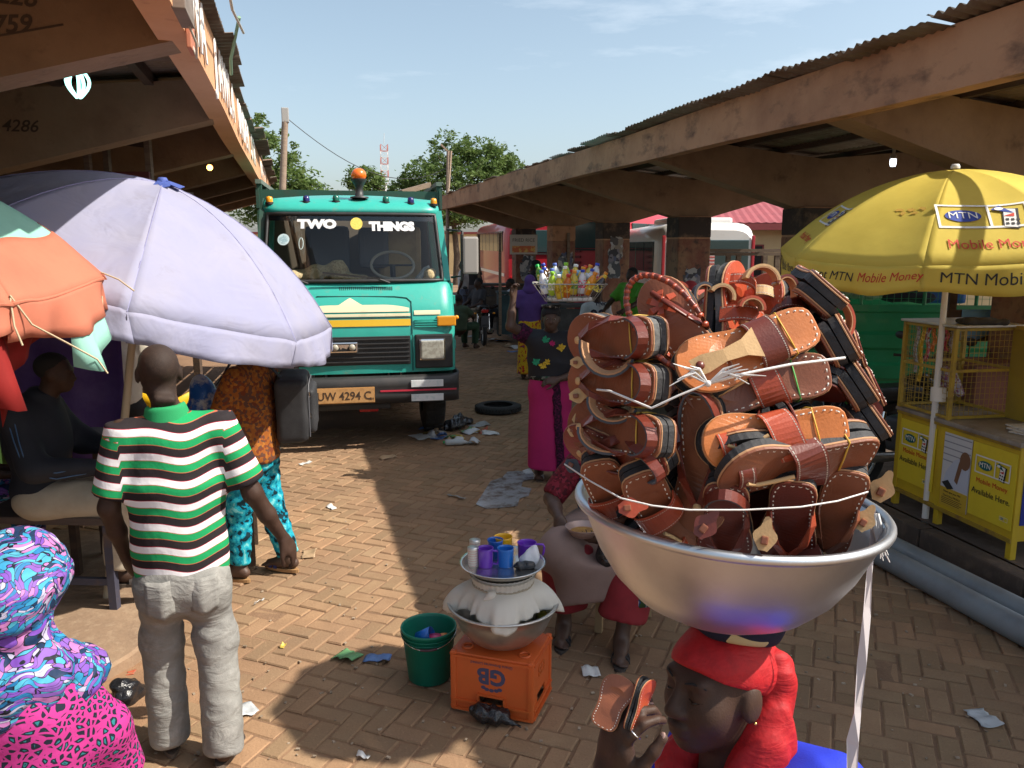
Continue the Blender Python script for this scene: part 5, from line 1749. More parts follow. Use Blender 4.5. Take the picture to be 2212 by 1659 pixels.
o = vol_obj('black_bundle_heap', [ell((x, y, z), (rs.uniform(.16, .28), rs.uniform(.14, .22), rs.uniform(.12, .2)), .12) for x, y, z in [(.05, 0, .8), (.3, .1, .95), (.55, 0, 1.05), (.8, .1, 1.12), (1.0, 0, 1.05), (.2, -.1, .6), (.6, -.1, .8), (.95, -.1, .8), (.4, 0, .3), (.9, 0, .35), (1.15, .1, 1.2), (1.3, 0, 1.0), (.7, 0, .5), (.3, 0, .7), (1.1, 0, .6), (.55, 0, .2), (.1, 0, .35)]], .03, M('black_goods', (.018, .018, .019), .75, var=(8, (.04, .04, .04), .5, .7)), None, wrinkle(.03, 14, 14, 14, 7))
o.location = (at(1560, 530, 9.5).x, at(1560, 530, 9.5).y, .16); o.rotation_euler = (0, 0, -YAW)
tag(o, 'large heap of black bundles piled behind the sandals', 'bundles')
# PEOPLE
skin_a = M('skin_deep', (.055, .028, .018), .58, var=(9, (.042, .022, .015), .4, .7), var2=(60, (.07, .037, .024), .55, .8), bump=(330, .35, .0015), spec=.32)
skin_b = M('skin_brown', (.082, .042, .027), .55, var=(9, (.065, .037, .026), .4, .7), bump=(140, .12, .002), spec=.5)
hair_m = M('black_hair', (.012, .011, .011), .85, bump=(300, .8, .003))
eye_w = M('eye_white', (.30, .27, .24), .3)
eye_d = M('eye_dark', (.012, .008, .006), .15)
nail_m = M('nail', (.30, .19, .16), .35)
def V3(*a): return np.array(a, float)
def head_prims(c, R, s=1.0, fine=False):
 c = np.array(c, float)
 r3 = np.array(R.to_3x3())
 P = lambda x, y, z: c + r3 @ (np.array([x, y, z]) * s)
 E = lambda x, y, z, rx, ry, rz, k=.02: ell(P(x, y, z), (rx * s, ry * s, rz * s), k * s, R)
 pr = [E(0, -.014, .030, .073, .092, .080), E(0, .022, -.035, .060, .066, .075, .03), E(0, .058, -.086, .026, .024, .022, .03),
          E(.036, .050, -.028, .026, .028, .03, .03), E(-.036, .050, -.028, .026, .028, .03, .03),
          cap(P(-.036, .076, .022), P(.036, .076, .022), .011 * s, .011 * s, .02 * s),
          cap(P(0, .086, .012), P(0, .103, -.030), .008 * s, .013 * s, .012 * s),
          E(.012, .094, -.034, .011, .012, .009, .008), E(-.012, .094, -.034, .011, .012, .009, .008),
          E(0, .087, -.058, .025, .013, .009, .007), E(0, .084, -.071, .022, .013, .010, .007),
          E(.076, -.006, -.008, .010, .022, .032, .012), E(-.076, -.006, -.008, .010, .022, .032, .012),
          sub(E(.032, .096, .003, .019, .014, .011), .012 * s), sub(E(-.032, .096, .003, .019, .014, .011), .012 * s),
          E(.031, .073, .002, .014, .013, .012, .006), E(-.031, .073, .002, .014, .013, .012, .006)]
 return pr
def hand_prims(w, yd, zd, side, curl=(.35, .35, .4, .45), s=1.0, thumb=.3, spread=.08, k=.006):
 """wrist w, fingers along yd, back of the hand along zd, thumb on the +x*side side"""
 w, y, z = np.array(w, float), np.array(yd, float), np.array(zd, float)
 y /= np.linalg.norm(y)
 z -= y * (z @ y); z /= np.linalg.norm(z)
 x = np.cross(y, z) * side
 P = lambda a, b, c: w + (x * a + y * b + z * c) * s
 R = Matrix((tuple(x), tuple(y), tuple(z))).transposed()
 pr = [ell(P(0, .045, 0), (.040 * s, .052 * s, .016 * s), .012, R), cap(P(.016, .0, 0), P(.024, .06, 0), .018 * s, .014 * s, .012), cap(P(-.016, .0, 0), P(-.022, .06, 0), .016 * s, .012 * s, .012)]
 tips = []
 for i, (bx, by, L) in enumerate(((.027, .088, .072), (.009, .094, .080), (-.010, .090, .074), (-.028, .080, .058))):
  p = P(bx, by, 0)
  ang = 0
  r0 = (.0092, .0095, .009, .008)[i] * s
  d0 = y + x * (spread * (1.5 - i))
  d0 /= np.linalg.norm(d0)
  for q, f in enumerate((.45, .32, .23)):
   ang += curl[i] * (1.0, 1.25, .8)[q]
   d = d0 * math.cos(ang) - z * math.sin(ang)
   e = p + d * L * f * s
   pr.append(cap(p, e, r0 * (1 - .08 * q), r0 * (.92 - .1 * q), k if q else .008))
   p = e
  tips.append((p, d))
 p = P(.030, .018, -.004)
 for q, (L, a) in enumerate(((.045, .75 - thumb * .5), (.032, .5 - thumb), (.026, .35 - thumb))):
  d = x * math.sin(a) + y * math.cos(a) - z * (.35 + .2 * q) * thumb * 2
  d /= np.linalg.norm(d)
  e = p + d * L * s
  pr.append(cap(p, e, (.0135, .011, .010)[q] * s, (.011, .010, .0085)[q] * s, .01 if q == 0 else .006))
  p = e
 tips.append((p, d))
 return pr, tips
def foot_prims(an, yd, s=1.0):
 an, y = np.array(an, float), np.array(yd, float)
 y[2] = 0; y /= np.linalg.norm(y)
 x = np.array([y[1], -y[0], 0])
 z0 = an[2] - .075 * s
 P = lambda a, b, c: np.array([an[0], an[1], z0]) + x * a * s + y * b * s + np.array([0, 0, c * s])
 pr = [cap(P(0, -.04, .035), P(0, .06, .04), .034 * s, .034 * s, .03), cap(P(0, .05, .035), P(.004, .14, .02), .036 * s, .028 * s, .03), cap(an, P(0, .02, .05), .036 * s, .036 * s, .03)]
 for i in range(5):
  a = -.034 + .017 * i
  pr.append(cap(P(a, .145 - .004 * (i - 1.2) ** 2, .016), P(a * 1.1, .185 - .006 * abs(i - 1) ** 1.6, .012), .0105 * s, .009 * s, .006))
 return pr
def joints(H=1.72, **kw):
 k = H / 1.72
 J = dict(head=(0, .02, 1.60), neck=(0, -.01, 1.46), chest=(0, 0, 1.28), waist=(0, 0, 1.06), pelvis=(0, 0, .94),
             shR=(.185, -.01, 1.41), shL=(-.185, -.01, 1.41), elR=(.25, -.03, 1.13), elL=(-.25, -.03, 1.13), wrR=(.27, .06, .89), wrL=(-.27, .06, .89),
             hipR=(.095, 0, .90), hipL=(-.095, 0, .90), knR=(.10, .02, .49), knL=(-.10, .02, .49), anR=(.10, -.02, .085), anL=(-.10, -.02, .085))
 J = {a: np.array(b, float) * k for a, b in J.items()}
 for a, b in kw.items():
  J[a] = np.array(b, float)
 return J
def body_prims(J, headR=Matrix(), hs=1.0, hands=None, feet=None, female=False, thick=1.0, torso=True, legs=True, arms='LR'):
 t = thick
 pr = head_prims(J['head'], headR, hs)
 hr = np.array(headR.to_3x3())
 pr.append(cap(J['neck'] - V3(0, 0, .03), J['head'] + hr @ V3(0, -.02, -.06), .056 * t, .052 * t, .03))
 if torso:
  pr += [ell(J['chest'], (.15 * t, .095 * t, .18), .06), ell(J['pelvis'], (.14 * t, .10 * t, .14), .06), cap(J['shL'], J['shR'], .05 * t, .05 * t, .06)]
 tips = {}
 for s in arms:
  sg = 1 if s == 'R' else -1
  pr += [cap(J['sh' + s], J['el' + s], .050 * t, .040 * t, .03), cap(J['el' + s], J['wr' + s] * .45 + J['el' + s] * .55, .041 * t, .038 * t, .025), cap(J['wr' + s] * .45 + J['el' + s] * .55, J['wr' + s], .037 * t, .025 * t, .02)]
  hd = (hands or {}).get(s)
  yd = J['wr' + s] - J['el' + s]
  if hd is None:
   hd = dict(zd=(sg, .1, .1), curl=(.28, .3, .35, .4))
  p, tp = hand_prims(J['wr' + s] - yd / np.linalg.norm(yd) * .005, hd.get('yd', yd), hd['zd'], hd.get('side', 1 if s == 'R' else -1) * 1, hd.get('curl', (.3,) * 4), hd.get('s', 1.0), hd.get('thumb', .3))
  pr += p
  tips[s] = tp
 if legs:
  for s in 'LR':
   pr += [cap(J['hip' + s], J['kn' + s], .085 * t, .056 * t, .04), cap(J['kn' + s], J['an' + s] * .4 + J['kn' + s] * .6 + V3(0, -.02, 0), .055 * t, .055 * t, .03), cap(J['an' + s] * .4 + J['kn' + s] * .6 + V3(0, -.02, 0), J['an' + s], .053 * t, .034 * t, .03)]
   pr += foot_prims(J['an' + s], (feet or {}).get(s, (0, 1, 0)))
 return pr, tips
def eyes(parent, c, R, s=1.0, open_=True):
 for sg in (-1, 1):
  p = Vector(c) + R.to_3x3() @ Vector((sg * .031 * s, .0745 * s, .002 * s))
  e = MB().ball(p, .0118 * s, 12, 8).build('eye', eye_w, parent)
  q = p + R.to_3x3() @ Vector((0, .0078 * s, -.001))
  MB().ball(q, .0060 * s, 10, 6).build('iris', eye_d, e)
def person(label, loc, rz, cat='person', group=None):
 return thing('person', label, cat, loc, rz, group)
def sandal_under(parent, an, yd, mat, strap, s=1.0):
 """a flat sandal under a foot, with two straps"""
 an, y = Vector(an), Vector(yd)
 y.z = 0; y.normalize()
 x = Vector((y.y, -y.x, 0))
 z0 = an.z - .078 * s
 T = frame((an.x, an.y, z0 - .018), x * s, y * s, (0, 0, s))
 out = [(.042 * math.cos(a) * (1 + .18 * math.sin(a)) , .058 + .138 * math.sin(a)) for a in [2 * math.pi * k / 22 for k in range(22)]]
 o = MB().prism(out, 0, .02, T).build('sandal', mat, parent)
 for b in (.075, .115):
  pts = [Vector((.046 * math.cos(a), b, .018 + .052 * math.sin(a) * (1 - (b - .07) * 5))) for a in [math.pi * k / 8 for k in range(9)]]
  nr = [Vector((math.cos(a), 0, math.sin(a))) for a in [math.pi * k / 8 for k in range(9)]]
  mb = MB().strap([T @ p for p in pts], [T.to_3x3() @ n for n in nr], .026 * s, .004)
  mb.build('strap', strap, o)
 return o
# the man in the striped polo shirt, walking away
shirt_st = ramp_material('striped_knit', [(0, (.012, .30, .10)), (.30, (.42, .10, .03)), (.325, (.78, .76, .78)), (.62, (.40, .02, .05)), (.645, (.022, .017, .019)), (.965, (.45, .12, .06))], 'attr', scale=1 / .094, rough=.85, bump=(13, .45, .014))
jeans = M('faded_jeans', (.26, .255, .235), .9, var=(4, (.18, .175, .165), .42, .7), var2=(12, (.36, .35, .325), .52, .75), bump=(260, .4, .003), fold=(8, 8, 17, .22, .02))
man = person('man walking away in a green, white and black striped polo shirt and faded grey jeans', (-.50, 3.37, 0), math.radians(5))
J = joints(1.76, elR=(.290, -.03, 1.14), wrR=(.410, .02, .905), elL=(-.250, .0, 1.13), wrL=(-.215, .11, .87), anL=(-.10, .07, .10), anR=(.115, -.09, .10), knL=(-.105, .09, .50), knR=(.115, .0, .50), head=(-.035, .03, 1.655), hipL=(-.085, 0, .86), hipR=(.085, 0, .86), shR=(.178, -.01, 1.44), shL=(-.178, -.01, 1.43))
pr, tips = body_prims(J, Matrix.Rotation(.12, 4, 'Z'), 1.03, hands={'R': dict(zd=(.8, -.6, .2), curl=(.35, .45, .5, .55)), 'L': dict(zd=(-.8, -.6, .2), curl=(.3, .35, .4, .5), side=-1)}, thick=.95)
pr.append(cap((-.04, -.055, 1.56), (.01, -.057, 1.555), .018, .016, .03))
hc_ = J['head']
vol_obj('body', pr, .0085, [skin_a, M('cropped_scalp', (.034, .021, .016), .7, var=(60, (.05, .031, .022), .5, .7), bump=(420, .6, .002), spec=.3)], man, slots=lambda c: (c[:, 2] > hc_[2] - .045 + (c[:, 1] - hc_[1]) * .95).astype(int))
sh = [ell((0, -.005, 1.27), (.182, .122, .2), .08), cone((0, .0, .80), (0, -.002, 1.22), .182, .186, .06, (1, 0, 0), .68, .012), cap(J['shL'] + V3(.03, 0, -.01), J['shR'] - V3(.03, 0, .01), .066, .066, .07), ell((0, -.03, 1.40), (.12, .08, .075), .06)]
for s in 'LR':
 d = J['el' + s] - J['sh' + s]
 sh.append(cone(J['sh' + s] - d * .1, J['sh' + s] + d * .84, .068, .074, .04, (0, 1, 0), 1.0, .01))
def st_attr(v):
 a = v[:, 2].copy() + .012 * np.sin(v[:, 0] * 16 + 1) + .006 * np.sin(v[:, 0] * 31)
 for s in 'LR':
  d = J['el' + s] - J['sh' + s]
  L = np.linalg.norm(d); d = d / L
  t = (v - J['sh' + s]) @ d
  rad = np.linalg.norm(v - J['sh' + s] - t[:, None] * d, axis=1)
  side = v[:, 0] * (1 if s == 'R' else -1)
  m = (side > .188) & (t > .02) & (rad < .11)
  a[m] = (1.445 - t[m] * 1.0)
 return a + .02
wr = wrinkle(.0055, 16, 9, 22, 3)
vol_obj('polo_shirt', sh, .0095, shirt_st, man, lambda P: wr(P) * np.clip((1.42 - P[..., 2]) * 6, 0, 1), attr=st_attr)
vol_obj('collar', [cone((-.012, -.01, 1.455), (-.018, -.015, 1.535), .094, .074, .01, (1, 0, 0), .86, .008), sub(cone((-.015, .0, 1.42), (-.02, .0, 1.6), .070, .058, .01, (1, 0, 0), .86), .005)], .008, M('green_collar', (.012, .27, .09), .85, bump=(300, .3, .002)), man)
vol_obj('undershirt', [cone((0, .0, .770), (0, 0, .83), .176, .176, .01, (1, 0, 0), .65, .008)], .009, M('white_vest', (.72, .71, .72), .85), man, wrinkle(.005, 20, 10, 20, 8))
tr = [ell((0, -.01, .80), (.168, .128, .13), .05), ell((.075, -.055, .76), (.09, .08, .11), .05), ell((-.075, -.045, .76), (.09, .08, .11), .05)]
for s in 'LR':
 hp, kn, an = J['hip' + s] - V3(0, 0, .1), J['kn' + s], J['an' + s]
 tr += [cone(hp + V3(0, 0, .06), kn - V3(0, 0, .02), .092, .078, .06, (1, 0, 0), 1.0, .02), cone(kn + V3(0, 0, .06), an - V3(0, .01, .05), .078, .084, .05, (1, 0, 0), 1.05, .012)]
w1, w2 = wrinkle(.003, 9, 9, 22, 11), wrinkle(.0035, 26, 26, 50, 12)
o = vol_obj('jeans', tr, .0095, jeans, man, lambda P: w1(P) * np.clip((.95 - P[..., 2]) * 2.4, .35, 1) + w2(P))
for sg in (1, -1):
 MB().grid(lambda u, v: Vector((sg * (.030 + .105 * u), -.142 + .05 * abs(u - .4) - .012 * math.sin(math.pi * v), .845 - (.14 + .02 * (1 - abs(2 * u - 1))) * v)), 9, 9).build('pocket', jeans, o)
 solid([c for c in o.children][-1], .004)
for s, yd in (('L', (-.1, 1, 0)), ('R', (.35, 1, 0))):
 sandal_under(man, J['an' + s], yd, M('flip_flop_sole', (.10, .075, .055), .85), M('flip_flop_strap', (.05, .04, .035), .7))
# the woman with the black bag, her head under the umbrella
wax_teal = ramp_material('teal_wax_print', [(0, (.0, .02, .03)), (.43, (.0, .22, .33)), (.52, (.02, .36, .44)), (.62, (.16, .50, .52)), (.72, (.0, .10, .16))], 'noise', scale=22, rough=.7, distort=.05)
wax_rust = ramp_material('rust_wax_print', [(0, (.30, .09, .015)), (.4, (.17, .04, .015)), (.55, (.36, .13, .02)), (.7, (.12, .05, .03))], 'voronoi', scale=60, rough=.8)
wb = person('person with a black shoulder bag and teal printed trousers under the lilac umbrella', (-.30, 5.25, 0), math.radians(62))
J = joints(1.66, anL=(-.09, .10, .10), anR=(.11, -.14, .11), knL=(-.08, .09, .48), knR=(.09, -.02, .48), elL=(-.24, .10, 1.08), wrL=(-.15, .28, 1.0), elR=(.24, .06, 1.08), wrR=(.16, .25, 1.02))
pr, _ = body_prims(J, thick=.98)
vol_obj('body', pr, .011, skin_b, wb)
tp = [ell((0, 0, 1.22), (.185, .13, .22), .07), cone((0, .0, .80), (0, 0, 1.15), .21, .18, .05, (1, 0, 0), .72, .01), cap(J['shL'], J['shR'], .065, .065, .06)]
for s in 'LR':
 d = J['el' + s] - J['sh' + s]
 tp.append(cone(J['sh' + s], J['sh' + s] + d * .8, .07, .075, .04, (0, 1, 0)))
vol_obj('tunic', tp, .013, wax_rust, wb, wrinkle(.008, 15, 15, 20, 6))
tr = [ell((0, 0, .84), (.18, .14, .15), .05)]
for s in 'LR':
 tr += [cone(J['hip' + s] + V3(0, 0, -.02), J['kn' + s], .105, .088, .06, (1, 0, 0), 1.0, .02), cone(J['kn' + s] + V3(0, 0, .04), J['an' + s] + V3(0, 0, .02), .088, .068, .05, (1, 0, 0), 1.05, .01)]
vol_obj('trousers', tr, .011, wax_teal, wb, wrinkle(.008, 14, 14, 40, 7))
hr = vol_obj('head_wrap', [ell(J['head'] + V3(0, -.02, .03), (.085, .105, .1), .02)], .014, wax_rust, wb)
for s, yd in (('L', (.15, 1, 0)), ('R', (.2, 1, 0))):
 sandal_under(wb, J['an' + s], yd, M('cork_sole', (.34, .19, .08), .85), M('navy_strap', (.02, .03, .12), .6), 1.02)
bag_m = M('black_nylon', (.022, .022, .024), .7, var=(6, (.04, .04, .042), .45, .7), bump=(220, .4, .003))
bag = thing('shoulder_bag', 'black zipped shoulder bag on the back of the person in teal trousers', 'bag', (-.30, 5.25, 0), math.radians(62))
vol_obj('bag_body', [rbox((.17, -.20, 1.13), (.15, .065, .17), .02, Matrix.Rotation(.4, 3, 'Z') @ Matrix.Rotation(-.08, 3, 'Y'), .035)], .012, bag_m, bag, wrinkle(.006, 18, 18, 18, 3))
Rb = Matrix.Rotation(.4, 3, 'Z') @ Matrix.Rotation(-.08, 3, 'Y')
def bagp(x, y, z): return Vector((.17, -.20, 1.13)) + Rb @ Vector((x, y, z))
fp = vol_obj('front_pocket', [rbox(bagp(.02, -.10, -.02), (.11, .02, .12), .02, Rb, .025)], .011, bag_m, bag, wrinkle(.004, 18, 18, 18, 5))
MB().tube([bagp(x, -.107, z) for x, z in ((-.16, -.17), (-.15, .05), (-.12, .16), (.1, .17), (.16, .12), (.17, -.15))], .005, 5).build('zip', M('zip_grey', (.10, .10, .11), .5), bag)
for x, z in ((-.14, .12), (-.13, -.02)):
 MB().tube([bagp(x, -.112, z), bagp(x + .005, -.115, z - .035)], .006, 6).build('zip_puller', chrome, bag)
MB().strap([bagp(-.1, .04, .18), Vector((.06, -.10, 1.40)), Vector((-.10, .04, 1.47)), Vector((-.17, .13, 1.30))], [(0, -1, .3), (0, -.6, 1), (-.3, 0, 1), (-.5, .8, .2)], .04, .004).build('strap', bag_m, bag)
# the seated man in a dark track jacket, and his bench
bench_p = Vector((-1.50, 4.95, .06))
bench = thing('bench', 'dark wooden bench under the seated man in the track jacket', 'bench', bench_p, -YAW - .05)
navy_p = M('bench_paint', (.045, .045, .07), .7, var=(6, (.12, .07, .04), .5, .7))
MB().box((.06, .16, .55), (.80, .40, .045), None, .006).build('seat', M('bench_wood', (.085, .06, .05), .75, var=(4, (.05, .035, .03), .4, .7, (1, 6, 6))), bench)
for x in (-.31, .43):
 for y in (.0, .32):
  MB().box((x, y, .26), (.045, .045, .54)).build('leg', navy_p, bench)
MB().box((-.33, -.02, .70), (.05, .05, 1.42)).build('back_post', navy_p, bench)
MB().box((.06, .0, .18), (.70, .03, .04)).build('stretcher', navy_p, bench)
sm_ = person('man in a dark navy track jacket and beige trousers seated in profile on the bench', (-1.44, 5.06, .645), math.radians(-98))
J = joints(1.72)
off = V3(0, -.06, -.84)
for k_ in J: J[k_] = J[k_] + off
J.update(hipL=V3(-.10, .0, .07), hipR=V3(.10, .0, .07), knL=V3(-.13, .44, .06), knR=V3(.13, .44, .06), anL=V3(-.13, .42, -.36), anR=V3(.13, .40, -.36), head=V3(0, .10, .79), neck=V3(0, .03, .66), chest=V3(0, -.01, .47),
         elL=V3(-.27, .10, .33), wrL=V3(-.13, .36, .30), elR=V3(.28, .06, .30), wrR=V3(.14, .32, .26))
pr, _ = body_prims(J, Matrix.Rotation(-.1, 4, 'X'), 1.0, thick=1.05)
vol_obj('body', pr, .011, skin_a, sm_)
vol_obj('hair', [ell(J['head'] + V3(0, -.02, .035), (.078, .097, .083), .01), cut(J['head'] + V3(0, .02, .03), (0, .9, -1))], .012, hair_m, sm_)
jk = [ell((0, -.03, .40), (.225, .165, .27), .08), ell((0, -.02, .12), (.21, .17, .14), .08), cap(J['shL'], J['shR'], .085, .085, .08), cone((0, .0, .60), (0, .03, .685), .085, .075, .03)]
for s in 'LR':
 jk += [cap(J['sh' + s], J['el' + s], .085, .075, .05), cap(J['el' + s], J['wr' + s] * .95 + J['el' + s] * .05, .072, .05, .05)]
jacket = vol_obj('track_jacket', jk, .013, M('navy_jacket', (.010, .012, .020), .75, var=(5, (.016, .018, .028), .45, .7)), sm_, wrinkle(.011, 13, 13, 16, 9))
pipe = M('blue_piping', (.05, .12, .25), .6)
for d in (0, .035):
 a, b, c = J['shR'] + V3(.062, .03 - d, .055), J['elR'] + V3(.072, .0 - d * .4, .0), J['wrR'] + V3(.045, 0, .02 - d)
 pts = [Vector(a), Vector(a * .5 + b * .5 + V3(.012, 0, 0)), Vector(b), Vector(b * .5 + c * .5 + V3(.03, -.01, -.01 - d * .5)), Vector(c)]
 MB().tube(pts, .0035, 5).build('piping', pipe, jacket)
tr = [ell((0, -.02, .06), (.21, .17, .13), .06)]
for s in 'LR':
 tr += [cap(J['hip' + s], J['kn' + s], .115, .095, .06), cone(J['kn' + s] + V3(0, 0, .03), J['an' + s] + V3(0, 0, .02), .095, .085, .06)]
vol_obj('trousers', tr, .013, M('beige_trousers', (.40, .345, .265), .9, var=(5, (.33, .28, .21), .45, .7), bump=(200, .3, .003)), sm_, wrinkle(.009, 16, 16, 16, 10))
for s in 'LR':
 sandal_under(sm_, J['an' + s], (0, 1, 0), MATS['flip_flop_sole'], MATS['flip_flop_strap'])
# the woman in the printed headscarf, lower left corner
wax_blue = print_cells('blue_violet_print', [(.015, .15, .34), (.06, .32, .45), (.16, .06, .36), (.42, .16, .38), (.03, .24, .42), (.40, .38, .52), (.20, .09, .38), (.01, .03, .08)], 28, .04, (1, 1, 3.0), distort=.34, rough=.6)
wax_pink = ramp_material('pink_cell_print', [(0, (.46, .035, .22)), (.15, (.012, .015, .03)), (.33, (.02, .18, .20)), (.45, (.015, .02, .035))], 'cells', scale=44, rough=.8, distort=.1, bump=(16, .4, .012))
hw = person('woman wrapped in a blue violet headscarf and pink printed dress, bending at the left corner', (-.83, 2.50, 0), math.radians(-10))
hd = V3(.0, .06, 1.16)
vol_obj('body', head_prims(hd, Matrix.Rotation(-.4, 4, 'X')) + [cap((0, .0, .98), hd, .055, .05), ell((0, 0, .78), (.13, .11, .2), .05), cap((.13, .02, .88), (.17, .06, .66), .045, .035), cap((.17, .06, .66), (.16, .15, .44), .035, .025), cap((-.13, .02, .88), (-.17, .06, .66), .045, .035), cap((-.17, .06, .66), (-.16, .15, .44), .035, .025), cap((.08, 0, .5), (.08, .05, .05), .06, .04), cap((-.08, 0, .5), (-.08, .05, .05), .06, .04)] + foot_prims((.08, .03, .085), (0, 1, 0)) + foot_prims((-.08, .03, .085), (0, 1, 0)), .013, skin_b, hw)
sc = [ell(hd + V3(0, -.03, .03), (.138, .165, .145), .05), ell(hd + V3(0, -.13, -.01), (.11, .11, .10), .06), sub(ell(hd + V3(0, .18, -.05), (.06, .09, .08)), .03), cap((0, -.03, 1.02), (0, -.03, .96), .10, .13, .04), ell((0, -.03, .92), (.175, .16, .075), .05), ell((.03, .04, .86), (.19, .16, .07), .05), ell((-.05, -.10, .88), (.15, .12, .09), .05)]
wa, wc = wrinkle(.008, 8, 8, 30, 21), wrinkle(.005, 30, 30, 70, 25)
def scarf_fold(P):
 a_ = np.arctan2(P[..., 0], P[..., 1] + .03)
 low = np.clip((1.06 - P[..., 2]) * 8, 0, 1)
 return wa(P) + wc(P) + low * .010 * np.sin(a_ * 9 + P[..., 2] * 30)
vol_obj('headscarf', sc, .0095, wax_blue, hw, scarf_fold)
dr = [cone((0, 0, .03), (0, -.02, .70), .20, .17, .05, (1, 0, 0), .85, .02), ell((0, -.03, .80), (.185, .155, .17), .08)]
for sg in (1, -1):
 dr += [cap((sg * .13, .0, .88), (sg * .175, .05, .66), .07, .075, .05), cone((sg * .17, .04, .70), (sg * .165, .14, .46), .075, .10, .04)]
vol_obj('printed_dress', dr, .012, wax_pink, hw, wrinkle(.013, 13, 13, 14, 23))
# the woman carrying the basket of drinks
pink_m = M('magenta_cloth', (.42, .010, .12), .8, var=(3, (.34, .008, .10), .45, .7), bump=(200, .25, .003))
lace_m = ramp_material('dark_lace', [(0, (.045, .008, .03)), (.5, (.02, .006, .016)), (.75, (.10, .01, .05))], 'voronoi', scale=70, rough=.9)
shawl_m = M('black_shawl', (.012, .012, .016), .8)
pw = person('woman in a black flowered shawl and magenta skirt balancing a basket of drinks', (2.20, 6.86, 0), math.radians(163))
J = joints(1.60, elR=(.36, .10, 1.44), wrR=(.335, .08, 1.70), elL=(-.28, .05, 1.02), wrL=(-.05, .20, .98), shR=(.19, .0, 1.34), head=(0, .03, 1.505), anL=(-.07, .05, .09), anR=(.10, -.12, .09))
pr, _ = body_prims(J, Matrix(), 1.0, hands={'R': dict(zd=(.7, -.7, 0), curl=(.6, .6, .6, .6), yd=(-.1, .1, 1)), 'L': dict(zd=(0, .8, .6), curl=(.4, .45, .5, .5), yd=(1, .15, -.15), side=-1)}, thick=1.04)
vol_obj('body', pr, .0095, skin_b, pw)
eyes(pw, J['head'], Matrix())
vol_obj('head_wrap', [ell(J['head'] + V3(0, -.02, .045), (.088, .108, .075), .02), ell(J['head'] + V3(0, -.07, -.05), (.085, .075, .13), .04), cut(J['head'] + V3(0, .06, .035), (0, .55, -1))], .011, shawl_m, pw, wrinkle(.004, 30, 30, 30, 2))
vol_obj('cloth_ring', [cone(J['head'] + V3(0, -.01, .095), J['head'] + V3(0, -.01, .125), .085, .095, .01, (1, 0, 0), 1, .012)], .01, ramp_material('ring_print', [(0, (.02, .02, .02)), (.5, (.3, .3, .28)), (.75, (.05, .05, .05))], 'voronoi', scale=60), pw)
shp = [ell((0, .0, 1.16), (.205, .15, .22), .08), cap(J['shL'], J['shR'], .075, .075, .07), ell((.05, .08, 1.28), (.14, .09, .09), .06), cone((0, 0, .96), (0, 0, 1.12), .20, .20, .05, (1, 0, 0), .74)]
d = J['elL'] - J['shL']
shp += [cap(J['shL'], J['shL'] + d * .85, .075, .08, .05)]
shawl = vol_obj('shawl', shp, .0105, shawl_m, pw, wrinkle(.012, 14, 14, 22, 31))
d = J['elR'] - J['shR']
vol_obj('sleeve', [cone(J['shR'] - d * .2, J['shR'] + d * .62, .07, .085, .02)], .010, lace_m, pw, wrinkle(.006, 25, 25, 25, 3))
fl_g, fl_y = M('green_felt', (.02, .26, .13), .9), M('yellow_felt', (.55, .37, .03), .9)
def flower(x, z, y, r_, mat, parent, seed, n=7):
 rr = random.Random(seed)
 mb = MB()
 for k in range(n):
  a = 2 * math.pi * k / n + rr.uniform(-.2, .2)
  d = Vector((math.cos(a), 0, math.sin(a)))
  s_ = Vector((-math.sin(a), 0, math.cos(a)))
  c = Vector((x, y, z))
  l = r_ * rr.uniform(.7, 1.1)
  mb.add([c, c + d * l * .6 - s_ * r_ * .28 + Vector((0, .006, 0)), c + d * l + Vector((0, .002, 0)), c + d * l * .6 + s_ * r_ * .28 + Vector((0, .006, 0))], [(0, 3, 2, 1)])
 return solid(mb.build('flower', mat, parent), .003)
flower(-.09, 1.26, .158, .045, fl_y, shawl, 1); flower(.07, 1.10, .162, .040, fl_y, shawl, 2); flower(.03, 1.13, .165, .032, fl_y, shawl, 5)
flower(.13, 1.13, .140, .042, fl_g, shawl, 3); flower(.05, 1.33, .160, .045, fl_g, shawl, 4); flower(-.01, 1.30, .17, .03, pink_m, shawl, 6)
sk = [cone((0, -.02, .13), (0, .0, .98), .205, .185, .03, (1, 0, 0), .78, .01), ell((0, -.02, .85), (.20, .16, .16), .06)]
wv = wrinkle(.010, 20, 14, 3, 33)
skirt = vol_obj('skirt', sk, .0105, pink_m, pw, wv)
mb = MB().grid(lambda u, v: Vector((-.045 - .055 * v + .075 * (u - .5) + .004 * math.sin(40 * v), .152 + .01 * v - .0 * u - abs(u - .5) * .01, .95 - .80 * v)), 5, 30)
solid(mb.build('lace_panel', lace_m, skirt), .003)
wais = vol_obj('waist_cloth', [cone((0, 0, .955), (0, 0, 1.005), .20, .20, .01, (1, 0, 0), .80, .012)], .011, ramp_material('waist_print', [(0, (.01, .012, .01)), (.6, (.03, .09, .05)), (.8, (.15, .15, .12))], 'voronoi', scale=50), pw)
for s in 'LR':
 sandal_under(pw, J['an' + s], (0, 1, 0), MATS['flip_flop_sole'], M('white_strap', (.5, .48, .45), .6))
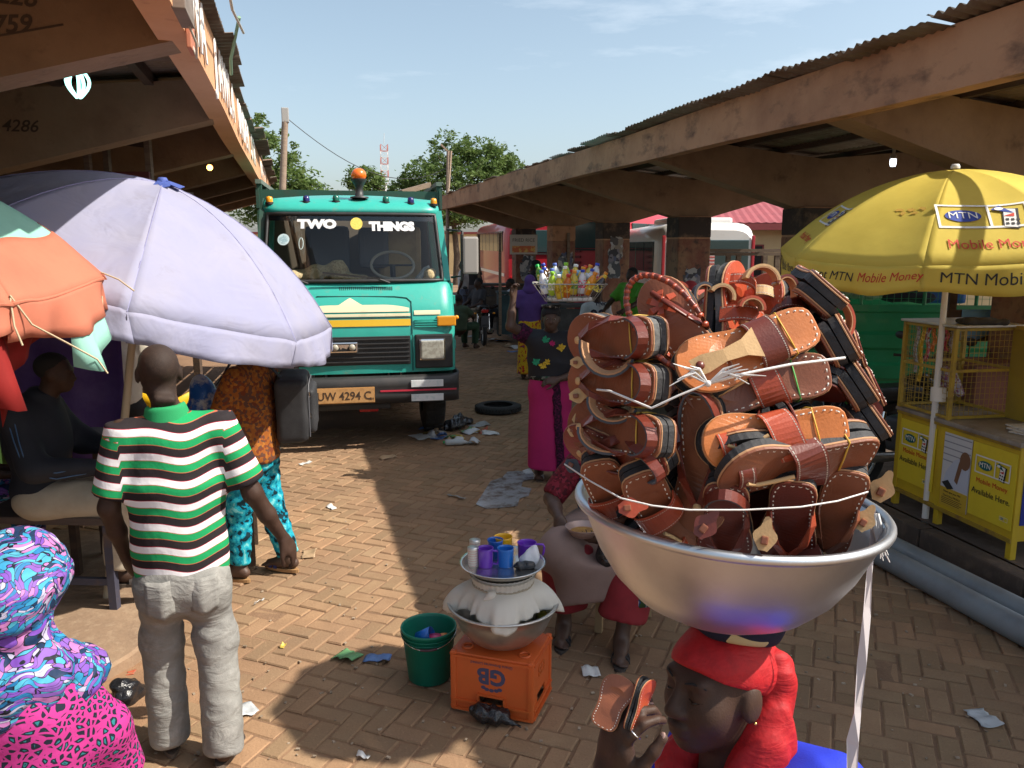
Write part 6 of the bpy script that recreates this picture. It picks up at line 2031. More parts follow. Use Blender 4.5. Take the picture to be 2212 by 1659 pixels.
# the woman eating on a low stool behind the basin
stool = thing('stool', 'low wooden stool under the woman eating beside the food pot', 'stool', (1.70, 4.16, 0), .3)
MB().box((0, 0, .36), (.40, .34, .04), None, .008).build('seat', wood_m, stool)
for x in (-.16, .16):
 for y in (-.13, .13):
  MB().bar((x, y, .345), (x * 1.15, y * 1.15, 0), .04, .04).build('leg', M('pale_wood', (.36, .25, .13), .8), stool)
ew = person('woman in a dusty pink apron eating from a bowl, seated behind the large basin', (1.68, 4.14, .38), math.radians(156))
J = joints(1.62)
for k_ in J: J[k_] = J[k_] + V3(0, -.06, -.80)
J.update(hipL=V3(-.10, 0, .10), hipR=V3(.10, 0, .10), knL=V3(-.17, .38, .13), knR=V3(.20, .36, .12), anL=V3(-.10, .44, -.29), anR=V3(.22, .30, -.29), elR=V3(.32, .06, .34), wrR=V3(.25, .29, .30), elL=V3(-.25, .10, .30), wrL=V3(-.02, .40, .24), head=V3(0, .05, .74), neck=V3(0, 0, .61), chest=V3(0, -.02, .43))
pr, _ = body_prims(J, Matrix.Rotation(-.35, 4, 'X'), 1.0, hands={'R': dict(zd=(.4, .1, .9), yd=(-.35, .5, -.75), curl=(.6, .6, .6, .6), thumb=.6), 'L': dict(zd=(-.2, .7, -.7), yd=(.8, .5, .1), curl=(.45, .5, .5, .5), side=-1)}, thick=1.06)
vol_obj('body', pr, .009, skin_b, ew)
maroon_c = M('maroon_dress', (.22, .012, .018), .85, var=(8, (.15, .010, .014), .45, .7))
bl = vol_obj('blouse', [ell((0, -.02, .38), (.19, .15, .24), .07), cap(J['shL'], J['shR'], .07, .07, .06)], .012, ramp_material('blue_yellow_print', [(0, (.01, .03, .14)), (.70, (.45, .33, .05)), (.78, (.012, .035, .16)), (.93, (.3, .06, .02))], 'voronoi', scale=30), ew, wrinkle(.008, 15, 15, 15, 2))
sl = []
for s in 'LR':
 d = J['el' + s] - J['sh' + s]
 sl = [cone(J['sh' + s] - d * .05, J['sh' + s] + d * .98, .078, .074, .02)]
 vol_obj('sleeve', sl, .012, ramp_material('maroon_knit', [(0, (.12, .008, .015)), (.5, (.06, .006, .012)), (.75, (.2, .015, .03))], 'voronoi', scale=70), ew, wrinkle(.006, 20, 20, 20, 4))
sk = [ell((0, .0, .08), (.22, .19, .14), .08)]
for s in 'LR':
 sk += [cap(J['hip' + s], J['kn' + s], .13, .12, .10), cone(J['kn' + s] + V3(0, 0, .05), J['an' + s] + V3(0, 0, .12), .125, .13, .08)]
vol_obj('red_skirt', sk, .013, maroon_c, ew, wrinkle(.010, 14, 14, 14, 12))
ap = [ell((0, .05, .12), (.25, .2, .12), .08)]
for s in 'LR':
 ap += [cap(J['hip' + s] + V3(0, .05, .03), J['kn' + s] + V3(.03 if s == 'R' else -.01, -.01, .01), .150, .146, .14)]
ap += [cone((.04, .34, -.16), (.04, .36, .14), .27, .25, .10, (1, 0, 0), .58, .02), cut((0, .0, -.12), (-.25, .1, -1))]
vol_obj('apron', ap, .0125, M('dusty_pink_apron', (.26, .175, .148), .9, var=(5, (.21, .14, .115), .45, .7), bump=(220, .3, .003)), ew, wrinkle(.011, 13, 13, 11, 14))
vol_obj('hem_cloth', [rbox((-.20, .50, .02), (.06, .012, .09), .01, Matrix.Rotation(.2, 3, 'Y'), .008)], .009, ramp_material('hem_print', [(0, (.03, .06, .02)), (.3, (.02, .04, .2)), (.5, (.4, .4, .3)), (.7, (.08, .14, .03)), (.9, (.02, .03, .1))], 'wave', scale=8), ew)
for s in 'LR':
 sandal_under(ew, J['an' + s], (0, 1, 0), M('dark_sole', (.05, .04, .035), .8), M('black_strap', (.02, .02, .025), .5))
bw = Vector((1.68, 4.14, .38)) + Matrix.Rotation(math.radians(156), 3, 'Z') @ Vector((.11, .42, .265))
bowl = thing('food_bowl', 'shallow metal bowl of stew held over the pink apron', 'bowl', bw, 0)
MB().lathe([(0, 0), (.06, .0), (.095, .045), (.098, .05), (.092, .047), (.058, .006), (0, .006)], 24).build('dish', M('pink_metal', (.42, .30, .26), .4, .4), bowl)
MB().lathe([(0, .022), (.072, .022)], 20).build('stew', M('stew', (.32, .15, .02), .35, var=(40, (.45, .25, .03), .45, .65), bump=(60, .6, .01)), bowl)
bl_bag = M('black_polythene', (.012, .012, .014), .25, spec=.6, bump=(35, .7, .015))
o = vol_obj('polythene_bag', [ell((0, 0, -.09), (.055, .05, .10), .03), ell((.02, 0, -.15), (.05, .045, .05), .03), cap((0, 0, .02), (0, 0, -.05), .025, .04, .02), cap((0, 0, .0), (-.05, .02, .03), .02, .012)], .007, bl_bag, None, wrinkle(.009, 60, 60, 30, 5))
o.location = bw + CR * .12 + Vector((0, 0, .02)) - CF * .05
tag(o, 'black polythene bag hanging from the hand of the woman eating', 'bag')
# people further back
def far_person(label, loc, rz, top, low, H=1.68, sit=False, scarf=None, skin=skin_a, long=False, arms=None, h=.022, group='people further back under the shelter'):
 t = person(label, loc, rz, group=group)
 J = joints(H)
 if sit:
  for k_ in J: J[k_] = J[k_] + V3(0, -.05, -.42 * H / 1.68)
  J.update(hipL=V3(-.1, 0, .50), hipR=V3(.1, 0, .50), knL=V3(-.14, .42, .50), knR=V3(.14, .42, .50), anL=V3(-.13, .42, .09), anR=V3(.13, .42, .09))
  J['wrL'], J['wrR'] = V3(-.12, .36, .62), V3(.12, .36, .62)
  J['elL'], J['elR'] = V3(-.26, .08, .72), V3(.26, .08, .72)
 if arms: J.update({a: V3(*b) for a, b in arms.items()})
 pr, _ = body_prims(J, Matrix(), 1.0)
 vol_obj('body', pr, h, skin, t)
 c, p = J['chest'], J['pelvis']
 g_ = [ell(c - V3(0, 0, .03), (.185, .13, .22), .07), cone(p - V3(0, 0, .02), c, .18, .18, .05, (1, 0, 0), .72), cap(J['shL'], J['shR'], .07, .07, .06)]
 for s in 'LR':
  d = J['el' + s] - J['sh' + s]
  g_.append(cone(J['sh' + s], J['sh' + s] + d * .75, .07, .075, .04, (0, 1, 0)))
 vol_obj('top', g_, h, top, t, wrinkle(.008, 14, 14, 18, 1))
 if long:
  lw = [cone((0, 0, .10), p + V3(0, 0, .05), .21, .18, .04, (1, 0, 0), .8)]
 else:
  lw = [ell((J['hipL'] + J['hipR']) / 2 + V3(0, 0, .02), (.175, .135, .13), .05)]
  for s in 'LR':
   lw += [cone(J['hip' + s], J['kn' + s], .1, .085, .06), cone(J['kn' + s] + (V3(0, 0, .04)), J['an' + s] + V3(0, 0, .02), .085, .07, .05)]
 vol_obj('lower_garment', lw, h, low, t, wrinkle(.008, 14, 14, 18, 2))
 if scarf:
  vol_obj('headscarf', [ell(J['head'] + V3(0, -.025, .025), (.092, .112, .105), .03), ell(J['head'] + V3(0, -.03, -.12), (.12, .11, .1), .06), sub(ell(J['head'] + V3(0, .12, -.02), (.055, .07, .08)), .02)], .016, scarf, t)
 else:
  vol_obj('hair', [ell(J['head'] + V3(0, -.02, .035), (.078, .097, .083), .01), cut(J['head'] + V3(0, .02, .03), (0, .9, -1))], .016, hair_m, t)
 return t
def gp(px, F, z=.165):
 p = at(px, 530, F); return (p.x, p.y, z)
C_ = lambda n, c: M('cloth_' + n, c, .85, var=(5, tuple(x * .75 for x in c), .45, .7))
purple_c = C_('purple', (.12, .05, .24))
wax_fire = ramp_material('yellow_red_print', [(0, (.55, .03, .02)), (.40, (.68, .42, .02)), (.53, (.62, .30, .02)), (.60, (.40, .02, .03)), (.68, (.10, .06, .18))], 'noise', scale=16, rough=.8, distort=.1)
far_person('woman in a purple veil and yellow and red printed skirt walking behind the drinks seller', (3.62, 12.4, 0), math.radians(-18), purple_c, wax_fire, 1.68, scarf=purple_c, long=True, h=.018, group=None)
far_person('man in a bright green shirt and red trousers leaning over a stall', gp(1368, 12.0), math.radians(120), C_('green', (.09, .30, .02)), C_('red', (.30, .02, .03)), 1.66, arms=dict(elL=(-.26, .20, 1.15), wrL=(-.18, .42, 1.05), elR=(.28, .18, 1.12), wrR=(.2, .42, 1.02)), h=.018, group=None)
far_person('person in a coral pink headscarf behind the sandals', gp(1495, 10.2), math.radians(-70), C_('navy', (.03, .035, .06)), C_('brown', (.10, .06, .04)), 1.52, scarf=C_('coral', (.48, .05, .06)), h=.018, group=None)
jersey = far_person('person in a white jersey numbered 08 with their back turned', gp(1290, 12.6, -.05), math.radians(-10), C_('white', (.62, .62, .64)), C_('grey', (.10, .10, .11)), 1.52, h=.018, group=None)
text('jersey_number', '08', .26, frame((0, -.150, 1.10), (1, 0, 0), (0, 0, 1), (0, -1, 0)), M('jersey_ink', (.03, .03, .06), .7), jersey, .006, .006)
text('jersey_name', 'rger', .10, frame((.05, -.150, 1.30), (1, 0, 0), (0, 0, 1), (0, -1, 0)), MATS['jersey_ink'], jersey, .006, .002)
far_person('figure in a full black veil standing before the dark red coach', gp(1157, 15.6), math.radians(100), C_('black', (.012, .012, .014)), MATS['cloth_black'], 1.70, scarf=MATS['cloth_black'], long=True)
far_person('man in a white T-shirt seated on a green box under the shelter', gp(1098, 17.8), math.radians(80), MATS['cloth_white'], C_('dark', (.03, .03, .035)), 1.68, sit=True)
far_person('man in dark top and khaki trousers seated beside the parked motorcycle', gp(1030, 17.6), math.radians(110), MATS['cloth_dark'], C_('khaki', (.24, .19, .12)), 1.70, sit=True)
far_person('person in a white shirt and plaid shorts standing in the far shade', gp(1000, 20.5), math.radians(60), MATS['cloth_white'], C_('plaid', (.16, .2, .3)), 1.60)
far_person('person in patterned green seated low beside the truck mirror', gp(992, 16.2, .0), math.radians(-40), C_('olive', (.06, .09, .05)), C_('green_dark', (.02, .06, .03)), 1.55, sit=True)
far_person('person in a blue cap and black shirt far along the shelter', gp(1018, 21.5), math.radians(150), MATS['cloth_dark'], MATS['cloth_grey'], 1.70, scarf=C_('blue', (.05, .15, .3)))
far_person('person in a cream shirt standing behind the lilac umbrella', (-1.30, 6.35, .075), math.radians(20), C_('cream', (.60, .55, .46)), MATS['cloth_black'], 1.72, h=.016, group=None)
far_person('person in a blue and pink print dress sitting behind the bench', (-2.15, 5.55, .075), math.radians(-60), wax_blue, wax_blue, 1.5, sit=True, h=.018, group=None)
# FOOD SELLER'S THINGS
crate_o = M('crate_orange', (.58, .105, .02), .5, var=(4, (.52, .11, .02), .45, .7), var2=(14, (.40, .13, .05), .66, .82), bump=(12, .08, .01))
p = gnd(975, 1530)
q = gnd(1130, 1560)
cang = math.atan2(q.y - p.y, q.x - p.x)
CL, CW, CH_ = .40, .31, .295
crate = thing('bottle_crate', 'orange plastic bottle crate standing upside down under the big bowl', 'crate', (p.x, p.y, 0), cang)
ink_b = M('crate_ink', (.06, .06, .12), .7)
def cface(x0, x1, z0, z1, y, holes, T, nm='side'):
 """a side wall with rectangular hand holes"""
 xs = sorted({x0, x1, *[h[0] for h in holes], *[h[1] for h in holes]})
 zs = sorted({z0, z1, *[h[2] for h in holes], *[h[3] for h in holes]})
 mb = MB()
 for a, b in zip(xs, xs[1:]):
  for c, d in zip(zs, zs[1:]):
   if any(h[0] <= a and b <= h[1] and h[2] <= c and d <= h[3] for h in holes): continue
   mb.box(((a + b) / 2, y, (c + d) / 2), (b - a, .006, d - c))
 return mb.build(nm, crate_o, crate, T)
I4 = Matrix()
cface(.015, CL - .015, .015, CH_ - .01, .008, [(.14, .26, .045, .095)], I4)
cface(.015, CL - .015, .015, CH_ - .01, CW - .008, [(.14, .26, .045, .095)], I4)
Tr = frame((CL - .0, 0, 0), (0, 1, 0), (-1, 0, 0), (0, 0, 1))
cface(.015, CW - .015, .015, CH_ - .01, .008, [(.09, .21, .045, .095)], Tr)
Tl = frame((0, 0, 0), (0, 1, 0), (-1, 0, 0), (0, 0, 1))
cface(.015, CW - .015, .015, CH_ - .01, -.008, [(.09, .21, .045, .095)], Tl)
for x in (.012, CL - .012):
 for y in (.012, CW - .012):
  MB().box((x, y, CH_ / 2), (.03, .03, CH_), None, .009).build('corner_post', crate_o, crate)
for z in (.012, .055, CH_ - .02):
 for y in (-.002, CW + .002):
  MB().box((CL / 2, y, z), (CL - .02, .012, .010)).build('rib', crate_o, crate)
 for x in (-.002, CL + .002):
  MB().box((x, CW / 2, z), (.012, CW - .02, .010)).build('rib', crate_o, crate)
MB().box((CL / 2, CW / 2, CH_ - .012), (CL - .008, CW - .008, .014), None, .006).build('base_panel', crate_o, crate)
for x in (.06, .34):
 MB().lathe([(.03, CH_), (.03, CH_ + .006), (.02, CH_ + .006), (.02, CH_)], 16, (x, .07, -.004)).build('base_ring', crate_o, crate)
fr_ = MB()
for z in (.040, .099):
 fr_.box((.20, -.001, z), (.136, .014, .009))
for x in (.136, .264):
 fr_.box((x, -.001, .07), (.009, .014, .066))
fr_.build('hand_hole_rim', crate_o, crate)
T = frame((.20, .0045, .195), (-1, 0, 0), (0, 0, -1), (0, -1, 0))
text('crate_print', 'GB', .105, T, ink_b, crate, .0006, .004)
text('crate_print', 'Ghana Breweries Limited', .020, frame((.20, .0045, .252), (-1, 0, 0), (0, 0, -1), (0, -1, 0)), ink_b, crate, .0006)
mb = MB()
for k in range(5):
 a = math.pi * (.15 + .175 * k)
 c = Vector((.20 + .045 * math.cos(a), .0045, .143 - .018 * math.sin(a)))
 mb.add([c + Vector((.012 * math.cos(t), -.0008, .009 * math.sin(t))) for t in [2 * math.pi * i / 10 for i in range(10)]], [tuple(range(10))])
mb.build('crate_emblem', ink_b, crate)
text('crate_print', 'GB', .08, frame((CL - .0035, .155, .20), (0, -1, 0), (0, 0, -1), (1, 0, 0)), M('crate_relief', (.50, .10, .015), .5), crate, .002, .002)
alu = M('worn_aluminium', (.62, .61, .58), .36, .9, var=(6, (.45, .43, .40), .42, .7), var2=(22, (.30, .27, .24), .66, .85), bump=(60, .08, .003))
Bc = Vector((p.x, p.y, CH_ + .002)) + Matrix.Rotation(cang, 3, 'Z') @ Vector((.20, .17, 0))
bowl = thing('large_bowl', 'wide aluminium bowl holding the cloth covered pot on the crate', 'bowl', Bc)
MB().lathe([(0, 0), (.10, 0), (.15, .022), (.205, .08), (.235, .145), (.25, .188), (.262, .192), (.262, .198), (.246, .196), (.228, .145), (.198, .085), (.145, .030), (.10, .009), (0, .009)], 48).build('basin', alu, bowl)
MB().tube([Vector((.259 * math.cos(a), .259 * math.sin(a), .195)) for a in [2 * math.pi * k / 48 for k in range(48)]], .006, 8, closed=True).build('rim', alu, bowl)
gr_m = M('garnish', (.30, .28, .03), .6, var=(50, (.48, .36, .05), .45, .6), bump=(60, .6, .01))
rr = random.Random(3)
for i, (a0, n) in enumerate(((.5, 5), (3.4, 6), (-.3, 3))):
 o = vol_obj('greens', [ell((.185 * math.cos(a0 + .12 * k), .185 * math.sin(a0 + .12 * k), .10 + rr.uniform(0, .03)), (rr.uniform(.02, .035), rr.uniform(.02, .03), .02), .01) for k in range(n)], .008, gr_m, None, wrinkle(.006, 90, 90, 90, i))
 o.location = Bc
 tag(o, ('yellow green garnish in the bowl right of the pot', 'green leaves in the bowl left of the pot', 'pale food scraps at the bowl\'s right rim')[i], 'food')
pot = thing('cooking_pot', 'aluminium pot standing in the wide bowl beneath the white cloth', 'pot', Bc + Vector((0, 0, .012)))
MB().lathe([(0, 0), (.125, 0), (.148, .03), (.155, .10), (.152, .20), (.135, .27), (.128, .30), (.155, .325), (.158, .33)], 40).build('body', M('pot_aluminium', (.55, .54, .50), .4, .85, var=(5, (.42, .40, .36), .4, .7)), pot)
clothw = M('white_cotton', (.74, .70, .62), .85, var=(5, (.66, .60, .50), .5, .75), bump=(25, .25, .006)); fabric_two_sided(clothw, .25)
cloth = thing('pot_cloth', 'white cotton cloth tied round the neck of the pot', 'cloth', Bc + Vector((0, 0, .012)))
def drape(u, v):
 a = 2 * math.pi * u
 q = a + .26
 corner = (.5 + .5 * math.cos(4 * q)) ** 2
 if v < .25:
  s = v / .25
  r_ = .150 - .012 * s + .004 * math.sin(40 * a)
  z = .335 - .055 * s
  return Vector((r_ * math.cos(a), r_ * math.sin(a), z))
 s = (v - .25) / .75
 L = .062 + .05 * corner
 fold = .008 * math.sin(5 * a + 1) + .007 * math.sin(8 * a + 2 * math.sin(2 * a)) + .006 * math.sin(19 * a + 1) + .004 * math.sin(31 * a)
 r_ = .138 + (.062 + .085 * corner) * math.sin(s * 1.45) + fold * s * s * 1.3
 z = .280 - L * (1 - math.cos(s * 1.45)) * 1.12 - .03 * s + .006 * math.sin(13 * a + 2) * s * s
 return Vector((r_ * math.cos(a), r_ * math.sin(a), z))
solid(MB().grid(drape, 120, 22, True, True).build('skirt', clothw, cloth), .002)
MB().tube([Vector((.142 * math.cos(a), .142 * math.sin(a), .283 + .002 * math.sin(9 * a))) for a in [2 * math.pi * k / 40 for k in range(40)]], .005, 6, closed=True).build('tie_string', M('string', (.34, .29, .21), .9), cloth)
kd = -CF * .146 - CR * .05
vol_obj('knot', [ell(tuple(kd + Vector((0, 0, .28))), (.018, .014, .012), .008), cap(tuple(kd + Vector((0, 0, .28))), tuple(kd * 1.05 + Vector((0, 0, .245))), .008, .006), cap(tuple(kd + Vector((0, 0, .28))), tuple(kd * 1.08 - CR * .03 + Vector((0, 0, .262))), .007, .005)], .005, clothw, cloth)
Tz = Bc + Vector((0, 0, .012 + .345))
tray = thing('tray', 'round steel tray of coloured cups on top of the covered pot', 'tray', Tz)
MB().lathe([(0, 0), (.155, 0), (.182, .018), (.196, .034), (.203, .036), (.203, .039), (.190, .036), (.178, .022), (.152, .005), (0, .005)], 48).build('dish', M('tray_steel', (.70, .69, .66), .22, .95, var=(8, (.5, .48, .45), .5, .75)), tray)
def cup(label, px, py, col, mug, r=.038, h=.095, name='cup', mat=None, lid=False, face=0.0, depth=0.0):
 c = gnd(px, py, Tz.z + .008)
 t = thing(name, label, 'cup', (c.x, c.y, Tz.z + .0055), face)
 m = mat or M('plastic_' + '_'.join(str(int(v * 100)) for v in col), col, .3, coat=.2)
 MB().lathe([(0, 0), (r * .92, 0), (r * .95, .004), (r, h * .9), (r * 1.05, h), (r * .99, h), (r * .94, h * .88), (r * .86, .006), (0, .006)], 28).build('body', m, t)
 if mug:
  MB().tube([(r * .96, 0, h * .84), (r * 1.25, 0, h * .88), (r * 1.75, 0, h * .86), (r * 1.86, 0, h * .70), (r * 1.82, 0, h * .38), (r * 1.7, 0, h * .14), (r * 1.6, 0, h * .08)] if not mug == 2 else [(r * .96, 0, h * .84), (r * 1.6, 0, h * .84), (r * 1.75, 0, h * .68), (r * 1.72, 0, h * .28), (r * 1.5, 0, h * .14), (r * .93, 0, h * .16)], .0055, 8).build('handle', m, t)
 if lid:
  MB().lathe([(0, h), (r * .9, h), (r * 1.04, h - .002), (r * 1.04, h + .004), (0, h + .003)], 24).build('lid', alu, t)
 return t
cup('purple mug at the front of the steel tray', 1049, 1222, (.14, .03, .42), 2, .036, .092, face=math.radians(-20))
cup('blue cup beside the front purple mug', 1092, 1221, (.01, .14, .52), 0, .038, .090)
cup('darker blue cup in the middle of the tray', 1070, 1203, (.01, .10, .42), 0, .037, .092)
cup('yellow cup at the back of the tray', 1087, 1193, (.78, .42, .01), 0, .044, .085)
cup('purple cup with a hooked handle on the right of the tray', 1138, 1202, (.16, .03, .45), 1, .045, .075, face=math.radians(-18))
tin = ramp_material('striped_tin', [(0, (.62, .58, .50)), (.5, (.50, .03, .03)), (.62, (.62, .58, .50))], 'attr', scale=1 / .012, rough=.35)
for k, (px, py, lb) in enumerate(((1022, 1221, 'milk tin with red stripes at the front left of the tray'), (1026, 1204, 'pale milk tin standing behind the striped one'))):
 t = cup(lb, px, py, (.6, .56, .48), 0, .026, .088, 'milk_tin', mat=tin, lid=True)
 me = t.children[0].data
 a = me.attributes.new('st', 'FLOAT', 'POINT')
 a.data.foreach_set('value', [v.co.z for v in me.vertices])
c = gnd(1142, 1212, Tz.z + .02)
o = vol_obj('plastic_bag', [ell((0, 0, .02), (.05, .04, .03), .02), ell((.02, .01, .05), (.028, .02, .035), .02), cap((.03, 0, .05), (.04, .01, .10), .018, .004), cap((.0, 0, .05), (-.01, .01, .085), .015, .004)], .006, M('white_polythene', (.75, .76, .80), .3, trans=.15, bump=(50, .5, .01)), None, wrinkle(.008, 70, 70, 50, 3))
o.location = (c.x, c.y, Tz.z + .006)
tag(o, 'crumpled white plastic bag on the right of the tray', 'bag')
c = gnd(1128, 1220, Tz.z + .02)
o = vol_obj('plastic_bag', [ell((0, 0, .012), (.05, .03, .02), .02), ell((.03, -.01, .01), (.03, .02, .014), .02)], .006, bl_bag, None, wrinkle(.006, 70, 70, 50, 6))
o.location = (c.x, c.y, Tz.z + .006)
tag(o, 'small black plastic bag lying on the tray', 'bag')
gb = M('bucket_green', (.010, .24, .155), .45, coat=.1, var=(4, (.015, .19, .125), .45, .7))
fabric_two_sided(gb, .22)
bk = gnd(928, 1462)
bucket = thing('bucket', 'dark green plastic bucket of cups left of the crate', 'bucket', (bk.x, bk.y, .002))
MB().lathe([(0, 0), (.098, 0), (.105, .006), (.133, .26), (.138, .262), (.141, .27), (.139, .277), (.131, .275), (.128, .262), (.101, .01), (0, .008)], 40).build('shell', gb, bucket)
for z, r_ in ((.245, .134), (.225, .132)):
 MB().tube([Vector((r_ * math.cos(a), r_ * math.sin(a), z)) for a in [2 * math.pi * k / 40 for k in range(40)]], .0028, 6, closed=True).build('hoop', gb, bucket)
hx = [CR * (.139 * math.cos(a)) - CF * (.145 * math.sin(a)) + Vector((0, 0, .262 + .0 * a - .045 * math.sin(a))) for a in [math.pi * k / 16 for k in range(17)]]
hd_ = MB().tube(hx, .0025, 6).build('bail', chrome, bucket)
MB().tube([hx[6], hx[7], hx[8], hx[9]], .006, 8).build('grip', M('grip_dark', (.08, .03, .04), .5), hd_)
MB().lathe([(0, .165), (.117, .165)], 32).build('water', M('soapy_water', (.14, .18, .16), .05, spec=.7), bucket)
for lb, off, R_, col in (('bright blue cup lying in the green bucket', (-.055, -.0, .205), Matrix.Rotation(1.15, 4, 'Y') @ Matrix.Rotation(.4, 4, 'X'), (.01, .16, .62)), ('pink cup upside down in the green bucket', (.03, -.02, .235), Matrix.Rotation(3.0, 4, 'X'), (.65, .05, .18)), ('orange cup half under the pink one in the bucket', (.065, .03, .205), Matrix.Rotation(2.2, 4, 'X'), (.7, .22, .02))):
 t = thing('cup', lb, 'cup', Vector((bk.x, bk.y, 0)) + CR * off[0] + CF * off[1] + Vector((0, 0, off[2])))
 t.rotation_euler = R_.to_euler()
 MB().lathe([(0, 0), (.034, 0), (.042, .08), (.039, .08), (.031, .005), (0, .005)], 24).build('body', M('cup_%d' % int(col[0] * 100 + col[2] * 10), col, .3, coat=.2), t)
# THE BASIN OF SANDALS
RC = at(1573, 1090, 1.45)
RR = .281
ROLL = math.radians(2.6)
basin = thing('head_basin', 'large silver basin heaped with leather sandals on the girl\'s head', 'basin', RC)
basin_al = M('basin_aluminium', (.60, .63, .66), .40, 1.0, var=(5, (.50, .51, .53), .42, .7), bump=(90, .05, .002))
basin.rotation_euler = (0, 0, -YAW)
Rr = Matrix.Rotation(ROLL, 4, 'Y')
prof = [(0, -.226), (.08, -.224), (.115, -.217), (.165, -.188), (.205, -.145), (.235, -.095), (.256, -.045), (.268, -.012), (.272, -.002), (.268, -.004), (.250, -.048), (.228, -.098), (.198, -.146), (.158, -.184), (.11, -.210), (0, -.218)]
MB().lathe([(r_ * .972, z_ * .90) for r_, z_ in prof], 96).build('shell', basin_al, basin, Rr)
MB().tube([Rr @ Vector((.2685 * math.cos(a), .2685 * math.sin(a), .002)) for a in [2 * math.pi * k / 96 for k in range(96)]], .0085, 12, closed=True).build('rolled_rim', basin_al, basin)
def leather(name, c, rough=.42):
 return M(name, c, rough, var=(16, tuple(x * .78 for x in c), .42, .7), var2=(70, tuple(min(1, x * 1.18) for x in c), .6, .8), bump=(260, .25, .0015), spec=.5, rnd=.12)
L_tan, L_brown, L_red, L_dark = leather('tan_leather', (.54, .165, .036)), leather('brown_leather', (.235, .075, .034)), leather('red_leather', (.40, .065, .025), .36), leather('oxblood_leather', (.15, .028, .016), .36)
L_raw, L_grey, L_edge = leather('raw_leather', (.56, .36, .17), .7), leather('grey_suede', (.075, .085, .105), .9), M('cut_leather_edge', (.45, .24, .12), .8)
rub = M('black_rubber', (.018, .018, .020), .7, var=(30, (.035, .035, .037), .45, .65), bump=(120, .5, .003))
rub_g = M('grey_rubber', (.13, .13, .125), .85, var=(14, (.03, .03, .03), .44, .52), bump=(90, .4, .003))
thread = M('waxed_thread', (.72, .68, .60), .7)
el_y, el_g = M('yellow_elastic', (.62, .38, .05), .5), M('green_elastic', (.10, .42, .10), .5)
rivet = M('rivet', (.6, .57, .5), .25, 1.0)
def foot_outline(n=30, inset=0.0):
 ctr = [(0, 0), (.028, .005), (.039, .032), (.039, .075), (.037, .110), (.043, .155), (.052, .195), (.050, .228), (.034, .252), (.008, .262), (-.016, .258), (-.038, .240), (-.050, .205), (-.048, .165), (-.041, .125), (-.038, .080), (-.039, .032), (-.028, .005)]
 m = len(ctr)
 out = []
 for i in range(n):
  t = i / n * m
  k = int(t)
  f = t - k
  P = [Vector(ctr[(k + j - 1) % m]) for j in range(4)]
  q = .5 * ((2 * P[1]) + (-P[0] + P[2]) * f + (2 * P[0] - 5 * P[1] + 4 * P[2] - P[3]) * f * f + (-P[0] + 3 * P[1] - 3 * P[2] + P[3]) * f ** 3)
  out.append(q)
 if inset:
  res = []
  for i, q in enumerate(out):
   t = (out[(i + 1) % n] - out[i - 1]).normalized()
   res.append(q + Vector((-t.y, t.x)) * inset)
  out = res
 return [(q.x, q.y) for q in out]
OUT = foot_outline(44)
def curve_z(y): return .012 * (max(0, y - .16) / .1) ** 2 + .003 * math.sin(y * 20)
def plate(mb, out, z0, z1, bev=.0012):
 n = len(out)
 cx, cy = 0, .13
 ring = lambda z, k: [Vector((cx + (x - cx) * k, cy + (y - cy) * k, z + curve_z(y))) for x, y in out]
 vs = ring(z0, 1) + ring(z1 - bev, 1) + ring(z1, 1 - bev * 12) + ring(z1, .55) + ring(z0, .55)
 fs = []
 for a, b in ((0, n), (n, 2 * n), (2 * n, 3 * n)):
  fs += [(a + i, a + (i + 1) % n, b + (i + 1) % n, b + i) for i in range(n)]
 fs += [(4 * n + i, 4 * n + (i + 1) % n, (i + 1) % n, i) for i in range(n)]
 h = n // 2
 for base, fl in ((3 * n, False), (4 * n, True)):
  for i in range(h - 1):
   q = (base + i, base + i + 1, base + n - 2 - i, base + n - 1 - i)
   fs.append(q[::-1] if fl else q)
 mb.add(vs, fs, False)
 return mb
_MESH = {}
def shared(key, fn, mat):
 if key not in _MESH:
  o = fn().build(key, mat)
  _MESH[key] = o.data
  bpy.data.objects.remove(o)
 return _MESH[key]
def inst(name, key, fn, mat, parent, T=None):
 me = shared(key, fn, mat)
 o = link(name, me, parent)
 if o.data.materials[0] is not mat:
  o.material_slots[0].link = 'OBJECT'
  o.material_slots[0].material = mat
 if T is not None:
  o.matrix_local = T
 return o
def stitch_mesh(dash=.0085, gap=.0045, inset=.0065, z=.0215):
 pts = foot_outline(240, inset)
 mb = MB()
 P = [Vector((x, y, z + curve_z(y))) for x, y in pts]
 L = 0
 run = []
 for i in range(len(P)):
  a, b = P[i], P[(i + 1) % len(P)]
  ph = L % (dash + gap)
  if ph < dash: run.append(a)
  elif run:
   if len(run) > 1:
    t = (run[-1] - run[0]).normalized()
    s = Vector((-t.y, t.x, 0)) * .0011
    u = Vector((0, 0, .0013))
    m0 = (run[0] + run[-1]) / 2
    mb.add([run[0] - s, run[0] + s, m0 - s + u, m0 + s + u, run[-1] - s, run[-1] + s], [(0, 2, 3, 1), (2, 4, 5, 3)])
   run = []
  L += (b - a).length
 return mb
def arch(y0, y1, half, hgt, n=15, x_over=.004, base=.018):
 """points and normals of a strap bridging the foot at y0 (left) .. y1 (right)"""
 pts, nr = [], []
 for k in range(n):
  a = math.pi * k / (n - 1)
  x = -math.cos(a) * (half + x_over)
  y = y0 + (y1 - y0) * k / (n - 1)
  z = base + hgt * math.sin(a) ** .75 if 0 < k < n - 1 else base - .006
  pts.append(Vector((x, y, z)))
  nr.append(Vector((-math.cos(a) * .8, 0, math.sin(a) + .15)))
 return pts, nr
